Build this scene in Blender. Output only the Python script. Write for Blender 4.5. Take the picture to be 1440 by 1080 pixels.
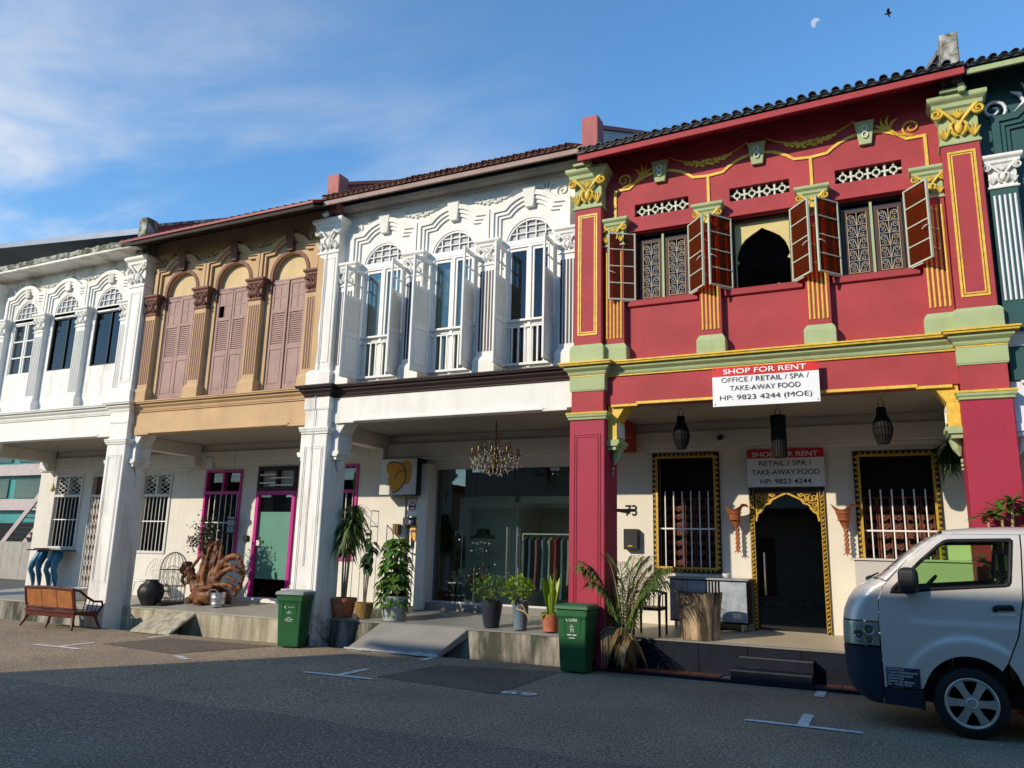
import bpy, bmesh, math, random
from mathutils import Vector, Matrix
from mathutils.geometry import delaunay_2d_cdt
random.seed(7)
PI = math.pi
sc = bpy.context.scene
for o in list(bpy.data.objects):
    bpy.data.objects.remove(o)
COL = sc.collection
# ---------------------------------------------------------------- camera
cd = bpy.data.cameras.new('camera'); cam = bpy.data.objects.new('camera', cd); COL.objects.link(cam)
cd.sensor_width = 36; cd.lens = 36*1100/1440; cd.clip_start = .05; cd.clip_end = 3000
yw, pt, rl = math.radians(25.9), math.radians(12.03), math.radians(1.42)
fw = Vector((-math.sin(yw)*math.cos(pt), math.cos(yw)*math.cos(pt), math.sin(pt)))
r0 = Vector((math.cos(yw), math.sin(yw), 0)); u0 = r0.cross(fw)
rt = math.cos(rl)*r0 + math.sin(rl)*u0; up = -math.sin(rl)*r0 + math.cos(rl)*u0
mw = Matrix((rt, up, -fw)).transposed().to_4x4(); mw.translation = (0, 0, 1.65)
cam.matrix_world = mw
sc.camera = cam
# ---------------------------------------------------------------- world, sun, exposure
SUN = Vector((.63, 1, -.56)).normalized()
EL = math.asin(-SUN.z); AZ = math.atan2(-SUN.x, -SUN.y)
w = bpy.data.worlds.new('World'); sc.world = w; w.use_nodes = True
nt = w.node_tree; N = nt.nodes; L = nt.links; N.clear()
def nd(t, **k):
    n = N.new(t)
    for a, b in k.items():
        if a == 'loc': continue
        setattr(n, a, b)
    return n
sky = nd('ShaderNodeTexSky', sky_type='NISHITA'); sky.sun_disc = False
sky.sun_elevation = EL; sky.sun_rotation = AZ
sky.air_density = 1.0; sky.dust_density = 0; sky.ozone_density = 6.0
tc = nd('ShaderNodeTexCoord')
sep = nd('ShaderNodeSeparateXYZ'); L.new(tc.outputs['Generated'], sep.inputs[0])
def mth(op, a, b=None, c=None):
    n = N.new('ShaderNodeMath'); n.operation = op
    for i, v in enumerate((a, b, c)):
        if v is None: continue
        if isinstance(v, (int, float)): n.inputs[i].default_value = v
        else: L.new(v, n.inputs[i])
    return n.outputs[0]
# thin cirrus on a flat layer high above: project the view direction on a plane
zz = mth('MAXIMUM', sep.outputs[2], .05)
cx = mth('DIVIDE', sep.outputs[0], zz); cy = mth('DIVIDE', sep.outputs[1], zz)
cmb = nd('ShaderNodeCombineXYZ'); L.new(cx, cmb.inputs[0]); L.new(cy, cmb.inputs[1])
mp = nd('ShaderNodeMapping'); L.new(cmb.outputs[0], mp.inputs[0])
mp.inputs['Rotation'].default_value = (0, 0, math.radians(38)); mp.inputs['Scale'].default_value = (.55, 1.05, 1)
n1 = nd('ShaderNodeTexNoise'); n1.inputs['Scale'].default_value = 1.55; n1.inputs['Detail'].default_value = 9
n1.inputs['Roughness'].default_value = .58; n1.inputs['Distortion'].default_value = .35
L.new(mp.outputs[0], n1.inputs['Vector'])
n2 = nd('ShaderNodeTexNoise'); n2.inputs['Scale'].default_value = .34; n2.inputs['Detail'].default_value = 2
mp2 = nd('ShaderNodeMapping'); mp2.inputs['Location'].default_value = (1.3, .4, 0); L.new(cmb.outputs[0], mp2.inputs[0]); L.new(mp2.outputs[0], n2.inputs['Vector'])
def ramp(src, a, b):
    m = N.new('ShaderNodeMapRange'); m.interpolation_type = 'SMOOTHSTEP'
    m.inputs['From Min'].default_value = a; m.inputs['From Max'].default_value = b
    L.new(src, m.inputs['Value']); return m.outputs[0]
west = ramp(cx, -.25, -2.3)          # the cirrus bank lies to the west
cl = mth('MULTIPLY', ramp(n1.outputs['Fac'], .38, .85), west)
cl = mth('MULTIPLY', cl, .95)
mix = nd('ShaderNodeMix', data_type='RGBA'); mix.inputs['B'].default_value = (3.0, 3.3, 3.8, 1)
hs = nd('ShaderNodeHueSaturation'); hs.inputs['Saturation'].default_value = 1.14; hs.inputs['Value'].default_value = 1.0
L.new(sky.outputs[0], hs.inputs['Color'])
L.new(hs.outputs[0], mix.inputs['A']); L.new(cl, mix.inputs['Factor'])
# pale day moon: a small half disc on the sky sphere
md = Vector((-.03897, .81853, .57315)).normalized()
def dotn(vec):
    n = N.new('ShaderNodeVectorMath'); n.operation = 'DOT_PRODUCT'
    L.new(tc.outputs['Generated'], n.inputs[0]); n.inputs[1].default_value = vec; return n.outputs['Value']
disc = ramp(dotn(md), math.cos(.0052), math.cos(.0044))
md2 = (md + Vector((.0042, 0, -.004))).normalized()
notd = ramp(dotn(md2), math.cos(.0040), math.cos(.0056))
moon = mth('MULTIPLY', mth('MULTIPLY', disc, notd), .35)
mix2 = nd('ShaderNodeMix', data_type='RGBA'); mix2.inputs['B'].default_value = (3.3, 3.6, 4.0, 1)
L.new(mix.outputs['Result'], mix2.inputs['A']); L.new(moon, mix2.inputs['Factor'])
bg = nd('ShaderNodeBackground'); bg.inputs['Strength'].default_value = .15
L.new(mix2.outputs['Result'], bg.inputs[0])
wo = nd('ShaderNodeOutputWorld'); L.new(bg.outputs[0], wo.inputs[0])
sl = bpy.data.lights.new('sun', 'SUN'); sl.energy = 2.0; sl.angle = math.radians(.53); sl.color = (.965, .965, .96)
so = bpy.data.objects.new('sun', sl); COL.objects.link(so)
so.rotation_euler = SUN.to_track_quat('-Z', 'Y').to_euler(); so.location = (-20, -30, 25)
vs = sc.view_settings; sc.display_settings.display_device = 'sRGB'
vs.view_transform = 'Standard'; vs.look = 'None'; vs.gamma = 1; vs.exposure = 1.06
vs.use_curve_mapping = False
vs.use_white_balance = True; vs.white_balance_temperature = 8500   # camera set for open shade
sc.render.resolution_x = 1024; sc.render.resolution_y = 768
# ---------------------------------------------------------------- materials
def M(name, col, rough=.6, metal=0, var=.08, vs=2.5, bump=0, bs=60, dirt=0, dcol=(.10, .085, .06), ds=(7, 7, .55), dlo=.5, dhi=.8, spec=.3, coat=0, speck=None, obj=False, base=None):
    m = bpy.data.materials.new(name); m.use_nodes = True
    t = m.node_tree; n = t.nodes; l = t.links
    b = n['Principled BSDF']; b.inputs['Roughness'].default_value = rough; b.inputs['Metallic'].default_value = metal
    b.inputs['Specular IOR Level'].default_value = spec
    if coat: b.inputs['Coat Weight'].default_value = coat; b.inputs['Coat Roughness'].default_value = .06
    if obj:
        g = n.new('ShaderNodeTexCoord'); P = g.outputs['Object']
    else:
        g = n.new('ShaderNodeNewGeometry'); P = g.outputs['Position']
    def noise(scale, det=4, vec=None, rough=.55):
        x = n.new('ShaderNodeTexNoise'); x.inputs['Scale'].default_value = scale; x.inputs['Detail'].default_value = det; x.inputs['Roughness'].default_value = rough
        l.new(vec or P, x.inputs['Vector']); return x.outputs['Fac']
    def mr(src, a, b_, c=0, d=1):
        x = n.new('ShaderNodeMapRange'); l.new(src, x.inputs[0])
        for i, v in zip((1, 2, 3, 4), (a, b_, c, d)): x.inputs[i].default_value = v
        return x.outputs[0]
    def mixc(f, A, B):
        x = n.new('ShaderNodeMix'); x.data_type = 'RGBA'; l.new(f, x.inputs['Factor'])
        for s, v in (('A', A), ('B', B)):
            if isinstance(v, tuple): x.inputs[s].default_value = v if len(v) == 4 else v+(1,)
            else: l.new(v, x.inputs[s])
        return x.outputs['Result']
    lo = tuple(max(0, c*(1-var)) for c in col); hi = tuple(min(1, c*(1+var)) for c in col)
    c = mixc(mr(noise(vs), .3, .7), lo, hi)
    if speck:
        sp = noise(speck[0], 2)
        c = mixc(mr(sp, speck[1], speck[1]+.1), c, speck[2])
    if speck and len(speck) > 3:
        c = mixc(mr(noise(speck[3], 3), .50, .66, 0, .75), c, tuple(v*.35 for v in col))
    if base:      # splash-back dirt near the foot of a wall: (z0, z1, colour)
        sp = n.new('ShaderNodeSeparateXYZ'); l.new(P, sp.inputs[0])
        a = n.new('ShaderNodeMath'); a.operation = 'MULTIPLY'; l.new(mr(sp.outputs[2], base[1], base[0]), a.inputs[0]); l.new(mr(noise(5, 5), .3, .7), a.inputs[1])
        c = mixc(a.outputs[0], c, base[2])
    if dirt:
        mp = n.new('ShaderNodeMapping'); mp.inputs['Scale'].default_value = ds; l.new(P, mp.inputs[0])
        f = mr(noise(1, 5, mp.outputs[0], .6), dlo, dhi, 0, dirt)
        c = mixc(f, c, dcol)
    l.new(c, b.inputs['Base Color'])
    if bump:
        bp = n.new('ShaderNodeBump'); bp.inputs['Strength'].default_value = bump; bp.inputs['Distance'].default_value = .01
        l.new(noise(bs, 6), bp.inputs['Height']); l.new(bp.outputs[0], b.inputs['Normal'])
    return m
def glass(name, tint, base=.04, rough=.0, tr=1.0):
    m = bpy.data.materials.new(name); m.use_nodes = True
    t = m.node_tree; n = t.nodes; l = t.links; n.clear()
    a = n.new('ShaderNodeBsdfTransparent'); a.inputs[0].default_value = tint+(1,)
    g = n.new('ShaderNodeBsdfGlossy'); g.inputs['Roughness'].default_value = rough
    f = n.new('ShaderNodeFresnel'); f.inputs[0].default_value = 1.5
    ad = n.new('ShaderNodeMath'); ad.operation = 'ADD'; ad.inputs[1].default_value = base; l.new(f.outputs[0], ad.inputs[0])
    x = n.new('ShaderNodeMixShader'); l.new(ad.outputs[0], x.inputs[0]); l.new(a.outputs[0], x.inputs[1]); l.new(g.outputs[0], x.inputs[2])
    o = n.new('ShaderNodeOutputMaterial'); l.new(x.outputs[0], o.inputs[0])
    return m
def leafmat(name, col, col2, tr=.25):
    m = bpy.data.materials.new(name); m.use_nodes = True
    t = m.node_tree; n = t.nodes; l = t.links
    b = n['Principled BSDF']; b.inputs['Roughness'].default_value = .38
    g = n.new('ShaderNodeNewGeometry')
    r = n.new('ShaderNodeMix'); r.data_type = 'RGBA'; r.inputs['A'].default_value = col+(1,); r.inputs['B'].default_value = col2+(1,)
    l.new(g.outputs['Random Per Island'], r.inputs['Factor']); l.new(r.outputs['Result'], b.inputs['Base Color'])
    tl = n.new('ShaderNodeBsdfTranslucent'); l.new(r.outputs['Result'], tl.inputs[0])
    x = n.new('ShaderNodeMixShader'); x.inputs[0].default_value = tr
    l.new(b.outputs[0], x.inputs[1]); l.new(tl.outputs[0], x.inputs[2]); l.new(x.outputs[0], n['Material Output'].inputs[0])
    return m
X = {}
X['white'] = M('white_limewash', (.77, .75, .70), .75, var=.05, bump=.25, bs=18, dirt=.34, dcol=(.42, .37, .29), ds=(3.5, 3.5, .4), dlo=.5, dhi=.8)
X['white_old'] = M('white_limewash_old', (.76, .74, .69), .8, var=.07, bump=.35, bs=14, dirt=.75, dcol=(.30, .26, .20), ds=(3.2, 3.2, .45), dlo=.48, dhi=.74)
X['white_peel'] = M('white_peeling', (.78, .76, .71), .8, var=.06, bump=.4, bs=12, dirt=.6, dcol=(.50, .40, .31), ds=(6, 6, 1.0), dlo=.52, dhi=.72, base=(.35, .8, (.30, .26, .22)))
X['cream'] = M('cream_wall', (.68, .63, .53), .75, var=.04, bump=.2, bs=20, dirt=.12, dcol=(.45, .38, .28))
X['inner'] = M('arcade_wall', (.66, .63, .56), .8, var=.05, bump=.2, bs=16, dirt=.25, dcol=(.45, .39, .32))
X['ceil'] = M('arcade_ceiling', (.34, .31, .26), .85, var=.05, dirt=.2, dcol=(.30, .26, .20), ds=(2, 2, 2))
X['red'] = M('red_stucco', (.385, .048, .055), .7, var=.13, vs=1.7, bump=.35, bs=22, dirt=.25, dcol=(.25, .036, .042), ds=(3, 3, .7))
X['crimson'] = M('crimson_stucco', (.36, .024, .052), .6, var=.07, vs=1.7, bump=.25, bs=22, dirt=.15, dcol=(.27, .03, .05))
X['sage'] = M('sage_paint', (.36, .43, .22), .65, var=.08, bump=.2, bs=30, dirt=.35, dcol=(.20, .22, .11), ds=(4, 4, 1))
X['gold'] = M('gold_paint', (.72, .46, .075), .45, var=.18, vs=14, bump=.15, bs=40, dirt=.3, dcol=(.36, .19, .03), ds=(20, 20, 12))
X['goldleaf'] = M('gilded_carving', (.62, .38, .07), .38, .35, var=.3, vs=30, dirt=.3, dcol=(.12, .06, .015), ds=(30, 30, 30))
X['tan'] = M('tan_stucco', (.55, .355, .195), .75, var=.09, vs=1.8, bump=.3, bs=20, dirt=.35, dcol=(.33, .19, .09), ds=(4, 4, .6))
X['tanlt'] = M('tympanum_stucco', (.63, .46, .25), .75, var=.07, bump=.25, bs=24, dirt=.2, dcol=(.40, .27, .13))
X['brown'] = M('brown_trim', (.17, .065, .045), .6, var=.15, bump=.2, bs=40)
X['shut'] = M('pink_brown_shutter', (.35, .215, .185), .6, var=.12, vs=3, bump=.15, bs=60, dirt=.4, dcol=(.22, .12, .10), ds=(9, 9, .8))
X['navy'] = M('navy_groove', (.022, .018, .035), .5)
X['dbrown'] = M('dark_brown_band', (.030, .014, .014), .6, var=.1)
X['wwood'] = M('white_painted_wood', (.73, .715, .68), .5, var=.04, dirt=.12, dcol=(.45, .43, .38))
X['teal'] = M('dark_teal_stucco', (.022, .082, .078), .6, var=.12, bump=.2, bs=24, dirt=.3, dcol=(.05, .10, .09))
X['lilac'] = M('pale_flute', (.70, .70, .74), .7, var=.05)
X['timber'] = M('dark_soffit_timber', (.045, .032, .024), .8, var=.2, bump=.2)
X['wsoff'] = M('grey_soffit', (.52, .49, .45), .8, var=.08, dirt=.3)
X['fasc'] = M('pink_grey_fascia', (.36, .24, .21), .7, var=.1, dirt=.3)
X['tile_b'] = M('brown_clay_tile', (.13, .045, .032), .75, var=.35, vs=9, bump=.4, bs=40, dirt=.4, dcol=(.05, .028, .022), ds=(9, 9, 9))
X['tile_k'] = M('black_glazed_tile', (.022, .02, .022), .5, var=.3, vs=9, bump=.3, bs=40)
X['rmetal'] = M('red_metal_sheet', (.26, .035, .03), .5, var=.15, dirt=.4, dcol=(.14, .02, .02), ds=(3, 1, 3))
X['gmetal'] = M('grey_metal_sheet', (.20, .24, .30), .5, .2, var=.1)
X['moss'] = M('mossy_concrete', (.42, .40, .36), .9, var=.2, vs=6, bump=.6, bs=25, dirt=.95, dcol=(.07, .075, .035), ds=(5, 9, 5), dlo=.42, dhi=.58)
X['conc'] = M('weathered_concrete', (.34, .31, .25), .9, var=.16, vs=4, bump=.5, bs=30, dirt=.95, dcol=(.045, .045, .032), ds=(3.5, 3.5, .7), dlo=.40, dhi=.60)
X['conc_y'] = M('yellowish_concrete', (.43, .385, .28), .9, var=.15, vs=4, bump=.5, bs=30, dirt=.8, dcol=(.12, .10, .06), ds=(7, 7, .6), dlo=.42, dhi=.7)
X['floor'] = M('cement_floor', (.34, .315, .26), .55, var=.12, vs=2, bump=.1, bs=40, dirt=.4, dcol=(.20, .18, .14), ds=(3, 3, 3))
X['floor_r'] = M('tan_terrazzo', (.46, .37, .25), .5, var=.12, vs=3, dirt=.25, dcol=(.28, .21, .13), ds=(3, 3, 3))
X['floor_g'] = M('grey_screed', (.21, .20, .18), .6, var=.1, vs=3, dirt=.3, dcol=(.13, .12, .11), ds=(3, 3, 3))
X['navytile'] = M('navy_tile', (.008, .012, .020), .4, var=.25, vs=5, spec=.2)
X['redtile'] = M('brick_red_tile', (.11, .038, .026), .6, var=.25, vs=9, dirt=.3)
X['grout'] = M('grout', (.06, .06, .065), .9)
X['rail'] = M('grey_rail_paint', (.58, .57, .55), .5, var=.05)
X['bar'] = M('white_bars', (.75, .73, .69), .45)
X['steel'] = M('steel', (.55, .55, .56), .28, 1, var=.05)
X['galv'] = M('galvanised', (.46, .47, .48), .38, .9, var=.2, vs=12)
X['black'] = M('black_metal', (.012, .012, .013), .45)
X['bplas'] = M('black_plastic', (.016, .017, .018), .5)
X['dark'] = M('dark_void', (.010, .010, .011), .9)
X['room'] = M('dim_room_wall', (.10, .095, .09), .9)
X['magenta'] = M('magenta_paint', (.50, .02, .21), .4, var=.06)
X['gtint'] = glass('clear_glass', (.80, .90, .86), .03)
X['gdark'] = glass('dark_glass', (.30, .38, .38), .02)
X['gvan'] = glass('green_tint_glass', (.62, .86, .55), .02)
X['amber'] = glass('amber_glass', (.80, .20, .012), .0, .25)
_n = X['amber'].node_tree.nodes; _l = X['amber'].node_tree.links
_d = _n.new('ShaderNodeBsdfDiffuse'); _d.inputs[0].default_value = (.13, .026, .008, 1)
_m = _n.new('ShaderNodeMixShader'); _m.inputs[0].default_value = .42
_o = [q for q in _n if q.type == 'OUTPUT_MATERIAL'][0]; _s = _o.inputs[0].links[0].from_socket
_l.new(_s, _m.inputs[1]); _l.new(_d.outputs[0], _m.inputs[2]); _l.new(_m.outputs[0], _o.inputs[0])
for _q in _n:
    if _q.type == 'FRESNEL': _q.inputs[0].default_value = 1.25
X['frost'] = M('frosted_green_film', (.10, .26, .20), .35, var=.04)
X['greyp'] = M('grey_panel', (.34, .35, .36), .5, var=.08)
# ---------------------------------------------------------------- geometry helpers
def V3(*a): return Vector(a)
class MB:
    def __init__(s): s.v = []; s.f = []; s.mi = []; s.m = 0
    def add(s, vs, fs):
        b = len(s.v); s.v += [tuple(p) for p in vs]
        for f in fs: s.f.append([b+i for i in f]); s.mi.append(s.m)
    def box(s, x0, x1, y0, y1, z0, z1):
        s.add([(x0,y0,z0),(x1,y0,z0),(x1,y1,z0),(x0,y1,z0),(x0,y0,z1),(x1,y0,z1),(x1,y1,z1),(x0,y1,z1)],
              [(0,3,2,1),(4,5,6,7),(0,1,5,4),(1,2,6,5),(2,3,7,6),(3,0,4,7)]); return s
    def loops(s, ls, cap=True, closed=True):
        n = len(ls[0]); vs = [p for l in ls for p in l]; fs = []
        for a in range(len(ls)-1):
            for i in range(n if closed else n-1):
                j = (i+1) % n; fs.append((a*n+i, a*n+j, (a+1)*n+j, (a+1)*n+i))
        if cap: fs.append(tuple(range(n-1, -1, -1))); fs.append(tuple((len(ls)-1)*n+i for i in range(n)))
        s.add(vs, fs); return s
    def stack(s, x0, x1, yf, yb, prof):
        """moulded block: prof = [(projection, z)] bottom to top, mitred on the front and both ends"""
        s.loops([[(x0-p, yf-p, z), (x1+p, yf-p, z), (x1+p, yb, z), (x0-p, yb, z)] for p, z in prof]); return s
    def prism(s, poly, y0, y1, holes=(), f=None):
        """polygon in (x,z) with holes, extruded along y"""
        pts = []; edges = []
        for lp in [poly]+list(holes):
            b = len(pts); pts += [Vector(p) for p in lp]; edges += [(b+i, b+(i+1) % len(lp)) for i in range(len(lp))]
        if not holes and len(poly) <= 4:
            vv, ff = pts, [tuple(range(len(poly)))]; ed = edges
        else:
            vv, ed0, ff, _, _, _ = delaunay_2d_cdt(pts, edges, [], 0 if not holes else 1, 1e-5)
            if holes:
                ff = [t for t in ff if not any(inside(((vv[t[0]]+vv[t[1]]+vv[t[2]])/3), h) for h in holes) and inside((vv[t[0]]+vv[t[1]]+vv[t[2]])/3, poly)]
            else:
                ff = [t for t in ff if inside((vv[t[0]]+vv[t[1]]+vv[t[2]])/3, poly)]
            cnt = {}
            for t in ff:
                for i in range(len(t)):
                    k = (t[i], t[(i+1) % len(t)]); kk = (min(k), max(k)); cnt.setdefault(kk, []).append(k)
            ed = [e[0] for e in cnt.values() if len(e) == 1]
        n = len(vv)
        vs = [(p[0], y0, p[1]) for p in vv]+[(p[0], y1, p[1]) for p in vv]
        fs = [tuple(t) for t in ff]+[tuple(n+i for i in reversed(t)) for t in ff]+[(b, a, n+a, n+b) for a, b in ed]
        s.add(vs, fs); return s
    def tube(s, path, r, n=8, cap=True, flat=None):
        path = [Vector(p) for p in path]; ls = []; k = len(path)
        t0 = (path[1]-path[0]).normalized(); a = Vector((0,0,1)) if abs(t0.z) < .9 else Vector((1,0,0))
        u = t0.cross(a).normalized()
        for i, p in enumerate(path):
            t = (path[min(i+1,k-1)]-path[max(i-1,0)])
            t = t.normalized() if t.length > 1e-9 else t0
            u = (u-t*u.dot(t)); u = u.normalized() if u.length > 1e-6 else t.orthogonal().normalized()
            w_ = t.cross(u); rr = r[i] if isinstance(r, (list, tuple)) else r
            ls.append([p+(u*math.cos(2*PI*j/n)+w_*math.sin(2*PI*j/n))*rr for j in range(n)])
        return s.loops(ls, cap)
    def lathe(s, prof, c=(0,0,0), n=20, sx=1, sy=1, cap=True, wob=None):
        ls = []
        for k, (r, z) in enumerate(prof):
            ls.append([(c[0]+sx*r*(wob(a, z) if wob else 1)*math.cos(a), c[1]+sy*r*(wob(a, z) if wob else 1)*math.sin(a), c[2]+z) for a in [2*PI*j/n for j in range(n)]])
        return s.loops(ls, cap)
    def blob(s, c, r, n=8, m=5, rot=None):
        c = Vector(c); ls = []
        for i in range(m+1):
            ph = PI*i/m; rr = max(math.sin(ph), .02)
            lp = []
            for j in range(n):
                a = 2*PI*j/n; p = Vector((r[0]*rr*math.cos(a), r[1]*rr*math.sin(a), -r[2]*math.cos(ph)))
                if rot: p = rot @ p
                lp.append(c+p)
            ls.append(lp)
        return s.loops(ls)
    def spiral(s, c, r0, turns, a0, sgn, tr, y=None, n=6, steps=22, r1=.15):
        p = []
        for i in range(steps+1):
            t = i/steps; a = a0+sgn*2*PI*turns*t; r = r0*(1-t*(1-r1))
            p.append((c[0]+r*math.cos(a), c[1], c[2]+r*math.sin(a)))
        s.tube(p, [tr*(1-.35*i/steps) for i in range(steps+1)], n); return p[0]
    def xf(s, m, b=0):
        s.v[b:] = [tuple(m @ Vector(p)) for p in s.v[b:]]; return s
    def mesh(s, name, mats, smooth=None, norm=True):
        me = bpy.data.meshes.new(name); me.from_pydata(s.v, [], s.f)
        for mm in (mats if isinstance(mats, (list, tuple)) else [mats]): me.materials.append(mm)
        if any(s.mi): me.polygons.foreach_set('material_index', s.mi)
        if norm:
            bm = bmesh.new(); bm.from_mesh(me); bmesh.ops.recalc_face_normals(bm, faces=bm.faces); bm.to_mesh(me); bm.free()
        if smooth is not None:
            me.polygons.foreach_set('use_smooth', [True]*len(me.polygons))
            if smooth < 180: me.set_sharp_from_angle(angle=math.radians(smooth))
        me.update(); return me
    def build(s, name, mats, parent=None, smooth=None, bev=0, kind=None, norm=True):
        return link(name, s.mesh(name, mats, smooth, norm), parent, bev, kind)
def inside(p, poly):
    x, y = p[0], p[1]; c = False; n = len(poly); j = n-1
    for i in range(n):
        xi, yi = poly[i][0], poly[i][1]; xj, yj = poly[j][0], poly[j][1]
        if (yi > y) != (yj > y) and x < (xj-xi)*(y-yi)/(yj-yi)+xi: c = not c
        j = i
    return c
def link(name, me, parent=None, bev=0, kind=None, loc=None):
    o = bpy.data.objects.new(name, me); COL.objects.link(o)
    if parent: attach(o, parent)
    if loc: o.location = loc
    if bev:
        b = o.modifiers.new('bevel', 'BEVEL'); b.width = bev; b.segments = 1; b.limit_method = 'ANGLE'; b.angle_limit = .6
    if kind: o['kind'] = kind
    return o
ORG = {}
def org(o): return ORG.get(o.name, Vector((0,0,0)))
def attach(o, p):
    """parent while keeping world-space mesh coordinates"""
    o.parent = p; q = p
    t = Vector((0,0,0))
    while q: t += q.location; q = q.parent
    # every parent here is either an Empty at the thing's base or a part with zero location
    o.matrix_parent_inverse = Matrix.Translation(-p.location) if p.location.length else Matrix()
def thing(name, loc, label, cat, group=None):
    o = bpy.data.objects.new(name, None); COL.objects.link(o); o.location = loc; o.empty_display_size = .2
    return tag(o, label, cat, group)
def tag(o, label, cat=None, group=None):
    o['label'] = label
    if cat: o['category'] = cat
    if group: o['group'] = group
    return o
def copytree(src, loc, rz=0, label=None):
    """copy a thing built around the origin of its own Empty (children in local coordinates)"""
    c = src.copy(); COL.objects.link(c); c.location = loc; c.rotation_euler = (0, 0, rz)
    if label: c['label'] = label
    for ch in src.children:
        d = ch.copy(); COL.objects.link(d); d.parent = c
        for g in ch.children:
            e = g.copy(); COL.objects.link(e); e.parent = d
    return c
def local(o, p):
    o.parent = p; return o
def rect(x0, x1, z0, z1): return [(x0,z0),(x1,z0),(x1,z1),(x0,z1)]
def arch(x0, x1, zs, zt, n=12):
    """points of a segmental arch from (x0,zs) over zt to (x1,zs)"""
    hw = (x1-x0)/2; h = zt-zs; R = (hw*hw+h*h)/(2*h); c = (x0+x1)/2; zc = zt-R; a = math.asin(min(1, hw/R))
    return [(c+R*math.sin(-a+2*a*i/n), zc+R*math.cos(-a+2*a*i/n)) for i in range(n+1)]
def frame(mb, x0, x1, z0, z1, w_, y0, y1, wt=None, wb=None):
    wt = w_ if wt is None else wt; wb = w_ if wb is None else wb
    mb.box(x0, x0+w_, y0, y1, z0, z1); mb.box(x1-w_, x1, y0, y1, z0, z1)
    if wt: mb.box(x0+w_, x1-w_, y0+.002, y1-.002, z1-wt, z1)
    if wb: mb.box(x0+w_, x1-w_, y0+.002, y1-.002, z0, z0+wb)
    return mb
def textmesh(s, size, mat, bold=0, ext=.001, align='CENTER', space=1.0, xs=1.0):
    cu = bpy.data.curves.new('t', 'FONT'); cu.body = s; cu.size = size; cu.align_x = align; cu.offset = bold; cu.extrude = ext
    cu.space_character = space; cu.space_line = 1.0
    o = bpy.data.objects.new('t', cu); COL.objects.link(o)
    dg = bpy.context.evaluated_depsgraph_get()
    me = bpy.data.meshes.new_from_object(o.evaluated_get(dg)); bpy.data.objects.remove(o); bpy.data.curves.remove(cu)
    me.materials.clear(); me.materials.append(mat)
    if xs != 1: me.transform(Matrix.Scale(xs, 4, (1,0,0)))
    return me
def lettering(s, cx, y, z, width, height, mat, parent, bold=0, name='lettering', align='CENTER'):
    """front-facing text (reads from -Y), fitted to width x height, z = baseline"""
    me = textmesh(s, 1, mat, bold, .0)
    xs = [v.co.x for v in me.vertices]; ys = [v.co.y for v in me.vertices]
    w0, w1 = min(xs), max(xs); h0, h1 = min(ys), max(ys)
    sx = width/(w1-w0); sy = height/(h1-h0)
    for v in me.vertices:
        a = (v.co.x-(w0+w1)/2)*sx; b = (v.co.y-h0)*sy
        v.co = (cx+a, y, z+b)
    return link(name, me, parent)
# ---------------------------------------------------------------- the ground, road and paving
def gz(x): return -.0075*min(9, max(0, -5-x))
def sheet(name, xs, y0, y1, dz, mat, parent=None, kind='structure'):
    mb = MB(); n = len(xs)
    mb.add([(x, y0, gz(x)+dz) for x in xs]+[(x, y1, gz(x)+dz) for x in xs], [(i, i+1, n+i+1, n+i) for i in range(n-1)])
    return mb.build(name, mat, parent, kind=kind, norm=False)
def asphalt(name, c, sp, patch=.25):
    m = M(name, c, .82, var=.25, vs=.7, bump=.6, bs=55, dirt=patch, dcol=tuple(v*.6 for v in c), ds=(.8, .8, .8), dlo=.5, dhi=.7, speck=(48, .54, sp, 26))
    return m
X['asph'] = asphalt('road_asphalt', (.265, .190, .120), (.62, .50, .37))
X['asph_d'] = asphalt('resurfaced_asphalt', (.195, .142, .098), (.48, .38, .29))
X['asph_p'] = asphalt('patched_asphalt', (.135, .10, .072), (.32, .26, .2), .6)
X['mark'] = M('road_paint', (.72, .71, .68), .7, var=.1, vs=8, dirt=.55, dcol=(.12, .115, .11), ds=(9, 9, 9), dlo=.5, dhi=.7)
X['soil'] = M('bare_ground', (.13, .115, .09), .95, var=.2)
b = MB(); b.add([(-1500,-1500,-.32),(1500,-1500,-.32),(1500,1500,-.32),(-1500,1500,-.32)], [(0,1,2,3)]); b.build('ground', X['soil'], kind='structure', norm=False)
XS = [-300, -60, -22, -14, -11, -8, -5, 0, 8, 60, 300]
sheet('road', XS, -2.2, 11.22, 0, X['asph'])
b = MB()
ys = 6.5
n = len(XS); zig = []
xs2 = sorted(set([x for x in XS] + [-22+.35*i for i in range(80)]))
b.add([(x, -2.2, gz(x)+.004) for x in xs2]+[(x, ys+.05*math.sin(x*3.1)+random.uniform(-.03, .03), gz(x)+.004) for x in xs2],
      [(i, i+1, len(xs2)+i+1, len(xs2)+i) for i in range(len(xs2)-1)])
b.build('road_lane', X['asph_d'], kind='structure', norm=False)
def patch(poly, mat, dz, name='road_patch'):
    q = MB(); q.add([(x, y, gz(x)+dz) for x, y in poly], [tuple(range(len(poly)))]); return q.build(name, mat, kind='structure', norm=False)
patch([(-6.25, 9.0), (-4.33, 8.7), (-4.36, 10.75), (-6.1, 10.4)], X['asph_p'], .005)
patch([(-12.2, 9.5), (-10.2, 9.2), (-9.6, 10.85), (-12.0, 10.7)], X['asph_p'], .005)
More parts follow.
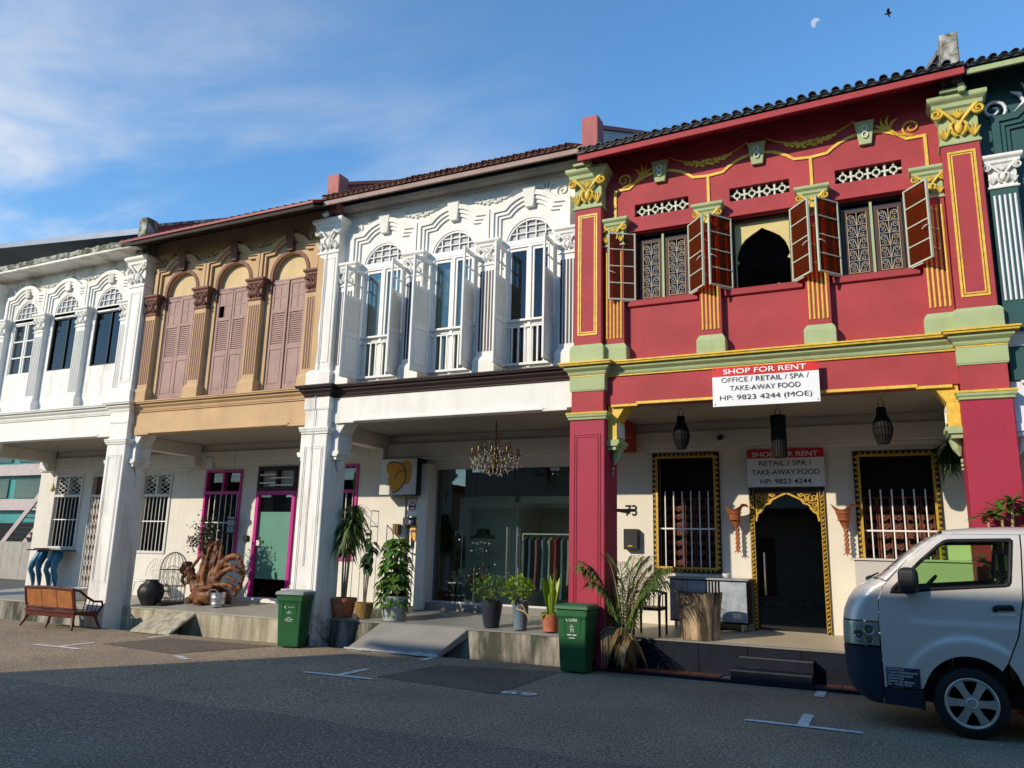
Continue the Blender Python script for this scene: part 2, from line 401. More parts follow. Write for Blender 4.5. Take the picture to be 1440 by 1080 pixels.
# parking bay paint: T marks at the road line and ticks at the kerb
for x in (-.96, -6.73, -12.36):
    patch([(x-.56, 8.77), (x+.56, 8.77), (x+.56, 8.86), (x-.56, 8.86)], X['mark'], .009, 'parking_marking')
    patch([(x-.055, 8.862), (x+.055, 8.862), (x+.055, 9.48), (x-.055, 9.48)], X['mark'], .009, 'parking_marking')
for x, a, c in ((-.96, 10.72, 11.16), (-6.6, 10.66, 11.2), (-12.3, 10.5, 11.15)):
    patch([(x-.06, a), (x+.06, a), (x+.055, c), (x-.06, c)], X['mark'], .009, 'parking_marking')
me = textmesh('69', .30, X['mark'], .006, 0)
me.transform(Matrix.Translation((-4.12, 8.78, .010)) @ Matrix.Scale(1.5, 4, (1,0,0)))
link('parking_marking', me, kind='structure')
for dx, dy in ((0, 0), (.22, -.12)):
    patch([(-9.95+dx, 8.98+dy), (-9.75+dx, 8.98+dy), (-9.75+dx, 9.07+dy), (-9.95+dx, 9.07+dy)], X['mark'], .009, 'parking_marking')
# opposite side of the street: pavement and the facing row that shades the road
b = MB(); b.box(-300, 300, -4.4, -2.2, -.3, .13); b.build('opposite_pavement', X['conc'], kind='structure', bev=.02)
# ---------------------------------------------------------------- shared facade pieces
def orn_capital(mb, cx, y, z0, z1, w_, k=1):
    h = z1-z0; t = .020*k
    for s in (-1, 1):
        c = (cx+s*.40*w_, y-.035*k, z1-.16*h)
        p0 = mb.spiral(c, .135*w_, 1.6, PI/2 if s < 0 else PI/2, s, t, n=6)
        st = [(cx+s*.02, y-.015, z0+.45*h), (cx+s*.10*w_, y-.03*k, z0+.60*h), (cx+s*.22*w_, y-.035*k, z0+.80*h), (c[0]-s*.02*w_, c[1], c[2]+.135*w_)]
        mb.tube(st, [t*.7, t, t*1.1, t*1.1], 6)
        # acanthus leaf at the corner: fingers fanning up and out
        for i, a in enumerate((-.5, -.1, .3, .7)):
            ln = h*(.36-.05*abs(i-1.3)); bx = cx+s*(.27*w_)
            d = Vector((s*math.sin(a), -.12, math.cos(a)))
            pth = [Vector((bx, y, z0+.05*h)), Vector((bx, y-.015, z0+.05*h))+d*ln*.5, Vector((bx, y-.04*k, z0+.05*h))+d*ln]
            mb.tube(pth, [.014*k, .020*k, .006*k], 6)
        mb.tube([(cx+s*.03, y-.01, z0+.1*h), (cx+s*.13*w_, y-.03, z0+.22*h), (cx+s*.16*w_, y-.03, z0+.42*h), (cx+s*.07*w_, y-.02, z0+.58*h)], [t, t*1.1, t, t*.7], 6)
    mb.blob((cx, y-.01, z0+.36*h), (.085*w_, .03*k, .2*h))
    for a in (-.9, -.45, 0, .45, .9):
        mb.tube([(cx, y-.01, z1-.32*h), (cx+.17*w_*math.sin(a), y-.03*k, z1-.32*h+.24*h*math.cos(a))], [.016*k, .010*k], 5)
def capital_block(mb, x0, x1, yf, yb, z0, z1, fl):
    h = z1-z0
    mb.stack(x0, x1, yf, yb, [(.018, z0), (.022, z0+.03*h), (.018, z0+.055*h), (0, z0+.07*h), (0, z0+.55*h), (.3*fl, z0+.72*h), (.55*fl, z0+.76*h), (.6*fl, z0+.84*h), (.9*fl, z0+.89*h), (fl, z0+.92*h), (fl, z1-.004), (fl*.9, z1)])
def keystone(mb, cx, y, zt, zb, wt, wb, pr):
    ls = []
    for z, hw, p in ((zb, wb/2, pr*.7), (zt-.03, wt/2, pr), (zt, wt/2+.012, pr*1.1)):
        ls.append([(cx-hw, y-p, z), (cx+hw, y-p, z), (cx+hw, y+.02, z), (cx-hw, y+.02, z)])
    mb.loops(ls)
def swag(mb, x0, x1, z, dip, y, k=1):
    n = 26; rnd = random.Random(5)
    def at(t): return (x0+(x1-x0)*t, z-dip*math.sin(PI*t)**.8)
    mb.tube([(at(i/12)[0], y-.01, at(i/12)[1]+.03) for i in range(13)], .012*k, 5)
    for i in range(n):
        t = .22+.56*i/(n-1); px_, pz = at(t); th = .035*math.sin(PI*(t-.2)/.6)+.012
        for q in range(3):
            mb.blob((px_+rnd.uniform(-.02, .02), y-.02, pz+rnd.uniform(-th, th)), (.024*k, .02, .024*k), 6, 4)
def scroll_spray(mb, x, z, y, s, k=1):
    mb.spiral((x, y-.012, z), .11*k, 1.5, -PI/2, s, .017*k, n=6)
    mb.tube([(x-s*.02, y-.01, z-.11*k), (x+s*.16*k, y-.012, z-.07*k), (x+s*.26*k, y-.014, z+.05*k), (x+s*.42*k, y-.012, z+.10*k)], [.014*k, .022*k, .02*k, .008*k], 6)
    for a, ln in ((.3, .18), (.8, .2), (1.3, .2), (1.9, .16)):
        bx, bz = x+s*.24*k, z+.02*k
        mb.tube([(bx, y-.01, bz), (bx+s*ln*k*.6*math.cos(a), y-.02, bz+ln*k*.6*math.sin(a)), (bx+s*ln*k*math.cos(a+.3), y-.012, bz+ln*k*math.sin(a+.3))], [.012*k, .02*k, .006*k], 5)
def frame_line(mb, pts, w_, y0, y1):
    """flat moulding strip that follows an open polyline in (x,z)"""
    n = len(pts); L_, R_ = [], []
    for i in range(n):
        a = Vector(pts[max(i-1, 0)]); c = Vector(pts[min(i+1, n-1)]); p = Vector(pts[i])
        d1 = (p-a).normalized() if i else (c-p).normalized(); d2 = (c-p).normalized() if i < n-1 else d1
        nn = Vector((-d1.y-d2.y, d1.x+d2.x)); nn = nn.normalized(); k = max(.45, nn.dot(Vector((-d1.y, d1.x))))
        L_.append(p+nn*w_/2/k); R_.append(p-nn*w_/2/k)
    ls = [[(L_[i].x, y0, L_[i].y), (R_[i].x, y0, R_[i].y), (R_[i].x, y1, R_[i].y), (L_[i].x, y1, L_[i].y)] for i in range(n)]
    mb.loops(ls)
def hood(cx, hw, zl, zs, zt, n=10):
    """jamb - shoulder - arch - shoulder - jamb outline over one window"""
    a = arch(cx-hw*.66, cx+hw*.66, zs+.015, zt, n)
    return [(cx-hw, zl), (cx-hw, zs)]+a+[(cx+hw, zs), (cx+hw, zl)]
YP, YB, YW = 11.2, 11.33, 11.42        # pillar face, beam face, upper wall face
BAYS = (1.155, 2.655, 4.155); MINOR = (.41, 1.905, 3.405, 4.90)
def pillar(H, cx, low, upm, cap, blk, panel=True, wob=.0):
    w_ = .285
    b = MB(); b.box(cx-w_, cx+w_, YP, 11.8, -.3, 3.645); P_ = b.build('pillar', low, H, bev=.012)
    if panel:
        b = MB()
        for d in (.07, .105): frame(b, cx-w_+d, cx+w_-d, .75+d, 3.5-d, .016, YP-.011, YP+.01)
        b.build('panel_bead', low, P_)
    b = MB(); b.stack(cx-w_, cx+w_, YP, 11.8, [(0, 3.645), (.02, 3.655), (.022, 3.68), (.04, 3.70), (.045, 3.735)]); b.build('impost', blk, H)
    b = MB(); b.stack(cx-w_, cx+w_, YP, 11.8, [(.052, 3.735), (.055, 3.757), (.045, 3.765)]); b.build('impost_fillet', cap, H)
    b = MB(); b.box(cx-.265, cx+.265, YP+.01, 11.8, 3.765, 4.34); b.build('pillar_head', upm, H, bev=.008)
    b = MB(); b.stack(cx-.265, cx+.265, YP+.01, 11.6, [(.012, 4.10), (.016, 4.12), (.02, 4.122), (.02, 4.335)]); b.build('pillar_block', blk, H)
    return P_
def bracket(H, cx, s, mats):
    """console on the side of a pillar: s=+1 on its right face, -1 on its left face"""
    x0 = cx+s*.285; a, g, p_ = mats
    def bx(mb, x1, y0, y1, z0, z1): mb.box(min(x0, x0+s*x1), max(x0, x0+s*x1), y0, y1, z0, z1)
    b = MB(); bx(b, .15, 11.34, 11.74, 3.34, 3.66); b.prism([(x0, 3.66), (x0+s*.15, 3.66), (x0+s*.24, 3.80), (x0+s*.30, 3.885), (x0, 3.885)], 11.36, 11.72)
    c = b.build('bracket', a, H, bev=.006)
    b = MB()
    for d, z0, z1 in ((.19, 3.285, 3.34), (.165, 3.25, 3.285), (.13, 3.19, 3.25)): bx(b, d, 11.34-.03*(d > .15), 11.74+.03*(d > .15), z0, z1)
    b.build('bracket_moulding', g, c)
    b = MB(); b.tube([(x0+s*.07, 11.54, 3.19), (x0+s*.06, 11.54, 3.08), (x0+s*.035, 11.54, 2.98)], [.085, .06, .015], 8)
    for z, r in ((2.92, .03), (2.86, .022), (2.81, .015)): b.blob((x0+s*.02, 11.54, z), (.02, r, r), 6, 4)
    b.build('bracket_drop', g, c)
    b = MB()
    yy0, yy1 = 11.40, 11.68
    xx = x0+s*.152
    for q in ((yy0, yy0+.03, 3.39, 3.61), (yy1-.03, yy1, 3.39, 3.61), (yy0+.03, yy1-.03, 3.58, 3.61), (yy0+.03, yy1-.03, 3.39, 3.42)):
        b.box(min(xx-.002, xx+s*.012), max(xx-.002, xx+s*.012), *q)
    b.box(min(xx-.002, xx+s*.004), max(xx-.002, xx+s*.004), yy0+.03, yy1-.03, 3.42, 3.58)
    b.build('bracket_panel', p_, c)
def pilaster(H, cx, body, trim, base, capm, orn, x0=-.23, x1=.23):
    b = MB(); b.box(cx+x0, cx+x1, YP, 11.46, 4.84, 7.15); P_ = b.build('pilaster', body, H, bev=.01)
    b = MB()
    for d, w_ in ((.065, .028), (.105, .018)): frame(b, cx+x0+d, cx+x1-d, 4.93+d, 7.10-d, w_, YP-.014+d*.05, YP+.01)
    if trim: b.build('panel_trim', trim, P_)
    b = MB(); b.stack(cx+x0, cx+x1, YP, 11.47, [(.05, 4.54), (.05, 4.79), (.035, 4.82), (.004, 4.85)]); b.build('pilaster_base', base, H, bev=.006)
    b = MB(); capital_block(b, cx+x0, cx+x1, YP, 11.46, 7.14, 7.83, .125); c = b.build('capital', capm, H)
    b = MB(); orn_capital(b, cx, YP-.012, 7.20, 7.66, .62, 1.25); b.build('capital_ornament', orn, c, smooth=60)
    return P_
FLUTE = {}
def minor(H, cx, body, flute, base, capm, orn, groove=None):
    b = MB(); b.box(cx-.16, cx+.16, 11.30, YW+.02, 4.83, 6.47); P_ = b.build('pilaster', body, H, bev=.006)
    b = MB(); b.stack(cx-.165, cx+.165, 11.29, YW+.02, [(.045, 4.543), (.045, 4.76), (.03, 4.80), (.0, 4.845)]); b.build('pilaster_base', base, H, bev=.006)
    fm_ = groove or flute
    if (fm_.name, bool(groove)) not in FLUTE:
        b = MB()
        if groove: b.box(-.0165, .0165, 11.295, 11.32, 4.93, 6.36)
        else: b.tube([(0, 11.297, 4.925), (0, 11.297, 6.36)], .0155, 6)
        FLUTE[(fm_.name, bool(groove))] = b.mesh('flute', fm_)
    for i in range(5): link('flute', FLUTE[(fm_.name, bool(groove))], P_, loc=(cx-.116+.058*i, 0, 0))
    b = MB(); capital_block(b, cx-.16, cx+.16, 11.30, YW+.02, 6.46, 6.92, .08); c = b.build('capital', capm, H)
    b = MB(); orn_capital(b, cx, 11.292, 6.51, 6.80, .44, .8); b.build('capital_ornament', orn, c, smooth=60)
    return P_
def string_course(H, x0, x1, brk, main, top, line):
    runs = [(x0, x1, YB, 0)]+[(c-.265, c+.265, YP+.01, .003) for c in brk]
    for nm, m, pr in (('string_course', main, [(.02, 4.345), (.035, 4.352), (.045, 4.375), (.05, 4.40), (.085, 4.43), (.10, 4.445), (.105, 4.49)]),
                      ('string_course_top', top, [(.15, 4.49), (.155, 4.512), (.15, 4.515), (.17, 4.52), (.17, 4.538), (.16, 4.545)]),
                      ('string_course_fillet', line, [(.022, 4.325), (.026, 4.330), (.024, 4.345)])):
        b = MB()
        for a, c, yf, dz in runs: b.stack(a, c, yf, 11.6, [(p, z+dz) for p, z in pr])
        b.build(nm, m, H)
def beam(H, x0, x1, m, trim, cxl, cxr):
    b = MB(); b.box(x0, x1, YB, 11.62, 3.885, 4.33); o = b.build('beam', m, H, bev=.008)
    b = MB(); b.box(x0+.5, x1-.5, YB-.03, YB+.01, 3.868, 3.91)
    b.box(x0+.1, x0+.52, YB-.02, YB+.01, 3.845, 3.885); b.box(x1-.52, x1-.1, YB-.02, YB+.01, 3.845, 3.885)
    b.build('beam_fillet', trim, o, bev=.004)
def shell(H, x0, x1, flo, wall, zf, zb, ceil, holes, yb=13.45, fm=None, ypf=11.62, notch=None):
    """arcade floor, back wall with its openings, ceiling, dark rooms behind and above"""
    # the floor rises to the wall, then runs level
    b = MB()
    b.loops([[(x, ypf, -.3), (x, 18, -.3), (x, 18, zb), (x, yb, zb), (x, ypf, zf)] for x in (x0, x1)])
    b.mi = [0]*len(b.mi)
    b.build('platform', [flo], H)
    if fm:
        q = MB(); q.add([(x0, ypf-.012, zf+.006), (x1, ypf-.012, zf+.006), (x1, yb, zb+.005), (x0, yb, zb+.005)], [(0,1,2,3)])
        q.add([(x0, ypf-.012, zf-.02), (x1, ypf-.012, zf-.02), (x1, ypf-.012, zf+.006), (x0, ypf-.012, zf+.006)], [(0,1,2,3)])
        q.build('floor_screed', fm, H, norm=False)
    b = MB(); b.prism(rect(x0, x1, -.2, 3.95), yb, yb+.16, holes); b.build('back_wall', wall, H)
    b = MB(); b.box(x0, x1, yb-.09, yb+.01, 3.47, 3.74); b.box(x0, x1, yb-.05, yb+.01, 3.40, 3.47); b.build('wall_beam', wall, H, bev=.01)
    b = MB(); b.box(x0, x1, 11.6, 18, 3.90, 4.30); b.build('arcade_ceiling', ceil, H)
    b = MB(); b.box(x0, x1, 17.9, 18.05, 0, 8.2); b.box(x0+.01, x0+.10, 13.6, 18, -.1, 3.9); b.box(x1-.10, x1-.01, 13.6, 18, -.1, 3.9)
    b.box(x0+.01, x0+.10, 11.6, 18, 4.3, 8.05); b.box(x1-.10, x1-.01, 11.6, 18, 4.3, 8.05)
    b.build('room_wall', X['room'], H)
def cross_beam(H, cx, m):
    b = MB(); b.box(cx-.13, cx+.13, 11.78, 13.4, 3.62, 3.905)
    b.prism([(cx-.13, 3.4), (cx+.13, 3.4), (cx+.13, 3.62), (cx-.13, 3.62)], 13.2, 13.4); b.build('cross_beam', m, H, bev=.01)
def party_parapet(H, cx, zf, m_post, m_side, hw=.14, y0=11.1, zt=8.74, sl=.49):
    b = MB(); b.box(cx-hw, cx+hw, y0, y0+.3, zf, zt); p = b.build('parapet_end', m_post, H, bev=.012)
    b = MB()
    ls = []
    for x in (cx-hw+.03, cx+hw-.03): ls.append([(x, y0+.3, zf), (x, 15.5, zf), (x, 15.5, zt-.12+sl*(15.5-y0-.3)), (x, y0+.3, zt-.12)])
    b.loops(ls); b.build('parapet_wall', m_side, H)
    b = MB()
    b.loops([[(x, y0+.29, zt-.12), (x, 15.5, zt-.12+sl*(15.2-y0)), (x, 15.5, zt-.05+sl*(15.2-y0)), (x, y0+.29, zt-.05)] for x in (cx-hw-.02, cx+hw+.02)])
    b.build('parapet_coping', m_post, H)
def roof(H, x0, x1, ze0, ze1, ye, fasc, soff, sheetm, tile, pitch, sl=.46, fh=.13, rad=None):
    """eaves: soffit boards, fascia, roof sheet and one eave tile per column"""
    def ze(x): return ze0+(ze1-ze0)*(x-x0)/(x1-x0)
    b = MB(); b.loops([[(x, ye+.03, ze(x)-fh+.03), (x, YW+.15, ze(x)-fh+.03+.40*(YW+.12-ye)), (x, YW+.15, ze(x)-fh+.06+.40*(YW+.12-ye)), (x, ye+.03, ze(x)-fh+.06)] for x in (x0, x1)]); b.build('soffit', soff, H)
    b = MB(); b.loops([[(x, ye, ze(x)-fh), (x, ye+.035, ze(x)-fh), (x, ye+.035, ze(x)-.005), (x, ye, ze(x)-.005)] for x in (x0, x1)]); b.build('fascia', fasc, H, bev=.005)
    b = MB(); b.loops([[(x, ye-.03, ze(x)), (x, 15.4, ze(x)+sl*(15.4-ye)), (x, 15.4, ze(x)+sl*(15.4-ye)+.05), (x, ye-.03, ze(x)+.05)] for x in (x0, x1)])
    b.loops([[(x, 15.4, ze(x)+sl*(15.4-ye)), (x, 20, ze(x)+sl*(15.4-ye)-2.1), (x, 20, ze(x)+sl*(15.4-ye)-2.05), (x, 15.4, ze(x)+sl*(15.4-ye)+.05)] for x in (x0, x1)])
    R_ = b.build('roof', sheetm, H)
    if not pitch: return R_
    r = rad or pitch*.36; n = int((x1-x0)/pitch); q = MB()
    # one barrel eave tile, local origin at its lower front edge
    ls = []
    for d in (0, .34):
        o_ = [(r*math.cos(a), d, sl*d+r*math.sin(a)*.95) for a in [PI*i/8 for i in range(9)]]
        i_ = [(.74*r*math.cos(a), d, sl*d+.70*r*math.sin(a)) for a in [PI-PI*i/8 for i in range(9)]]
        ls.append(o_+i_)
    q.loops(ls); me = q.mesh('tile', tile, 40)
    q = MB(); ls = []
    for d in (0, .34): ls.append([(-pitch/2, d, sl*d+.03), (0, d, sl*d-.012), (pitch/2, d, sl*d+.03), (pitch/2, d, sl*d+.042), (0, d, sl*d+.004), (-pitch/2, d, sl*d+.042)])
    q.loops(ls); mp_ = q.mesh('pan_tile', tile, 40)
    rn = random.Random(3)
    for i in range(n):
        x = x0+pitch*(i+.5)
        o = link('tile', me, R_); o.location = (x, ye-.07+rn.uniform(-.012, .012), ze(x)+.045+rn.uniform(-.004, .004)); o.rotation_euler = (0, rn.uniform(-.04, .04), rn.uniform(-.02, .02))
        o = link('pan_tile', mp_, R_); o.location = (x+pitch/2, ye-.05, ze(x)+.02)
    # courses behind, ribbed like the eave course
    b = MB()
    for i in range(n):
        x = x0+pitch*(i+.5)
        b.loops([[(x+r*math.cos(a), y, ze(x)+.045+sl*(y-ye+.07)+r*math.sin(a)*.95) for a in [PI*j/4 for j in range(5)]] for y in (ye+.26, 15.4)], cap=False, closed=False)
    b.build('tile_courses', tile, R_, smooth=60, kind='stuff')
    return R_
# ================================================================ RED SHOPHOUSE
XR = -4.14
H = thing('shophouse', (-1.5, 13, 0), 'crimson two storey shophouse with gold and sage trim and amber glass shutters', 'shophouse', 'terrace of shophouses')
c0, c1 = XR, XR+5.30
for c in (c0, c1): pillar(H, c, X['crimson'], X['red'], X['gold'], X['sage'], panel=(c == c0))
for c, s in ((c0, 1), (c1, -1)): bracket(H, c, s, (X['gold'], X['sage'], X['white']))
pilaster(H, c0, X['red'], X['gold'], X['sage'], X['sage'], X['gold'])
pilaster(H, c1, X['red'], X['gold'], X['sage'], X['sage'], X['gold'])
for d in MINOR: minor(H, XR+d, X['red'], X['gold'], X['sage'], X['sage'], X['gold'])
string_course(H, c0+.2, c1-.2, (c0, c1), X['sage'], X['gold'], X['gold'])
beam(H, c0+.25, c1-.25, X['red'], X['gold'], c0, c1)
holes = []
for d in BAYS:
    c = XR+d; holes += [rect(c-.43, c+.43, 5.54, 6.67), rect(c-.435, c+.435, 6.955, 7.17)]
b = MB(); b.prism(rect(c0+.1, c1-.1, 4.3, 8.3), YW, YW+.2, holes); b.build('wall', X['red'], H)
# gold line trim with its three shallow arches
z_s, z_t = 7.44, 7.67
pts = [(XR+.40, 6.93), (XR+.40, z_s+.02)]
for i, d in enumerate(BAYS):
    pts += arch(XR+d-.52, XR+d+.52, z_s+.02, z_t, 10)
    if i < 2: pts.append((XR+d+.75, z_s))
pts += [(XR+4.905, z_s+.02), (XR+4.905, 6.93)]
b = MB(); frame_line(b, pts, .042, YW-.02, YW+.01)
for d in (1.905, 3.405): b.box(XR+d-.021, XR+d+.021, YW-.0195, YW+.01, 6.92, z_s)
b.build('gold_line', X['gold'], H)
for d in BAYS:
    b = MB(); keystone(b, XR+d, YW, 7.82, 7.47, .25, .16, .085); k = b.build('keystone', X['sage'], H, bev=.004)
    b = MB()
    for z in (7.60, 7.71): b.lathe([(.038, 0), (.038, .02), (.02, .021), (.02, 0)], n=4, cap=False)
    b.v = []; b.f = []; b.mi = []
    for z in (7.605, 7.705):
        n = 10; o_ = [(XR+d+.036*math.cos(a), YW-.088, z+.045*math.sin(a)) for a in [2*PI*i/n for i in range(n)]]
        b.tube(o_+[o_[0]], .009, 5, cap=False)
    b.build('keystone_ring', X['white'], k)
b = MB()
for d in (1.905, 3.405): swag(b, XR+d-.62, XR+d+.62, 7.86, .20, YW, 1.0)
for x, s in ((XR+.55, 1), (XR+4.75, -1)): scroll_spray(b, x, 7.62, YW, s, 1.15)
b.build('plaster_garland', X['gold'], H, smooth=60)
# vents: pierced white blocks
X['ventp'] = M('vent_paint', (.60, .64, .50), .7)
for d in BAYS:
    c = XR+d; b = MB(); y = YW+.07
    for i in range(4):
        x = c-.33+.22*i
        n = 12; o_ = [(x+.046*math.cos(a), y, 7.062+.048*math.sin(a)) for a in [2*PI*q/n+.26 for q in range(n)]]
        b.tube(o_+[o_[0]], .0145, 6, cap=False)
        for dx, dz in ((1, 0), (-1, 0), (0, 1), (0, -1)): b.box(x+dx*.083-.022*abs(dx)-.014*abs(dz), x+dx*.083+.022*abs(dx)+.014*abs(dz), y-.018, y+.018, 7.062+dz*.083-.024*abs(dz)-.014*abs(dx), 7.062+dz*.083+.024*abs(dz)+.014*abs(dx))
        if i < 3: b.lathe([(.02, 6.958), (.022, 7.0), (.014, 7.03), (.022, 7.06), (.014, 7.09), (.022, 7.12), (.02, 7.166)], (x+.11, y, 0), 8)
    b.build('vent_grille', X['ventp'], H, smooth=50)
    q = MB(); q.box(c-.44, c+.44, YW+.13, YW+.16, 6.95, 7.18); q.build('vent_backing', X['dark'], H)
    # sill
    b = MB(); b.stack(c-.50, c+.50, YW, YW+.1, [(.03, 5.44), (.045, 5.45), (.05, 5.50), (.055, 5.535), (.03, 5.545)]); b.build('sill', X['red'], H)
    b = MB(); b.box(c-.50, c+.50, YW-.05, YW+.02, 6.685, 6.70); b.build('lintel_ledge', X['red'], H, bev=.004)
# windows
X['dkwood'] = M('dark_sash_wood', (.075, .040, .028), .6, var=.15)
X['sagelt'] = M('pale_sage_frame', (.46, .50, .39), .55, var=.05)
X['gdoor'] = glass('door_glass', (.30, .38, .38), .07)
free = [((-3.83, 11.17), (-2.24, 11.04)), ((-2.19, 11.06), (-.77, 11.05)), ((-.69, 11.06), (.71, 11.07))]
X['ironw'] = M('pale_iron_scrollwork', (.56, .42, .25), .5)
def scroll_grille(mb, x0, x1, z0, z1, y, t=.0048, rows=5):
    cxx = (x0+x1)/2; h = (z1-z0)/rows; w2 = (x1-x0)/2
    mb.tube([(cxx, y, z0), (cxx, y, z1)], t, 5)
    for x in (x0, x1): mb.tube([(x, y, z0), (x, y, z1)], t, 5)
    for i in range(rows):
        zc = z0+h*i
        mb.tube([(x0, y, zc), (x1, y, zc)], t*.9, 5)
        for s in (-1, 1):
            mb.spiral((cxx+s*w2*.60, y, zc+h*.62), w2*.33, 1.3, PI/2, -s, t, n=5, steps=14, r1=.25)
            mb.tube([(cxx, y, zc), (cxx+s*w2*.18, y, zc+h*.30), (cxx+s*w2*.30, y, zc+h*.75), (cxx+s*w2*.60, y, zc+h*.62+w2*.33)], t, 5)
            mb.spiral((cxx+s*w2*.52, y, zc+h*.22), w2*.24, 1.1, PI, s, t*.9, n=5, steps=12, r1=.3)
for i, d in enumerate(BAYS):
    c = XR+d; y = YW+.10
    b = MB(); frame(b, c-.43, c+.43, 5.54, 6.67, .035, y-.03, y+.03); W = b.build('window', X['dbrown'], H, bev=.003)
    if i != 1:
        b = MB(); b.box(c-.017, c+.017, y-.04, y+.03, 5.575, 6.635); b.build('mullion', X['sage'], W)
        for s in (-1, 1):
            b = MB(); xa, xb = (c-.385, c-.025) if s < 0 else (c+.025, c+.385)
            frame(b, xa, xb, 5.575, 6.56, .055 if s < 0 else .055, y-.012, y+.02); b.build('sash_frame', X['dkwood'], W)
            b = MB(); scroll_grille(b, xa+.065, xb-.04, 5.60, 6.50, y-.02); b.build('grille', X['ironw'], W, smooth=60)
        b = MB(); b.box(c-.40, c+.40, y+.05, y+.055, 5.56, 6.65); b.build('pane', X['gdark'], W)
    # two hinged amber shutters, swung outwards
    for s, (fx, fy) in zip((-1, 1), free[i]):
        hx, hy = c+s*.425, YW-.012
        dv = Vector((fx-hx, fy-hy, 0)); wd = .44; dv = dv.normalized(); nv = Vector((-dv.y, dv.x, 0))
        T = Matrix(((dv.x, nv.x, 0, hx), (dv.y, nv.y, 0, hy), (0, 0, 1, 0), (0, 0, 0, 1)))
        b = MB(); frame(b, 0, wd, 5.545, 6.665, .024, -.016, .016)
        for z in (5.825, 6.105, 6.385): b.box(.022, wd-.022, -.011, .011, z-.009, z+.009)
        b.xf(T); S = b.build('shutter', X['sagelt'], W, bev=.002)
        for k in range(4):
            b = MB(); z0 = 5.567+.28*k; b.box(.02, wd-.02, -.003, .003, z0, z0+.258); b.xf(T); 
            b.build('pane', X['amber'], W)
        b = MB(); b.tube([(.0, 0, 5.535), (.25, 0, 5.53)], .008, 6); b.xf(T); b.build('shutter_stay', X['rail'], W)
        b = MB(); b.tube([(wd-.012, -.02*s, 6.0), (wd-.012, -.05*s, 6.0), (wd-.06, -.055*s, 5.985), (wd-.10, -.05*s, 5.97)], .008, 6)
        b.xf(T); b.build('shutter_handle', X['rail'], W)
# middle window: open, a pointed screen stands inside
c = XR+BAYS[1]
hole = [(c-.385, 5.2), (c+.385, 5.2), (c+.385, 5.98), (c+.345, 6.0), (c+.385, 6.06)]
for x_, z_ in ((.365, 6.16), (.32, 6.27), (.25, 6.36), (.15, 6.43), (.06, 6.48), (0, 6.52)): hole.append((c+x_, z_))
for x_, z_ in ((.06, 6.48), (.15, 6.43), (.25, 6.36), (.32, 6.27), (.365, 6.16)): hole.append((c-x_, z_))
hole += [(c-.385, 6.06), (c-.345, 6.0), (c-.385, 5.98)]
b = MB(); b.prism(rect(c-.62, c+.62, 5.1, 6.9), YW+.15, YW+.19, [hole]); b.build('pointed_screen', M('yellow_screen', (.62, .50, .22), .6), H)
b = MB(); b.tube([(c+.18, YW+.22, 5.56), (c+.15, YW+.22, 5.60), (c+.20, YW+.22, 5.635), (c+.25, YW+.22, 5.60), (c+.27, YW+.22, 5.55)], .007, 6); b.build('hanging_hook', X['rail'], H)
# roof
roof(H, c0-.05, c1+.10, 7.925, 8.07, 10.84, X['red'], X['crimson'], X['tile_k'], X['tile_k'], .152, fh=.11)
party_parapet(H, c0+.06, 7.9, M('faded_red_plaster', (.42, .13, .12), .8, var=.2, dirt=.4, dcol=(.62, .5, .46), ds=(8, 8, 2), dlo=.6), M('pale_parapet_side', (.50, .50, .52), .8, dirt=.3))
party_parapet(H, c1-.02, 8.0, X['moss'], X['moss'], .11, zt=8.76)
for c in (c0, c1):
    b = MB(); b.box(c-.20, c+.12, 11.02, YW, 7.835, 7.88); b.box(c+.02, c+.10, 11.0, 11.12, 7.80, 7.92); b.build('eave_corbel', X['sage'], H, bev=.006)
b = MB(); b.lathe([(.09, 0), (.10, .04), (.085, .10), (.02, .13)], (c0+.0, 10.92, 7.98), 10); b.build('tile_stop', M('terracotta_cap', (.40, .22, .13), .8), H, smooth=50)
# ---- red ground floor
yb = 13.45
WL = (-3.74, -2.59, 1.36, 3.38); WR = (-.51, .68, 1.36, 3.32); DR = (-2.12, -.95, .50, 2.76)
shell(H, -4.44, 1.44, X['conc'], X['cream'], .435, .50, X['ceil'], [rect(a+.09, b_-.09, c_+.09, d_-.09) for a, b_, c_, d_ in (WL, WR)]+[rect(DR[0]+.08, DR[1]-.08, -.1, DR[3]-.06)], fm=X['floor_r'], ypf=11.70)
cross_beam(H, c1, X['inner']); cross_beam(H, c0, X['red'])
X['carve_d'] = M('carved_frame_black', (.016, .012, .010), .6)
X['carv'] = M('carved_wood', (.15, .045, .026), .5, var=.25, vs=14)
def teeth(mb, p, q, n, y, r, nx, nz):
    """row of pointed gilded leaves along p-q pointing outward (nx,nz)"""
    for i in range(n):
        t = (i+.5)/n; x = p[0]+(q[0]-p[0])*t; z = p[1]+(q[1]-p[1])*t
        tx, tz = abs(nz), abs(nx); hw = .5*math.hypot(q[0]-p[0], q[1]-p[1])/n*.88
        mb.add([(x-tx*hw, y, z-tz*hw), (x+tx*hw, y, z+tz*hw), (x+nx*r, y-.006, z+nz*r), (x+nx*r*.3, y-.026, z+nz*r*.3)], [(0,1,3), (1,2,3), (2,0,3), (0,2,1)])
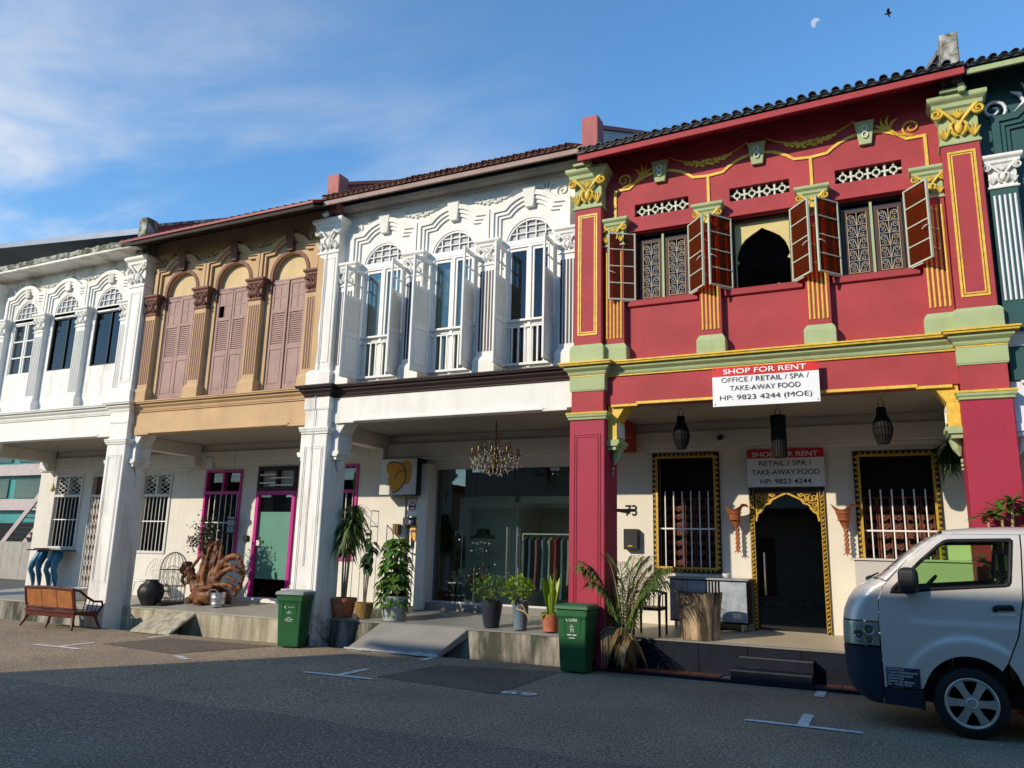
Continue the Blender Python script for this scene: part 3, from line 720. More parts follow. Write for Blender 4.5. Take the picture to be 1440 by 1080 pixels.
def carved_window(a, b_, c_, d_, flip):
    m = MB(); frame(m, a, b_, c_, d_, .095, yb-.035, yb+.12); W = m.build('window', X['carve_d'], H, bev=.004)
    m = MB(); frame(m, a+.062, b_-.062, c_+.062, d_-.062, .034, yb-.058, yb-.03)
    nv, nh = 22, 13
    teeth(m, (a+.062, c_+.05), (a+.062, d_-.05), nv, yb-.036, .055, -1, 0); teeth(m, (b_-.062, c_+.05), (b_-.062, d_-.05), nv, yb-.036, .055, 1, 0)
    teeth(m, (a+.07, c_+.062), (b_-.07, c_+.062), nh, yb-.036, .055, 0, -1); teeth(m, (a+.07, d_-.062), (b_-.07, d_-.062), nh, yb-.036, .055, 0, 1)
    m.build('gilded_border', X['goldleaf'], W)
    w_ = b_-a-.19
    for i in range(6):
        x = a+.095+w_*(i+.75)/6.5; m = MB(); m.tube([(x, yb+.02, c_+.095), (x, yb+.02, 2.72)], .0115, 8); m.build('bar', X['bar'], W, smooth=60)
    m = MB(); m.box(a+.095, b_-.095, yb+.006, yb+.014, 2.075, 2.10); m.build('cross_bar', X['bar'], W)
    for i in range(5):
        x0_ = a+.10+w_*(i+.02)/5; x1_ = x0_+w_/5*.93; y = yb+.24; xm = (x0_+x1_)/2; hw = (x1_-x0_)/2
        m = MB(); frame(m, x0_, x1_, c_+.05, 2.62, .020, y-.01, y+.012)
        for z in (2.02, 2.06): m.box(x0_, x1_, y-.008, y+.01, z, z+.018)
        for zc in [c_+.17+.165*k for k in range(4)]+[2.17, 2.31, 2.45]:
            for s in (-1, 1):
                m.spiral((xm+s*hw*.48, y, zc), hw*.42, 1.2, PI/2*s, s, .014, n=5, steps=12)
                m.tube([(xm, y, zc-.06), (xm+s*hw*.5, y, zc-.02), (xm+s*hw*.95, y, zc+.06)], [.012, .017, .006], 5)
            m.blob((xm, y-.005, zc), (.02, .014, .035), 6, 4)
        m.build('carved_panel', X['carv'], W, smooth=60)
    m = MB(); m.box(a+.09, b_-.09, yb+.30, yb+.31, c_+.08, d_-.08); m.build('window_backing', X['dark'], W)
carved_window(*WL, 1); carved_window(*WR, -1)
# door
m = MB(); frame(m, DR[0], DR[1], DR[2], DR[3], .085, yb-.03, yb+.13, wb=0); D = m.build('door_frame', X['carve_d'], H, bev=.004)
m = MB(); rn = random.Random(11)
for x in (DR[0]+.043, DR[1]-.043):
    m.box(x-.034, x-.026, yb-.045, yb-.028, DR[2], DR[3]-.05); m.box(x+.026, x+.034, yb-.045, yb-.028, DR[2], DR[3]-.05)
    for i in range(34):
        z = DR[2]+.05+i*.0625
        m.tube([(x-.02, yb-.04, z-.02), (x, yb-.05, z+.01*(-1)**i), (x+.02, yb-.04, z+.028)], [.008, .013, .006], 5)
        m.blob((x+.012*(-1)**i, yb-.045, z+.005), (.012, .012, .014), 5, 3)
m.build('gilded_border', X['goldleaf'], D, smooth=60)
# pierced arch spandrels
ax0, ax1, axm = DR[0]+.10, DR[1]-.10, (DR[0]+DR[1])/2; zt = DR[3]-.07
m = MB()
for s in (-1, 1):
    hw = (ax1-ax0)/2
    cusp = [(0, zt-.015), (.10, zt-.06), (.22, zt-.12), (.26, zt-.18), (.33, zt-.20), (.39, zt-.27), (.40, zt-.31), (.46, zt-.35), (hw, zt-.46)]
    fp = [(axm+s*x, z) for x, z in cusp]
    frame_line(m, fp, .03, yb-.02, yb+.02)
    m.box(*sorted((axm+s*(hw-.02), axm+s*hw)), yb-.018, yb+.02, zt-.47, zt); m.box(*sorted((axm+s*.02, axm+s*(hw-.02))), yb-.018, yb+.02, zt-.018, zt)
    for x, z, r in ((.42, -.09, .055), (.31, -.07, .045), (.43, -.21, .045), (.36, -.145, .04), (.22, -.055, .03), (.455, -.32, .03), (.40, -.28, .025), (.28, -.13, .03)):
        m.spiral((axm+s*x, yb, zt+z), r, 1.3, rn.uniform(0, 6), s, .011, n=5, steps=12)
        for q in range(2): m.tube([(axm+s*x, yb, zt+z-r), (axm+s*(x+.03*(-1)**q), yb, zt+z-.2*r), (axm+s*(x+.05*(-1)**q), yb, zt+z+r)], [.006, .012, .004], 5)
m.build('arch_fretwork', X['goldleaf'], D, smooth=60)
m = MB(); m.box(DR[0]+.085, DR[1]-.085, yb+.06, yb+.072, .51, DR[3]-.085); m.build('pane', X['gdoor'], D)
m = MB(); x = DR[0]+.20; m.tube([(x, yb+.0, 1.05), (x, yb+.0, 1.72)], .014, 8)
for z in (1.15, 1.62): m.tube([(x, yb, z), (x, yb+.07, z)], .008, 6)
m.build('door_handle', X['steel'], D, smooth=60)
m = MB(); m.box(DR[0]+.06, DR[1]-.06, yb-.02, yb+.13, .49, .515); m.build('door_sill', X['floor_g'], D)
# front tiles, steps, drain cover
xs_ = [-4.43, -3.55, -2.62, -1.94, -1.24, -.62, .1, .8, 1.43]
Pf = [o for o in H.children if o.name.startswith('platform')][0]
for i in range(len(xs_)-1):
    m = MB(); m.box(xs_[i]+.004, xs_[i+1]-.004, 11.678, 11.70, .02, .428); m.build('tile', X['navytile'], Pf, bev=.003)
m = MB(); m.box(-4.43, 1.43, 11.66, 11.76, .428, .452); m.build('nosing', X['floor_g'], Pf, bev=.004)
for k, (x0_, x1_, y0_, z0_, z1_) in enumerate(((-2.10, -1.07, 11.22, -.05, .165), (-2.02, -1.07, 11.46, .166, .315))):
    m = MB(); m.box(x0_, x1_, y0_, 11.675, z0_, z1_); s_ = m.build('step', X['navytile'], H, bev=.006)
    m = MB(); m.box(x0_, x1_, y0_-.006, y0_+.02, z1_-.012, z1_+.006); m.build('step_edge', X['grout'], s_)
m = MB(); m.box(-4.05, 1.44, 11.22, 11.676, -.25, .018); DC = m.build('drain_cover', X['grout'], H)
x = -4.04
while x < 1.3:
    if not (-2.3 < x < -1.08):
        for j in range(2):
            m = MB(); m.box(x+.006, x+.214, 11.235+.22*j, 11.445+.22*j, .018, .032); m.build('tile', X['redtile'], DC)
    x += .22
m = MB(); m.box(-4.06, 1.44, 11.185, 11.22, -.25, .042); m.build('kerb_edge', X['navytile'], DC, bev=.006)
# ================================================================ shared window pieces
def tall_hole(c, hw, zb_, zs, zt): return [(c-hw, zb_), (c+hw, zb_)]+arch(c-hw, c+hw, zs, zt, 12)[::-1]
def hoods(H, XL, m, sp=((.715, 7.47, 7.70, .09), (.655, 7.41, 7.635, .06), (.60, 7.36, 7.57, .032)), w_=.088, zl=6.93):
    for d in BAYS:
        b = MB()
        for hw, zs, zt, pr in sp: frame_line(b, hood(XL+d, hw, zl, zs, zt), w_, YW-pr, YW+.01)
        b.build('hood_moulding', m, H)
def fanlight(W, c, hw, zs, zt, zb_, m, panel, y, cols=5):
    b = MB(); a = arch(c-hw+.018, c+hw-.018, zs, zt-.018, 14); frame_line(b, a, .036, y-.03, y+.03)
    b.box(c-hw, c+hw, y-.045, y+.03, zb_-.07, zb_+.03)
    b.box(c-hw, c-hw+.035, y-.028, y+.028, zb_, zs); b.box(c+hw-.035, c+hw, y-.028, y+.028, zb_, zs)
    R = ((hw)**2+(zt-zs)**2)/(2*(zt-zs)); zc = zt-R
    for i in range(1, cols):
        x = c-hw+2*hw*i/cols; b.box(x-.009, x+.009, y-.018, y+.018, zb_+.03, zc+math.sqrt(R*R-(x-c)**2)-.02)
    for k in (1, 2):
        z = zb_+.03+(zt-zb_-.03)*k/3
        lim = hw-.03 if z < zs else math.sqrt(max(0, R*R-(z-zc)**2))-.02
        b.box(c-lim, c+lim, y-.016, y+.016, z-.008, z+.008)
    F_ = b.build('fanlight', m, W)
    b = MB(); b.prism([(c-hw+.01, zb_), (c+hw-.01, zb_)]+arch(c-hw+.01, c+hw-.01, zs, zt-.01, 12)[::-1], y+.02, y+.026); b.build('pane' if panel is X['gtint'] else 'fanlight_panel', panel, W)
    return F_
SLAT = {}
def louvre(parent, T, wd, z0, z1, m, open_top=True, name='shutter', dark=None, missing=None):
    h = z1-z0; t = .018; st = .05
    za = z0+h*.36; zb_ = z0+h*.405; zc = z0+h*.70; zd = z0+h*.735
    b = MB(); b.box(0, st, -t, t, z0, z1); b.box(wd-st, wd, -t, t, z0, z1)
    for a, c in ((z0, z0+.09), (za, zb_), (zc, zd), (z1-.07, z1)): b.box(st, wd-st, -t+.001, t-.001, a, c)
    b.xf(T); S = b.build(name, m, parent, bev=.003)
    b = MB(); b.box(st-.005, wd-st+.005, -.006, .006, z0+.085, za+.005); b.box(st+.03, wd-st-.03, -.013, .013, z0+.12, za-.03)
    b.xf(T); b.build('shutter_panel', m, parent)
    n = 15; hh = (zc-zb_)/n*.62; key = (m.name, wd, round(hh, 4))
    if key not in SLAT:
        b = MB(); b.loops([[(x, -.014, -hh), (x, -.008, -hh-.002), (x, .016, hh), (x, .010, hh+.002)] for x in (st-.004, wd-st+.004)]); SLAT[key] = b.mesh('slat', m)
    for i in range(n):
        o = link('slat', SLAT[key], parent); o.matrix_basis = T @ Matrix.Translation((0, 0, zb_+(zc-zb_)*(i+.5)/n))
    b = MB(); xm = wd/2; zm = (zd+z1-.07)/2
    b.box(xm-.011, xm+.011, -.012, .012, zd, z1-.07); b.box(st, wd-st, -.0115, .0115, zm-.011, zm+.011)
    b.xf(T); b.build('glazing_bar', m, parent)
    if not open_top:
        for i in range(2):
            for j in range(2):
                if missing == (i, j): continue
                q = MB(); x0_ = (st if i == 0 else xm+.011); x1_ = (xm-.011 if i == 0 else wd-st); q.box(x0_-.002, x1_+.002, -.005, .005, (zd if j == 0 else zm+.011)-.002, (zm-.011 if j == 0 else z1-.07)+.002)
                q.xf(T); q.build('shutter_pane', m, parent)
    return S
def hinge(hx, hy, fx, fy):
    dv = Vector((fx-hx, fy-hy, 0)).normalized()
    return Matrix(((dv.x, -dv.y, 0, hx), (dv.y, dv.x, 0, hy), (0, 0, 1, 0), (0, 0, 0, 1)))
def barred(H, x0, x1, z0, z1, zsplit, fm, bm_, nb, y=13.45, lattice=True, back=None, name='window'):
    m = MB(); frame(m, x0, x1, z0, z1, .06, y-.03, y+.10); m.box(x0+.06, x1-.06, y-.028, y+.09, zsplit-.03, zsplit+.035); m.box((x0+x1)/2-.03, (x0+x1)/2+.03, y-.026, y+.09, zsplit+.035, z1-.06)
    W = m.build(name, fm, H, bev=.004)
    for i in range(nb):
        x = x0+.06+(x1-x0-.12)*(i+.5)/nb; m = MB(); m.tube([(x, y+.03, z0+.06), (x, y+.03, zsplit-.03)], .0105, 6); m.build('bar', bm_, W, smooth=60)
    m = MB(); zc = z0+(zsplit-z0)*.55; m.box(x0+.06, x1-.06, y+.015, y+.023, zc-.012, zc+.012); m.build('cross_bar', bm_, W)
    if lattice:
        m = MB()
        for s in (0, 1):
            a = x0+.06+s*((x1-x0)/2-.03); c = a+(x1-x0)/2-.09; n = 4; hh = (z1-.06-zsplit-.035)/n
            for k in range(n):
                z = zsplit+.035+hh*k
                for q in (0, 1):
                    pts = [(a+(c-a)*t, y+.03, z+(hh*.5+(hh*.42)*math.cos(PI*2*t)*(1 if q else -1))) for t in [i/8 for i in range(9)]]
                    m.tube(pts, .008, 5)
        m.build('lattice', bm_, W, smooth=60)
    m = MB(); m.box(x0+.05, x1-.05, y+.08, y+.088, z0+.05, z1-.05); m.build('pane', X['gdark'], W)
    return W
# ================================================================ WHITE SHOPHOUSE (shop with glass front)
XL = -9.42
H = thing('shophouse', (-6.8, 13, 0), 'white shophouse with open louvred shutters and tall glass shopfront', 'shophouse', 'terrace of shophouses')
W2 = H
pillar(H, XL, X['white_peel'], X['white_old'], X['white_old'], X['white_old'])
bracket(H, XL, 1, (X['white'],)*3); bracket(H, XL, -1, (X['white'],)*3)
b = MB()
pilaster(H, XL, X['white'], None, X['white'], X['white'], X['white'])
b = MB(); frame(b, XL-.08, XL+.17, 4.99, 7.05, .02, YP-.01, YP+.005); b.build('panel_trim', X['white'], H)
b = MB(); b.prism([(XL-.236, 4.86), (XL-.12, 4.86), (XL-.09, 5.3), (XL-.115, 5.7), (XL-.085, 6.1), (XL-.10, 6.5), (XL-.06, 6.75), (XL-.10, 7.05), (XL-.236, 7.12)], YP-.004, YP+.05); b.build('tan_paint_strip', X['tan'], H)
b = MB(); b.tube([(XL-.03, YP-.02, 7.9)]+[(XL-.03+.006*math.sin(z*5), YP-.02, z) for z in [7.6-.3*i for i in range(22)]], .008, 5)
b.tube([(XL-.05, 11.05, 7.94), (XL-.05, 11.11, 7.90)], .07, 10); b.build('downpipe', X['white_old'], H)
for d in MINOR: minor(H, XL+d, X['white'], X['white'], X['white'], X['white'], X['white'], groove=X['navy'])
string_course(H, XL+.2, XL+5.02, (XL,), X['dbrown'], X['dbrown'], X['dbrown'])
beam(H, XL+.25, XL+5.0, X['white'], X['white'], 0, 0)
b = MB(); b.prism(rect(XL+.1, XL+5.2, 4.3, 8.3), YW, YW+.2, [tall_hole(XL+d, .45, 4.56, 6.92, 7.27) for d in BAYS]); b.build('wall', X['white'], H)
hoods(H, XL, X['white'])
for d in BAYS:
    b = MB(); keystone(b, XL+d, YW, 7.80, 7.44, .24, .15, .11); b.build('keystone', X['white'], H, bev=.008)
b = MB()
for d in (1.905, 3.405): swag(b, XL+d-.62, XL+d+.62, 7.90, .20, YW, 1.0)
for x, s in ((XL+.50, 1), (XL+4.75, -1)): scroll_spray(b, x, 7.66, YW, s, 1.1)
b.build('plaster_garland', X['white'], H, smooth=60)
X['curtain'] = M('pale_curtain', (.45, .47, .47), .9, var=.2, vs=6)
fr = [((-8.80, 10.92), (-7.76, 10.90)), ((-7.32, 10.90), (-6.29, 10.91)), ((-5.69, 10.92), (-4.80, 10.87))]
for i, d in enumerate(BAYS):
    c = XL+d; y = YW+.045
    b = MB(); frame(b, c-.45, c+.45, 4.57, 6.80, .05, y-.04, y+.05); b.box(c-.03, c+.03, y-.045, y+.04, 4.62, 6.75); W = b.build('window', X['wwood'], H, bev=.004)
    fanlight(W, c, .45, 6.92, 7.27, 6.86, X['wwood'], X['greyp'], y)
    for s in (-1, 1):
        b = MB(); xa, xb = (c-.40, c-.03) if s < 0 else (c+.03, c+.40); frame(b, xa, xb, 4.63, 6.74, .045, y-.02, y+.025); b.box(xa+.045, xb-.045, y-.018, y+.02, 5.36, 5.44); b.build('casement', X['wwood'], W, bev=.003)
        b = MB(); b.box(xa+.03, xb-.03, y+.0, y+.006, 4.66, 6.72); b.build('pane', X['gtint'] if i < 2 else X['gdark'], W)
        if i < 2:
            b = MB(); nx = 24; ls = []
            ls = [[(xa+(xb-xa)*q/nx, y+.12+.018*math.sin(q*1.9), z) for q in range(nx+1)] for z in (4.6, 6.75)]
            b.loops(ls, cap=False, closed=False); b.build('curtain', X['curtain'], W, smooth=80)
    b = MB(); yr = YW-.02
    for a_ in ((c-.47, c+.47, yr-.02, yr+.02, 5.42, 5.455), (c-.45, c+.45, yr-.012, yr+.012, 5.31, 5.335), (c-.45, c+.45, yr-.016, yr+.016, 4.66, 4.70)):
        b = MB(); b.box(*a_); b.build('balustrade_rail', X['wwood'], W, bev=.002)
    b = MB(); b.box(-.012, .012, yr-.010, yr+.010, 4.70, 5.31); bal_ = b.mesh('baluster', X['wwood'])
    for k in range(8): link('baluster', bal_, W, loc=(c-.41+.82*k/7, 0, 0))
    for s, (fx, fy) in zip((-1, 1), fr[i]):
        louvre(W, hinge(c+s*.44, YW-.02, fx, fy), .44, 4.64, 6.74, X['wwood'])
R_ = roof(H, XL+.02, XL+5.20, 8.10, 8.10, 10.9, X['fasc'], X['timber'], X['tile_b'], X['tile_b'], .118, fh=.10)
b = MB(); b.stack(XL+.25, XL+5.1, YW-.03, YW+.1, [(0, 7.93), (.02, 7.94), (.03, 8.0), (.10, 8.04), (.14, 8.09)]); b.build('cornice', X['wsoff'], H)
party_parapet(H, XL+.06, 7.95, M('faded_pink_plaster', (.40, .14, .12), .8, var=.2, dirt=.4, dcol=(.55, .38, .33), ds=(8, 8, 2)), X['rmetal'])
GL = (-8.19, -4.52, .62, 3.22)
shell(H, -9.10, -4.45, X['conc'], X['inner'], .40, .52, X['ceil'], [rect(-9.16+.3, -8.50, .5, 2.66), rect(GL[0], -4.6, .60, 3.22)], fm=X['floor_g'])
cross_beam(H, XL, X['inner'])
# glazed shopfront
yb = 13.5
b = MB(); b.box(-8.42, -8.20, 13.22, 13.47, .4, 3.3); b.build('door_pier', X['inner'], H, bev=.01)
b = MB(); b.box(-8.22, -4.46, 13.30, 13.62, .3, .64); b.build('shopfront_plinth', X['floor_g'], H, bev=.01)
b = MB(); frame(b, -8.20, -4.58, .64, 3.235, .035, yb-.02, yb+.03); SF = b.build('shopfront', X['rail'], H)
for xa, xb in ((-8.165, -7.275), (-7.265, -6.455), (-6.445, -5.62), (-5.61, -4.62)):
    b = MB(); b.box(xa, xb, yb, yb+.010, .66, 3.20); b.build('pane', X['gtint'], SF)
for x in (-6.55, -6.34):
    b = MB()
    for dy in (-.06, .07): b.tube([(x, yb+dy, 1.10), (x, yb+dy, 2.08)], .016, 8)
    for z in (1.25, 1.93): b.tube([(x, yb-.06, z), (x, yb+.07, z)], .01, 6)
    b.build('door_handle', X['steel'], SF, smooth=60)
for x in (-7.27, -5.62):
    b = MB(); b.box(x-.09, x+.09, yb-.012, yb+.022, 3.13, 3.19); b.build('patch_fitting', X['steel'], SF)
# side door in its recess
b = MB(); frame(b, -8.88, -8.48, .52, 2.68, .04, 13.50, 13.60, wb=0); DW = b.build('door', X['inner'], H)
b = MB(); b.box(-8.84, -8.52, 13.54, 13.58, .54, 2.64); b.build('door_leaf', X['white'], DW, bev=.004)
b = MB(); b.box(-8.60, -8.56, 13.52, 13.54, 1.6, 2.35); b.box(-8.82, -8.79, 13.52, 13.54, 1.7, 2.2); b.build('door_slot', X['black'], DW)
b = MB(); b.tube([(-8.68, 13.5, 1.55), (-8.55, 13.5, 1.53)], .012, 6); b.box(-8.72, -8.67, 13.51, 13.54, 1.66, 1.84); b.build('door_handle', X['black'], DW)
# ================================================================ TAN SHOPHOUSE
XL = -14.70
H = thing('shophouse', (-12, 13, 0), 'tan shophouse with closed pink brown shutters and magenta door', 'shophouse', 'terrace of shophouses')
TAN = H
for d in MINOR:
    minor(H, XL+d, X['tan'], X['tan'], X['tan'], X['brown'], X['brown'], groove=X['brown'])
string_course(H, XL+.28, XL+5.03, (), X['tan'], X['tan'], X['tan'])
beam(H, XL+.25, XL+5.03, X['tan'], X['tan'], 0, 0)
b = MB(); b.prism(rect(XL+.1, XL+5.2, 4.3, 8.3), YW, YW+.2, [tall_hole(XL+d, .45, 4.56, 6.92, 7.40) for d in BAYS]); b.build('wall', X['tan'], H)
hoods(H, XL, X['tan'], sp=((.715, 7.50, 7.76, .09), (.655, 7.44, 7.70, .055)))
for d in BAYS:
    c = XL+d
    b = MB(); frame_line(b, [(c-.47, 6.6), (c-.47, 6.93)]+arch(c-.47, c+.47, 6.95, 7.44, 12)+[(c+.47, 6.93), (c+.47, 6.6)], .075, YW-.018, YW+.02); b.build('arch_band', X['brown'], H)
    b = MB(); keystone(b, c, YW, 7.84, 7.44, .22, .14, .11); b.build('keystone', X['brown'], H, bev=.006)
    b = MB(); b.prism([(c-.45, 6.86), (c+.45, 6.86)]+arch(c-.45, c+.45, 6.92, 7.40, 12)[::-1], YW+.10, YW+.14); W = b.build('tympanum', X['tanlt'], H)
b = MB()
for d in (1.905, 3.405): swag(b, XL+d-.62, XL+d+.62, 7.90, .20, YW, 1.0)
for x, s in ((XL+.50, 1), (XL+4.75, -1)): scroll_spray(b, x, 7.66, YW, s, 1.1)
b.build('plaster_garland', X['tan'], H, smooth=60)
for i, d in enumerate(BAYS):
    c = XL+d; y = YW+.06
    b = MB(); frame(b, c-.45, c+.45, 4.57, 6.88, .03, y-.03, y+.06); W = b.build('window', X['shut'], H)
    for s in (-1, 1):
        T = Matrix.Translation((c-.42 if s < 0 else c+.006, y-.015+.012*(s*(i-1)), 0))
        louvre(W, T, .412, 4.62, 6.84, X['shut'], open_top=False, missing=(0, 0) if (i == 1 and s < 0) else None)
    b = MB(); b.box(c-.44, c+.44, y+.07, y+.09, 4.57, 6.88); b.build('window_backing', X['dark'], W)
roof(H, XL+.05, XL+5.30, 7.94, 7.94, 10.64, X['timber'], X['timber'], X['rmetal'], None, 0, fh=.08)
for i in range(21):
    b = MB(); x = XL+.2+.25*i; b.loops([[(x-.03, 10.68, 7.87), (x+.03, 10.68, 7.87), (x+.03, 10.68, 7.92), (x-.03, 10.68, 7.92)], [(x-.03, 11.5, 8.22), (x+.03, 11.5, 8.22), (x+.03, 11.5, 8.27), (x-.03, 11.5, 8.27)]])
    b.build('rafter', X['timber'], H)
b = MB()
for i in range(27):
    x = XL+.1+.195*i; b.loops([[(x-.012, y, 7.992+.46*(y-10.61)), (x+.012, y, 7.992+.46*(y-10.61)), (x, y, 8.02+.46*(y-10.61))] for y in (10.61, 15.4)])
b.build('roof_seam', X['rmetal'], H)
WT = (-14.42, -13.28, 1.30, 3.32); DT = (-12.80, -11.68, .50, 3.36); WT2 = (-11.18, -10.05, 1.36, 3.36)
shell(H, -14.42, -9.10, X['conc_y'], X['inner'], .335, .47, X['ceil'], [rect(a+.02, b_-.02, c_+.02, d_-.02) for a, b_, c_, d_ in (WT, WT2)]+[rect(DT[0]+.02, DT[1]-.02, .4, DT[3]-.02)], fm=X['floor'])
for q in (WT, WT2):
    barred(H, *q, 2.79, X['magenta'], X['bar'], 6, lattice=False)
yb = 13.45
m = MB(); frame(m, DT[0], DT[1], DT[2], 2.82, .09, yb-.05, yb+.08, wb=0); D = m.build('door_frame', X['magenta'], H, bev=.006)
m = MB(); frame(m, DT[0]+.0, DT[1]-.0, 2.822, DT[3], .085, yb-.045, yb+.08); m.box((DT[0]+DT[1])/2-.04, (DT[0]+DT[1])/2+.04, yb-.04, yb+.07, 2.90, DT[3]-.085); T_ = m.build('transom', X['dbrown'], D, bev=.004)
m = MB()
for x0_, x1_, zz_ in ((DT[0]+.09, -12.26, (2.98, 3.16)), (-12.42, DT[1]-.09, (2.93, 3.09))):
    for z in zz_: m.box(x0_, x1_, yb-.06, yb-.045, z, z+.025)
m.build('transom_bar', X['bar'], D)
m = MB(); m.box(DT[0]+.08, DT[1]-.08, yb+.05, yb+.06, 2.9, 3.3); m.build('transom_panel', X['greyp'], D)
m = MB(); m.box(DT[0]+.09, DT[1]-.09, yb+.03, yb+.04, .52, 2.74); m.build('door_leaf', X['gdark'], D)
m = MB(); m.box(DT[0]+.095, DT[1]-.095, yb+.022, yb+.028, .92, 2.36); m.build('frosted_film', X['frost'], D)
m = MB(); m.box(DT[0]+.10, DT[0]+.40, yb+.0, yb+.03, 2.68, 2.735); m.box(DT[1]-.28, DT[1]-.10, yb+.0, yb+.03, 2.68, 2.735); m.build('door_closer', X['steel'], D)
m = MB(); m.box(DT[0]+.10, DT[0]+.19, yb-.02, yb+.02, 1.62, 1.74); m.build('door_lock', X['bar'], D)
m = MB(); m.box(DT[0]-.05, -11.4, yb-.28, yb+.05, .42, .53); m.build('door_step', X['white'], D, bev=.008)
# ramp slab beside the yellowish platform
m = MB(); m.loops([[(-13.35, 10.98, -.06), (-13.35, 11.64, .27), (-13.35, 11.64, .33), (-13.35, 10.98, -.01)], [(-12.35, 11.02, -.06), (-12.35, 11.64, .27), (-12.35, 11.64, .33), (-12.35, 11.02, -.01)]])
m.build('ramp_slab', X['conc_y'], H, bev=.015)
# ================================================================ WHITE CORNER SHOPHOUSE (left)
XL = -19.98
H = thing('shophouse', (-17.5, 13, 0), 'white shophouse at the left end with dark upstairs windows and mossy gutter', 'shophouse', 'terrace of shophouses')
W1 = H
for c in (XL, XL+5.27):
    pillar(H, c, X['white_old'], X['white'], X['white'], X['white'])
    bracket(H, c, 1, (X['white_old'],)*3); bracket(H, c, -1, (X['white_old'],)*3)
    pilaster(H, c, X['white'], X['white'], X['white'], X['white'], X['white'])
for d in MINOR: minor(H, XL+d, X['white'], X['white'], X['white'], X['white'], X['white'])
string_course(H, XL-.2, XL+5.1, (XL, XL+5.27), X['white'], X['white'], X['white'])
beam(H, XL+.25, XL+5.0, X['white'], X['white'], 0, 0)
hs_ = []
for d in BAYS: hs_ += [rect(XL+d-.43, XL+d+.43, 5.52, 6.79), [(XL+d-.43, 6.90), (XL+d+.43, 6.90)]+arch(XL+d-.43, XL+d+.43, 6.94, 7.36, 12)[::-1]]
b = MB(); b.prism(rect(XL-.2, XL+5.2, 4.3, 8.0), YW, YW+.2, hs_); b.build('wall', X['white_old'], H)
hoods(H, XL, X['white'])
for d in BAYS:
    b = MB(); keystone(b, XL+d, YW, 7.80, 7.44, .24, .16, .09); b.build('keystone', X['white_old'], H, bev=.006)
b = MB()
for d in (1.905, 3.405): swag(b, XL+d-.62, XL+d+.62, 7.86, .18, YW, 1.0)
for x, s in ((XL+.50, 1), (XL+4.75, -1)): scroll_spray(b, x, 7.62, YW, s, 1.1)
b.build('plaster_garland', X['white_old'], H, smooth=60)
for i, d in enumerate(BAYS):
    c = XL+d; y = YW+.045
    fm_ = X['wwood'] if i == 0 else X['black']
    b = MB(); frame(b, c-.43, c+.43, 5.52, 6.79, .03, y-.03, y+.04); b.box(c+.08-.014*(1), c+.10, y-.02, y+.03, 5.55, 6.76)
    if i == 0:
        for z in (5.95, 6.36): b.box(c-.40, c+.40, y-.018, y+.02, z-.015, z+.015)
        b.box(c-.03, c+.03, y-.02, y+.03, 5.55, 6.76)
    W = b.build('window', fm_, H)
    b = MB(); b.box(c-.41, c+.41, y+.01, y+.018, 5.54, 6.77); b.build('pane', X['gtint'] if i == 0 else X['gdark'], W)
    if i == 0:
        b = MB(); b.box(c-.40, c+.40, y+.06, y+.07, 5.54, 6.77); b.build('curtain', X['curtain'], W)
    fanlight(W, c, .43, 6.94, 7.36, 6.90, X['wwood'], X['greyp'], y)
b = MB(); b.box(XL-1.2, XL+5.42, 10.90, YW+.02, 7.97, 8.07); b.build('gutter_slab', X['white_old'], H, bev=.01)
b = MB(); n = 60
for k in range(2):
    ls = []
    for i in range(n+1):
        x = XL-1.2+6.62*i/n; r1, r2 = random.uniform(-.012, .012), random.uniform(-.02, .02)
        ls.append([(x, 10.885+r1, 8.03), (x, 10.875+r1, 8.15+r2), (x, 11.15, 8.17+r2*.5), (x, 11.15, 8.07)])
b.loops(ls); b.build('gutter_lip', X['moss'], H)
b = MB(); b.box(-32, -16.6, 14.0, 14.3, 7.9, 10.0); b.build('upper_wall', X['dark'], H)
b = MB(); b.loops([[(-40, 13.6, 11.0), (-40, 16, 11.0), (-40, 16, 11.15), (-40, 13.6, 11.15)], [(-24.45, 13.6, 10.42), (-24.45, 16, 10.42), (-24.45, 16, 10.57), (-24.45, 13.6, 10.57)], [(-17.2, 13.6, 9.80), (-17.2, 16, 9.80), (-17.2, 16, 9.98), (-17.2, 13.6, 9.98)]]); b.build('roof', X['gmetal'], H)
party_parapet(H, XL+5.33, 7.9, X['moss'], X['rmetal'], .12)
WA = (-19.80, -18.70, 1.42, 3.31); WB = (-16.50, -15.50, 1.38, 3.29); GD = (-18.36, -17.28, .40, 3.30)
shell(H, -20.45, -14.42, X['conc'], X['inner'], .29, .40, X['ceil'], [rect(a+.03, b_-.03, c_+.03, d_-.03) for a, b_, c_, d_ in (WA, WB, GD)], fm=X['floor'])
cross_beam(H, XL+5.27, X['inner']); cross_beam(H, XL, X['inner'])
barred(H, *WA, 2.76, X['rail'], X['bar'], 7); barred(H, *WB, 2.75, X['rail'], X['bar'], 7)
m = MB(); frame(m, *GD, .06, 13.40, 13.55, wb=0); m.box(GD[0]+.06, GD[1]-.06, 13.402, 13.54, 2.72, 2.78); G_ = m.build('door_frame', X['rail'], H)
m = MB(); m.box(GD[0]+.06, GD[1]-.06, 13.53, 13.55, .4, 3.26); m.build('door_leaf', X['brown'], G_)
m = MB(); nn = 9
for k in range(nn):
    x = GD[0]+.08+(GD[1]-GD[0]-.16)*k/(nn-1)
    m.box(x-.008, x+.008, 13.43, 13.45, .44, 2.72)
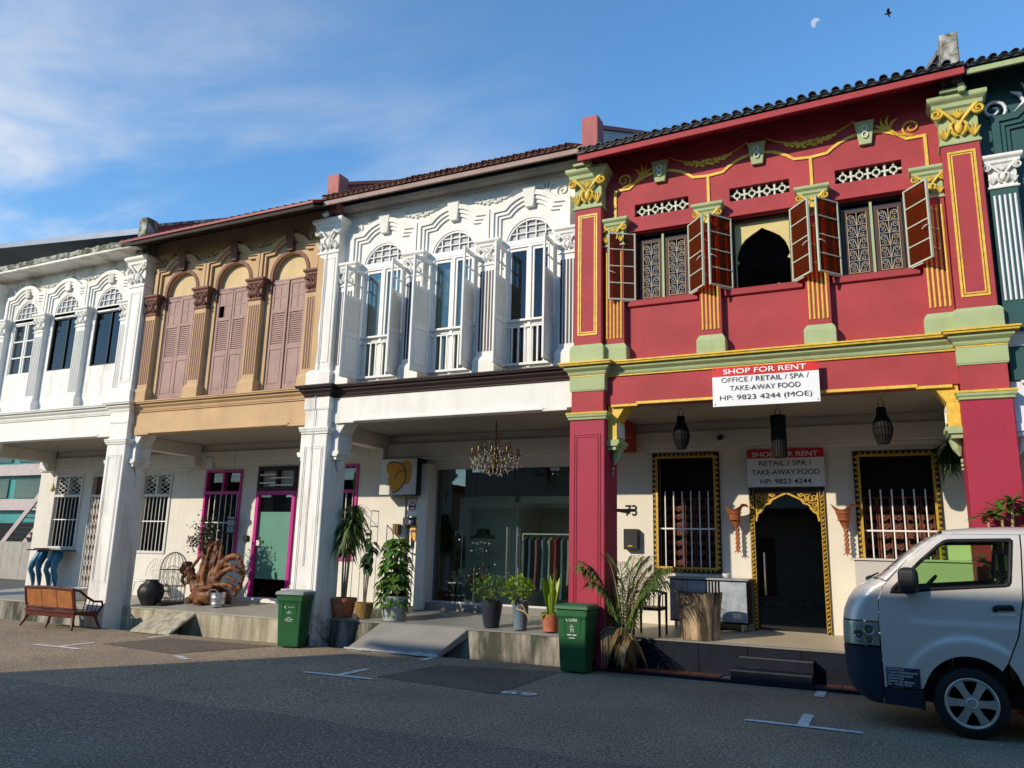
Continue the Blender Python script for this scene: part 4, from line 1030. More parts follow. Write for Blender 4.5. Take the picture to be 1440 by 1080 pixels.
for k in range(nn-1):
    xa = GD[0]+.08+(GD[1]-GD[0]-.16)*k/(nn-1); xb = GD[0]+.08+(GD[1]-GD[0]-.16)*(k+1)/(nn-1)
    for j in range(9):
        z = .5+.25*j; m.tube([(xa, 13.425, z), (xb, 13.425, z+.22)], .007, 5); m.tube([(xb, 13.42, z), (xa, 13.42, z+.22)], .007, 5)
m.build('folding_gate', X['bar'], G_)
# ================================================================ DARK TEAL SHOPHOUSE (right edge)
XL = 1.16
H = thing('shophouse', (4, 13, 0), 'dark teal shophouse with white fluted pilaster at the right edge', 'shophouse', 'terrace of shophouses')
GR = H
for d in MINOR: minor(H, XL+d+.04*(d < 1), X['teal'], X['lilac'], X['teal'], X['white_old'], X['white_old'])
string_course(H, XL+.30, XL+5.2, (), X['lilac'], X['teal'], X['lilac'])
beam(H, XL+.30, XL+5.0, X['teal'], X['lilac'], 0, 0)
pillar(H, XL+5.3, X['teal'], X['teal'], X['lilac'], X['lilac']); bracket(H, XL, 1, (X['lilac'],)*3)
b = MB(); b.prism(rect(XL+.1, XL+5.2, 4.3, 8.3), YW, YW+.2, [tall_hole(XL+d, .42, 5.4, 6.85, 7.2) for d in BAYS]); b.build('wall', X['teal'], H)
hoods(H, XL, X['teal'])
for i, d in enumerate(BAYS):
    c = XL+d; b = MB(); frame(b, c-.42, c+.42, 5.4, 6.85, .05, YW+.05, YW+.12); b.box(c-.03, c+.03, YW+.05, YW+.12, 5.45, 6.8); W = b.build('window', X['lilac'], H)
    fanlight(W, c, .42, 6.85, 7.2, 6.80, X['lilac'], X['greyp'], YW+.09)
    b = MB(); b.box(c-.40, c+.40, YW+.10, YW+.105, 5.42, 6.83); b.build('pane', X['gdark'], W)
b = MB()
for d in (1.905, 3.405): swag(b, XL+d-.62, XL+d+.62, 7.90, .20, YW, 1.0)
scroll_spray(b, XL+.44, 7.62, YW-.04, 1, 1.5); b.build('plaster_garland', X['lilac'], H, smooth=60)
roof(H, XL+.12, XL+5.3, 8.06, 8.14, 10.9, X['sage'], X['timber'], X['tile_k'], X['tile_k'], .125, fh=.09)
shell(H, 1.44, 6.7, X['conc'], X['inner'], .42, .5, X['ceil'], [rect(3.2, 4.4, .3, 2.8)])
# ================================================================ things in the arcade and on the street
def leaf(mb, p, d, ln, w_, droop=.3, fold=.18, secs=((0, .2), (.3, .95), (.62, .9), (1, .02))):
    p = Vector(p); d = Vector(d).normalized(); sd = d.cross(Vector((0, 0, 1)))
    sd = sd.normalized() if sd.length > .05 else Vector((1, 0, 0)); nn = sd.cross(d)
    vs = []
    for t, k in secs:
        c = p+d*ln*t+Vector((0, 0, -droop*ln*t*t)); vs += [c-sd*w_*k/2+nn*w_*fold*k, c, c+sd*w_*k/2+nn*w_*fold*k]
    fs = []
    for i in range(len(secs)-1):
        a = i*3; fs += [(a, a+1, a+4, a+3), (a+1, a+2, a+5, a+4)]
    mb.add(vs, fs)
def rdir(r, zlo=-.3, zhi=1):
    a = r.uniform(0, 2*PI); z = r.uniform(zlo, zhi); q = math.sqrt(max(.05, 1-z*z)); return Vector((q*math.cos(a), q*math.sin(a), z))
def potted(name, x, y, z, prof, pm, label, cat='plant', n=24, group='potted plants on the shop platform', soil=None):
    T = thing(name, (x, y, z), label, cat, group)
    b = MB(); b.lathe([(prof[0][0]*.98, 0)]+prof+[(prof[-1][0]*.86, prof[-1][1]), (prof[-1][0]*.82, prof[-1][1]-.06)], (x, y, z), n); b.build('pot', pm, T, smooth=45)
    b = MB(); b.lathe([(.01, prof[-1][1]-.05), (prof[-1][0]*.84, prof[-1][1]-.05)], (x, y, z), 16, cap=False); b.build('soil', X['soil'], T, norm=False)
    return T, z+prof[-1][1]-.05
X['terra'] = M('terracotta', (.40, .125, .065), .75, var=.2, vs=9, dirt=.3, dcol=(.5, .28, .2), ds=(9, 9, 5))
X['ochre'] = M('ochre_glaze', (.26, .155, .05), .4, var=.2, vs=9)
X['gpot'] = M('grey_stone_pot', (.36, .39, .41), .7, var=.15, vs=7, bump=.2)
X['npot'] = M('charcoal_pot', (.022, .026, .034), .4, var=.15)
X['bpot'] = M('slate_blue_pot', (.12, .16, .20), .5, var=.15)
X['dpot'] = M('brown_glazed_pot', (.085, .05, .026), .35, var=.4, vs=14, bump=.5, bs=20)
X['cane'] = M('dry_cane', (.36, .25, .13), .7, var=.2, vs=12)
X['bark'] = M('bark', (.16, .12, .08), .85, var=.25, vs=20, bump=.4)
X['lf'] = leafmat('leaf_green', (.045, .13, .022), (.11, .22, .03))
X['lfd'] = leafmat('leaf_dark', (.014, .045, .016), (.03, .08, .02), .12)
X['lfy'] = leafmat('leaf_lime', (.30, .42, .04), (.14, .28, .03), .3)
X['lfd2'] = leafmat('leaf_dracaena', (.05, .10, .025), (.15, .21, .05), .2)
X['lfdry'] = leafmat('leaf_dry', (.20, .13, .05), (.12, .09, .03), .2)
# 1 dracaena in terracotta
rn = random.Random(21)
T, zs_ = potted('potted_dracaena', -9.0, 11.82, .415, [(.17, 0), (.20, .10), (.225, .26), (.245, .27), (.25, .34)], X['terra'], 'tall cane dracaena in terracotta pot beside the white pillar', n=8)
b = MB(); heads = []
for dx, dy, top in ((0, 0, 2.35), (-.10, .03, 2.15), (.09, -.02, 2.2), (-.04, -.06, 2.05), (.05, .07, 2.4)):
    b.tube([(-9.0+dx*.4, 11.82+dy*.4, zs_), (-9.0+dx*.7, 11.82+dy*.7, 1.3), (-8.98+dx, 11.82+dy, top)], [.018, .015, .012], 6); heads.append((-8.98+dx, 11.82+dy, top))
b.build('cane', X['cane'], T, smooth=60)
b = MB()
for hx, hy, hz in heads:
    for i in range(62):
        d = rdir(rn, -.15, .9); leaf(b, (hx, hy, hz-rn.uniform(0, .45)), d, rn.uniform(.26, .42), .058, rn.uniform(.6, 1.4), .1)
for i in range(8): leaf(b, (-8.93, 11.82, 2.6), (.15*rn.uniform(-1, 1), .1*rn.uniform(-1, 1), 1), rn.uniform(.25, .48), .03, 0)
b.build('foliage', X['lfd2'], T, kind='stuff', norm=False)
# 2 rubber plant
T, zs_ = potted('potted_rubber_plant', -8.56, 11.85, .42, [(.11, 0), (.15, .12), (.165, .22), (.17, .27)], X['ochre'], 'dark leaved rubber plant on stakes in ochre glazed pot')
b = MB()
for dx, top in ((0, 1.95), (.03, 1.6), (-.03, 1.55)): b.tube([(-8.56+dx*.5, 11.85, zs_), (-8.55+dx, 11.85+dx, 1.2), (-8.50+dx, 11.85, top)], .012, 6)
b.build('stem', X['bark'], T)
b = MB()
for i in range(30):
    z = rn.uniform(1.2, 1.95); d = rdir(rn, -.6, .3); leaf(b, (-8.51, 11.85, z), d, rn.uniform(.17, .25), .12, rn.uniform(.3, .8), .12)
b.build('foliage', X['lfd'], T, kind='stuff', norm=False)
# 3 climbing pothos
T, zs_ = potted('potted_pothos', -7.93, 11.85, .42, [(.17, 0), (.20, .12), (.235, .30), (.245, .41)], X['gpot'], 'dense green pothos column in tall pale grey pot')
b = MB()
for i in range(420):
    z = rn.uniform(.72, 1.82); rr = .25*(1-.35*max(0, (z-1.45)/.4)); a = rn.uniform(0, 2*PI); q = rr*rn.uniform(.45, 1)
    d = Vector((math.cos(a), math.sin(a), rn.uniform(-.5, .4))); leaf(b, (-7.95+q*math.cos(a), 11.85+q*math.sin(a), z), d, rn.uniform(.09, .16), rn.uniform(.08, .13), rn.uniform(.3, 1), .12)
for i in range(36): leaf(b, (-7.93+.22*math.cos(i*1.7), 11.85+.22*math.sin(i*1.7)-.04, rn.uniform(.48, .85)), (math.cos(i*1.7), math.sin(i*1.7)-.3, -.6), .09, .07, .2, .12)
b.build('foliage', X['lf'], T, kind='stuff', norm=False)
b = MB(); b.tube([(-7.95, 11.85, zs_), (-7.95, 11.85, 1.75)], .035, 8); b.build('moss_pole', X['bark'], T)
# 4 5 6
def bush(T, x, y, z0, z1, r, n, m, ll, lw, rn, stem=True):
    b = MB()
    for i in range(n):
        a = rn.uniform(0, 2*PI); u = rn.uniform(-1, 1); q = rn.uniform(.35, 1)**.6; s_ = math.sqrt(1-u*u)
        p = Vector((x+r*q*s_*math.cos(a), y+r*q*s_*math.sin(a), (z0+z1)/2+(z1-z0)/2*q*u)); d = (p-Vector((x, y, z0))).normalized()+rdir(rn)*.6
        leaf(b, p, d, ll*rn.uniform(.7, 1.2), lw*rn.uniform(.8, 1.2), rn.uniform(.2, .9), .14)
    b.build('foliage', m, T, kind='stuff', norm=False)
    b = MB()
    for i in range(9):
        a = i*.7; b.tube([(x+.03*math.cos(a), y+.03*math.sin(a), z0-.08), (x+.5*r*math.cos(a), y+.5*r*math.sin(a), (z0+z1)/2)], .006, 5)
    b.build('stem', X['bark'], T)
T, zs_ = potted('potted_shrub', -6.02, 11.85, .43, [(.12, 0), (.14, .1), (.17, .30), (.175, .42)], X['npot'], 'bushy green shrub in tall charcoal pot')
bush(T, -6.05, 11.85, .84, 1.27, .31, 330, X['lf'], .085, .045, rn)
T, zs_ = potted('potted_croton', -5.47, 11.78, .43, [(.10, 0), (.115, .15), (.135, .42), (.145, .44)], X['bpot'], 'lime yellow leaved croton in slate blue pot')
bush(T, -5.52, 11.78, .84, 1.24, .27, 210, X['lfy'], .10, .065, rn)
b = MB(); b.tube([(-5.5, 11.70, .85), (-5.45, 11.63, .75), (-5.32, 11.60, .72), (-5.20, 11.60, .62)], .014, 6); b.tube([(-5.5, 11.7, .86), (-5.35, 11.62, .80), (-5.22, 11.62, .56)], .01, 6); b.build('stem', X['cane'], T)
T, zs_ = potted('potted_dumb_cane', -4.95, 11.80, .435, [(.12, 0), (.125, .05), (.145, .22), (.15, .26)], X['terra'], 'upright yellow green plant in small terracotta pot next to the green bin')
b = MB()
for i in range(20):
    a = rn.uniform(0, 2*PI); leaf(b, (-4.95+.05*math.cos(a), 11.80+.05*math.sin(a), .68), (.22*math.cos(a), .22*math.sin(a), 1), rn.uniform(.35, .62), .075, 0, .2, ((0, .5), (.4, .8), (.8, 1), (1, .05)))
leaf(b, (-4.90, 11.8, .75), (.06, 0, 1), .66, .08, 0, .25, ((0, .4), (.5, .7), (.85, 1), (1, .05)))
for i in range(46):
    a = rn.uniform(0, 2*PI); leaf(b, (-4.95+.06*math.cos(a), 11.80+.06*math.sin(a), .70), (math.cos(a), math.sin(a), rn.uniform(-.1, .6)), rn.uniform(.1, .18), .06, .6, .15)
b.build('foliage', X['lfy'], T, kind='stuff', norm=False)
# palm
T, zs_ = potted('potted_palm', -3.64, 11.44, .034, [(.14, 0), (.19, .08), (.235, .26), (.22, .36), (.245, .40)], X['dpot'], 'half dry areca palm in brown glazed pot on the drain cover', group=None)
b = MB(); bs_ = MB(); bd = MB()
for k in range(26):
    a = k*2.4+.3; dry = k in (2, 9, 15, 20); hi = (.95+.45*rn.random()) if not dry else .35+.2*rn.random(); sp = rn.uniform(.45, .75)
    p0 = Vector((-3.64+.06*math.cos(a), 11.44+.06*math.sin(a), zs_)); pts = []
    for i in range(9):
        t = i/8; pts.append(p0+Vector((math.cos(a)*sp*(t**1.4), math.sin(a)*sp*.75*(t**1.4), hi*(1.5*t-.5*t*t*(1.2 if not dry else 2.4)))))
    for p in pts:
        if p.y > 11.62 and p.z < .6: p.z = .6
    bs_.tube(pts, [.014-.0012*i for i in range(9)], 5)
    for i in range(2, 9):
        for s in (-1, 1):
            for j in range(4):
                q = pts[i-1].lerp(pts[i], (j+.5)/4); tg = (pts[i]-pts[i-1]).normalized(); sd = tg.cross(Vector((0, 0, 1))).normalized()
                leaf(bd if dry else b, q, sd*s+tg*.9+Vector((0, 0, .15)), rn.uniform(.18, .30), .026 if not dry else .013, .9 if not dry else 1.6, .2)
b.build('foliage', X['lfd2'], T, kind='stuff', norm=False); bd.build('dry_foliage', X['lfdry'], T, kind='stuff', norm=False); bs_.build('frond_stems', X['cane'], T, smooth=60, kind='stuff')
# frangipani by the right pillar
T, zs_ = potted('potted_frangipani', 1.18, 10.98, 0, [(.12, 0), (.15, .2), (.17, .34)], X['terra'], 'frangipani with long glossy leaves in front of the right red pillar', group=None)
b = MB(); tips = [(1.28, 10.95, 2.36), (1.02, 11.0, 2.20), (1.46, 11.0, 2.27), (.98, 10.96, 1.62), (1.62, 10.98, 2.38), (1.16, 10.92, 2.25)]
for t in tips: b.tube([(1.18, 10.98, zs_), (1.16+.3*(t[0]-1.18), 10.98, 1.0), (t[0], t[1], t[2]-.05)], [.03, .024, .016], 7)
b.build('stem', X['cane'], T, smooth=60); b = MB()
for t in tips:
    for i in range(15):
        d = rdir(rn, -.1, .8); leaf(b, t, d, rn.uniform(.17, .29), .072, rn.uniform(.1, .5), .12, ((0, .25), (.35, .9), (.7, 1), (1, .05)))
b.build('foliage', X['lf'], T, kind='stuff', norm=False)
# weed at the pillar foot
T = thing('weed', (-9.0, 11.42, gz(-9)), 'small weed growing at the foot of the white pillar', 'weed')
b = MB()
for i in range(26):
    d = rdir(rn, .3, 1); b.tube([(-9.02, 11.5, -.02), Vector((-9.02, 11.5, .1))+d*rn.uniform(.15, .4)], .003, 4)
    leaf(b, Vector((-9.02, 11.5, .1))+d*rn.uniform(.15, .4), d, .06, .03, .4)
b.build('foliage', leafmat('weed_leaf', (.10, .10, .03), (.16, .10, .05)), T, kind='stuff', norm=False)
# ---------------------------------------------------------------- wheelie bins
X['bin'] = M('bin_green', (.012, .10, .035), .42, var=.08, vs=4, bump=.08, bs=160)
X['binlid'] = M('bin_lid_green', (.02, .12, .05), .4, var=.08)
X['binlid2'] = M('faded_bin_lid', (.22, .26, .24), .45, var=.15)
X['prt'] = M('white_print', (.72, .74, .72), .6, var=.1)
def wheelie(x, y, z, rz, lidm, label, words):
    T = thing('wheelie_bin', (x, y, z), label, 'bin', 'green wheelie bins'); o_ = []
    def part(mb, nm, m, par=None, **k):
        o = mb.build(nm, m, None, **k); o.parent = par or T; return o
    b = MB(); b.loops([[(-a, c, h), (a, c, h), (a, d, h), (-a, d, h)] for a, c, d, h in ((.185, -.19, .17, .02), (.19, -.20, .17, .10), (.215, -.235, .20, .74), (.235, -.255, .22, .76), (.235, -.255, .22, .86))])
    body = part(b, 'body', X['bin'], bev=.014)
    b = MB()
    for s in (-1, 1): b.loops([[(s*.10-.012, -.195+.002, .12), (s*.10+.012, -.195+.002, .12), (s*.10+.012, -.19, .12), (s*.10-.012, -.19, .12)], [(s*.12-.012, -.243, .73), (s*.12+.012, -.243, .73), (s*.12+.012, -.22, .73), (s*.12-.012, -.22, .73)]])
    part(b, 'body_rib', X['bin'])
    b = MB(); b.loops([[(-a, c, h), (a, c, h), (a, d, h), (-a, d, h)] for a, c, d, h in ((.255, -.275, .22, .855), (.26, -.28, .22, .88), (.245, -.262, .225, .915), (.17, -.19, .20, .935))])
    b.box(-.20, .20, .18, .25, .84, .875); part(b, 'lid', lidm, bev=.012)
    b = MB(); b.tube([(-.2, .26, .84), (.2, .26, .84)], .014, 8); part(b, 'handle', X['bin'])
    for s in (-1, 1):
        b = MB(); b.lathe([(.02, -.022), (.09, -.022), (.10, -.012), (.10, .012), (.09, .022), (.02, .022)], n=18); b.xf(Matrix.Translation((s*.17, .18, .10)) @ Matrix.Rotation(PI/2, 4, 'Y')); part(b, 'wheel', X['bplas'], smooth=40)
    def front(zl): return -.20-.036*(zl-.10)/.64-.004
    for s_, zl, wd, hh in words:
        me = textmesh(s_, 1, X['prt'], .008, 0); xs = [v.co.x for v in me.vertices]; ys = [v.co.y for v in me.vertices]
        for v in me.vertices:
            zz_ = zl+(v.co.y-min(ys))*hh/(max(ys)-min(ys)); v.co = ((v.co.x-(min(xs)+max(xs))/2)*wd/(max(xs)-min(xs)), front(zz_), zz_)
        o = link('lettering', me); o.parent = T
    T.rotation_euler = (0, 0, rz); return T
wheelie(-4.17, 10.93, 0, 0, X['binlid'], 'green wheelie bin standing before the red pillar and palm', [('C CORA', .70, .17, .05), ('\u2014', .645, .03, .006), ('\u2014', .622, .07, .006), ('71', .55, .05, .05), ('\u2014 \u2014', .51, .14, .012), ('\u2014', .47, .09, .010)])
wheelie(-9.32, 10.93, gz(-9.3), .28, X['binlid2'], 'green wheelie bin with pale lid before the peeling white pillar', [('\u2014', .76, .07, .008), ('( \u2014', .64, .18, .045), ('\u2014', .59, .04, .007), ('\u2014', .565, .09, .007), ('\u2014', .49, .06, .007), ('\u2014 \u2014', .462, .15, .008), ('\u2014', .435, .11, .007)])
# ---------------------------------------------------------------- bench, chair, cabinet, stump
X['leather'] = M('tan_leather', (.36, .13, .045), .4, var=.2, vs=7, dirt=.3, dcol=(.16, .05, .02), ds=(4, 4, 4))
X['rose'] = M('rosewood', (.10, .022, .016), .3, var=.2, vs=6)
T = thing('bench', (-15.2, 10.8, gz(-16)), 'rosewood bench with tan leather back panels at the road edge', 'bench'); z0 = gz(-16)
b = MB(); x0_, x1_ = -15.98, -14.50
for i in range(3):
    a = x0_+.05+(x1_-x0_-.1)*i/3; c = x0_+.05+(x1_-x0_-.1)*(i+1)/3
    q = MB(); q.loops([[(a+.004, 10.600, .40+z0), (c-.004, 10.600, .40+z0), (c-.004, 10.640, .40+z0), (a+.004, 10.640, .40+z0)], [(a+.004, 10.515, .74+z0), (c-.004, 10.515, .74+z0), (c-.004, 10.555, .74+z0), (a+.004, 10.555, .74+z0)]]); q.build('back_panel', X['leather'], T, bev=.008)
b.tube([(x0_, 10.530, .76+z0), ((x0_+x1_)/2, 10.515, .785+z0), (x1_, 10.530, .76+z0)], .034, 8)
b.tube([(x0_+.02, 10.600, .385+z0), (x1_-.02, 10.600, .385+z0)], .022, 6)
for x in (x0_, x1_): b.tube([(x, 10.650, .28+z0), (x, 10.580, .5+z0), (x, 10.530, .76+z0)], .026, 6)
b.build('back_frame', X['rose'], T, smooth=60)
b = MB(); b.box(x0_-.02, x1_+.02, 10.580, 11.160, .30+z0, .345+z0); b.build('seat', X['rose'], T, bev=.012)
b = MB(); b.box(x0_, x1_, 10.600, 10.630, .22+z0, .30+z0); b.box(x0_, x1_, 11.100, 11.130, .22+z0, .30+z0); b.build('apron', X['rose'], T, bev=.006)
for x, s in ((x0_, -1), (x1_, 1)):
    b = MB(); pts = [(x, 10.530, .76+z0), (x+s*.02, 10.650, .74+z0), (x+s*.05, 10.800, .62+z0), (x+s*.06, 10.950, .53+z0), (x+s*.05, 11.140, .52+z0), (x+s*.03, 11.180, .44+z0), (x, 11.140, .34+z0)]
    b.tube(pts, .024, 7); b.build('armrest', X['rose'], T, smooth=60)
    for k in range(4):
        b = MB(); yy = 10.780+.09*k; b.tube([(x, yy, .345+z0), (x+s*.05, yy, .60+z0-.045*k*.9)], .009, 5); b.build('spindle', X['rose'], T)
for x, s in ((x0_+.05, -1), ((x0_+x1_)/2, 0), (x1_-.05, 1)):
    for y, t in ((10.630, -1), (11.100, 1)):
        b = MB(); b.tube([(x, y, .25+z0), (x+s*.04, y+t*.03, .12+z0), (x+s*.10, y+t*.07, z0)], [.036, .026, .02], 6); b.build('leg', X['rose'], T, smooth=60)
T = thing('armchair', (-3.42, 12.1, .46), 'dark wooden armchair half hidden behind the palm fronds', 'chair'); zf_ = .462
X['dwood'] = M('dark_wood', (.045, .026, .018), .4, var=.2)
b = MB(); b.box(-3.66, -3.22, 11.88, 12.32, zf_+.36, zf_+.41); b.build('seat', X['dwood'], T, bev=.01)
for x in (-3.64, -3.24):
    for y in (11.90, 12.30):
        b = MB(); b.tube([(x, y, zf_-.01), (x, y, zf_+(.62 if y > 12 else .40))], [.017, .022], 6); b.build('leg', X['dwood'], T)
    b = MB(); b.tube([(x, 12.31, zf_+.60), (x, 12.1, zf_+.62), (x, 11.95, zf_+.58), (x, 11.91, zf_+.41)], .016, 6); b.build('armrest', X['dwood'], T, smooth=60)
b = MB(); b.tube([(-3.64, 12.31, zf_+.60), (-3.44, 12.35, zf_+.64), (-3.24, 12.31, zf_+.60)], .024, 6)
for k in range(5): b.tube([(-3.58+.07*k, 12.31, zf_+.40), (-3.58+.07*k, 12.34, zf_+.62)], .009, 5)
b.build('backrest', X['dwood'], T, smooth=60)
# stump table
X['stump'] = M('stump_wood', (.36, .25, .15), .6, var=.4, vs=5, bump=.5, bs=14, dirt=.95, dcol=(.05, .034, .022), ds=(9, 9, .9), dlo=.44, dhi=.56)
T = thing('stump_table', (-2.68, 12.05, .455), 'tree stump table with glass disc before the steel cabinet', 'table')
b = MB(); b.lathe([(.27, 0), (.275, .12), (.285, .30), (.30, .45), (.325, .60), (.33, .66)], (-2.68, 12.05, .452), 48, wob=lambda a, z: 1+.06*math.sin(5*a+.6)+.05*math.sin(9*a+2+1.2*z)+.025*math.sin(17*a)); b.build('stump', X['stump'], T, smooth=60)
b = MB(); b.lathe([(.345, 0), (.35, .004), (.35, .012), (.345, .016)], (-2.68, 12.05, 1.114), 40); b.build('glass_disc', X['gtint'], T)
# cabinet
T = thing('steel_cabinet', (-2.7, 13.2, .48), 'low stainless steel cabinet under the left carved window', 'cabinet')
x0_, x1_, y0_ = -3.36, -2.13, 12.97
b = MB(); b.box(x0_, x1_, y0_+.03, 13.40, .61, 1.27); b.build('carcass', X['black'], T)
b = MB(); b.box(x0_-.02, x1_+.03, y0_-.02, 13.40, 1.27, 1.305); b.build('top', X['galv'], T, bev=.004)
X['brush'] = M('brushed_steel', (.36, .41, .46), .45, .6, var=.3, vs=6)
for a, c, nm, m_ in ((x0_+.01, -3.07, 'drawer', X['galv']), (-3.06, -2.78, 'door', X['brush']), (-2.55, x1_-.01, 'door', X['brush'])):
    b = MB(); b.box(a, c, y0_, y0_+.03, .64, 1.25); b.build(nm, m_, T, bev=.004)
for x in (-2.74, -2.69, -2.64, -2.59):
    b = MB(); b.box(x-.012, x+.012, y0_, y0_+.025, .64, 1.25); b.build('slat', X['galv'], T)
b = MB(); b.box(-2.36, -2.24, y0_-.003, y0_, .70, .78); b.build('sticker', M('sticker', (.75, .60, .40), .6, var=.3, vs=40), T)
for x in (x0_+.08, x1_-.1):
    for y in (y0_+.06, 13.3):
        b = MB(); b.tube([(x, y, .485), (x, y, .62)], .02, 8); b.build('leg', X['steel'], T)
b = MB(); b.lathe([(.03, 0), (.06, .03), (.075, .07), (.07, .07), (.05, .03), (.02, .012)], (-2.45, 13.05, 1.306), 18)
tag(b.build('bowl', X['bar'], smooth=50), 'small white bowl on the steel cabinet', 'bowl')
# ---------------------------------------------------------------- lanterns, horns, signs of the red house
X['wick'] = M('black_wicker', (.012, .010, .009), .7, bump=.5, bs=80)
def lantern(x, prof, label, grp):
    T = thing('lantern', (x, 12.0, 3.2), label, 'lantern', grp)
    zt_ = prof[-1][1]
    b = MB()
    for i in range(18):
        a = 2*PI*i/18; b.tube([(x+r*math.cos(a), 12+r*math.sin(a), z) for r, z in prof], .008, 4)
    for r, z in prof:
        p = [(x+r*math.cos(2*PI*i/16), 12+r*math.sin(2*PI*i/16), z) for i in range(17)]; b.tube(p, .009, 4, cap=False)
    b.build('wicker_ribs', X['wick'], T, kind='stuff')
    b = MB(); b.lathe([(r*.93, z) for r, z in prof], (x, 12, 0), 16); b.build('shade', X['wick'], T, smooth=60)
    b = MB(); b.tube([(x-.03, 12, zt_), (x-.035, 12, zt_+.08), (x, 12, zt_+.13), (x+.035, 12, zt_+.08), (x+.03, 12, zt_)], .006, 5); b.tube([(x, 12, zt_+.13), (x, 12, 3.9)], .004, 5); b.build('hanger', X['black'], T)
bul = [(.07, 3.26), (.115, 3.38), (.13, 3.48), (.10, 3.58), (.06, 3.66), (.055, 3.76)]
lantern(-2.88, bul, 'left bulbous black wicker lantern hanging above the carved window', 'black wicker lanterns'); lantern(-.045, [(r*1.03, z-.02) for r, z in bul], 'right bulbous black wicker lantern hanging before the carved window', 'black wicker lanterns')
lantern(-1.435, [(.10, 3.09), (.105, 3.3), (.10, 3.5), (.105, 3.70)], 'cylindrical black wicker lantern hanging before the door sign', 'black wicker lanterns')
X['horn'] = M('copper_horn', (.42, .13, .06), .4, .3, var=.25, vs=12)
for x, lab in ((-2.34, 'copper horn shaped lamp on the wall left of the carved door'), (-.70, 'copper horn shaped lamp on the wall right of the carved door')):
    T = thing('horn_lamp', (x, 13.4, 2.4), lab, 'lamp', 'copper horn lamps by the door')
    b = MB(); ls = []; path = [(x, 13.20, 2.44, .15, .10), (x+.01, 13.22, 2.36, .105, .09), (x+.015, 13.24, 2.26, .085, .08), (x+.025, 13.27, 2.18, .065, .06), (x+.03, 13.29, 2.10, .03, .03)]
    for k, (a, c, z, r1, r2) in enumerate(path):
        ls.append([(a+r1*math.cos(t)*(1+.12*(k == 0)*math.cos(2*t)), c+r2*math.sin(t), z+.05*(k == 0)*math.cos(2*t)) for t in [2*PI*i/18 for i in range(18)]])
    b.loops(ls, cap=False); b.build('horn', X['horn'], T, smooth=60)
    for z, r in ((2.345, .108), (2.235, .085)):
        b = MB(); p = [(x+.012+r*math.cos(2*PI*i/14), 13.23+r*.9*math.sin(2*PI*i/14), z) for i in range(15)]; b.tube(p, .010, 5, cap=False); b.build('horn_band', X['horn'], T)
    b = MB(); b.tube([(x+.02, 13.28, 2.14), (x+.05, 13.34, 2.22), (x+.05, 13.44, 2.25)], .012, 6); b.build('wall_arm', X['horn'], T)
    b = MB(); b.tube([(x+.13, 13.2, 2.46), (x+.19, 13.26, 2.47), (x+.20, 13.40, 2.45)], [.03, .022, .012], 6); b.build('horn_leaf', X['horn'], T)
    b = MB(); n = 13
    for i in range(n):
        z = 2.08-.025*i
        for s in (0, PI): b.blob((x+.035+.022*math.cos(i*1.1+s), 13.32+.015*math.sin(i*1.1+s), z), (.02, .016, .02), 6, 4)
    b.build('twisted_tassel', X['horn'], T, smooth=60, kind='stuff')
    b = MB()
    for s in (-1, 0, 1): b.tube([(x+.035, 13.32, 1.76), (x+.035+s*.055, 13.31, 1.71-.02*(s == 0))], [.018, .005], 5)
    b.build('tassel_tip', X['horn'], T)
X['signw'] = M('sign_white', (.76, .76, .76), .5, var=.03); X['signr'] = M('sign_red', (.62, .02, .02), .45, var=.04); X['ink'] = M('sign_ink', (.02, .024, .05), .5)
def rent(name, x0_, x1_, z0_, z1_, y, lines, label, wav):
    T = thing(name, ((x0_+x1_)/2, y, z0_), label, 'sign'); hz = (z1_-z0_)*.24; n = 12
    def sh(za, zb_, m, nm, dy):
        b = MB(); ls = []
        for i in range(n+1):
            t = i/n; x = x0_+(x1_-x0_)*t; yy = y+dy-wav*math.sin(PI*t*2.3+.5)*.5
            ls.append([(x, yy, za), (x, yy+.008, za), (x, yy+.008, zb_), (x, yy, zb_)])
        b.loops(ls); b.build(nm, m, T)
    sh(z0_, z1_-hz, X['signw'], 'panel', 0); sh(z1_-hz, z1_, X['signr'], 'header', 0)
    for s_, zc, wd, hh, m_, bold in lines: lettering(s_, (x0_+x1_)/2, y-.004-wav*.55, z0_+(z1_-z0_)*zc, (x1_-x0_)*wd, (z1_-z0_)*hh, m_, T, bold)
    b = MB()
    for x in (x0_+.03, x1_-.03):
        for z in (z0_+.03, z1_-.03): b.lathe([(.008, 0), (.008, .004)], n=8); b.xf(Matrix.Translation((x, y-.004-wav*.5, z)) @ Matrix.Rotation(PI/2, 4, 'X'), len(b.v)-16)
    b.build('fixing', X['black'], T, kind='stuff')
rent('rent_banner', -2.215, -.775, 3.735, 4.305, 11.185, [('SHOP FOR RENT', .815, .78, .13, X['signw'], .014), ('OFFICE / RETAIL / SPA /', .60, .82, .125, X['ink'], .0), ('TAKE-AWAY FOOD', .385, .66, .125, X['ink'], .0), ('HP: 9823 4244 (MOE)', .115, .86, .16, X['ink'], .0)], 'white and red SHOP FOR RENT banner hanging on the red beam', .010)
rent('rent_sign', -2.12, -.93, 2.775, 3.385, 13.375, [('SHOP FOR RENT', .80, .86, .13, X['signw'], .014), ('RETAIL / SPA /', .555, .68, .135, X['ink'], .008), ('TAKE-AWAY FOOD', .315, .88, .135, X['ink'], .008), ('HP: 9823 4244', .07, .66, .135, X['ink'], .008)], 'SHOP FOR RENT board over the carved arched door', .001)
T = thing('house_number', (-4.13, 13.44, 2.29), 'black house number 73 on the cream wall', 'house number')
lettering('73', -4.14, 13.438, 2.30, .21, .19, X['black'], T, .01, name='digits')
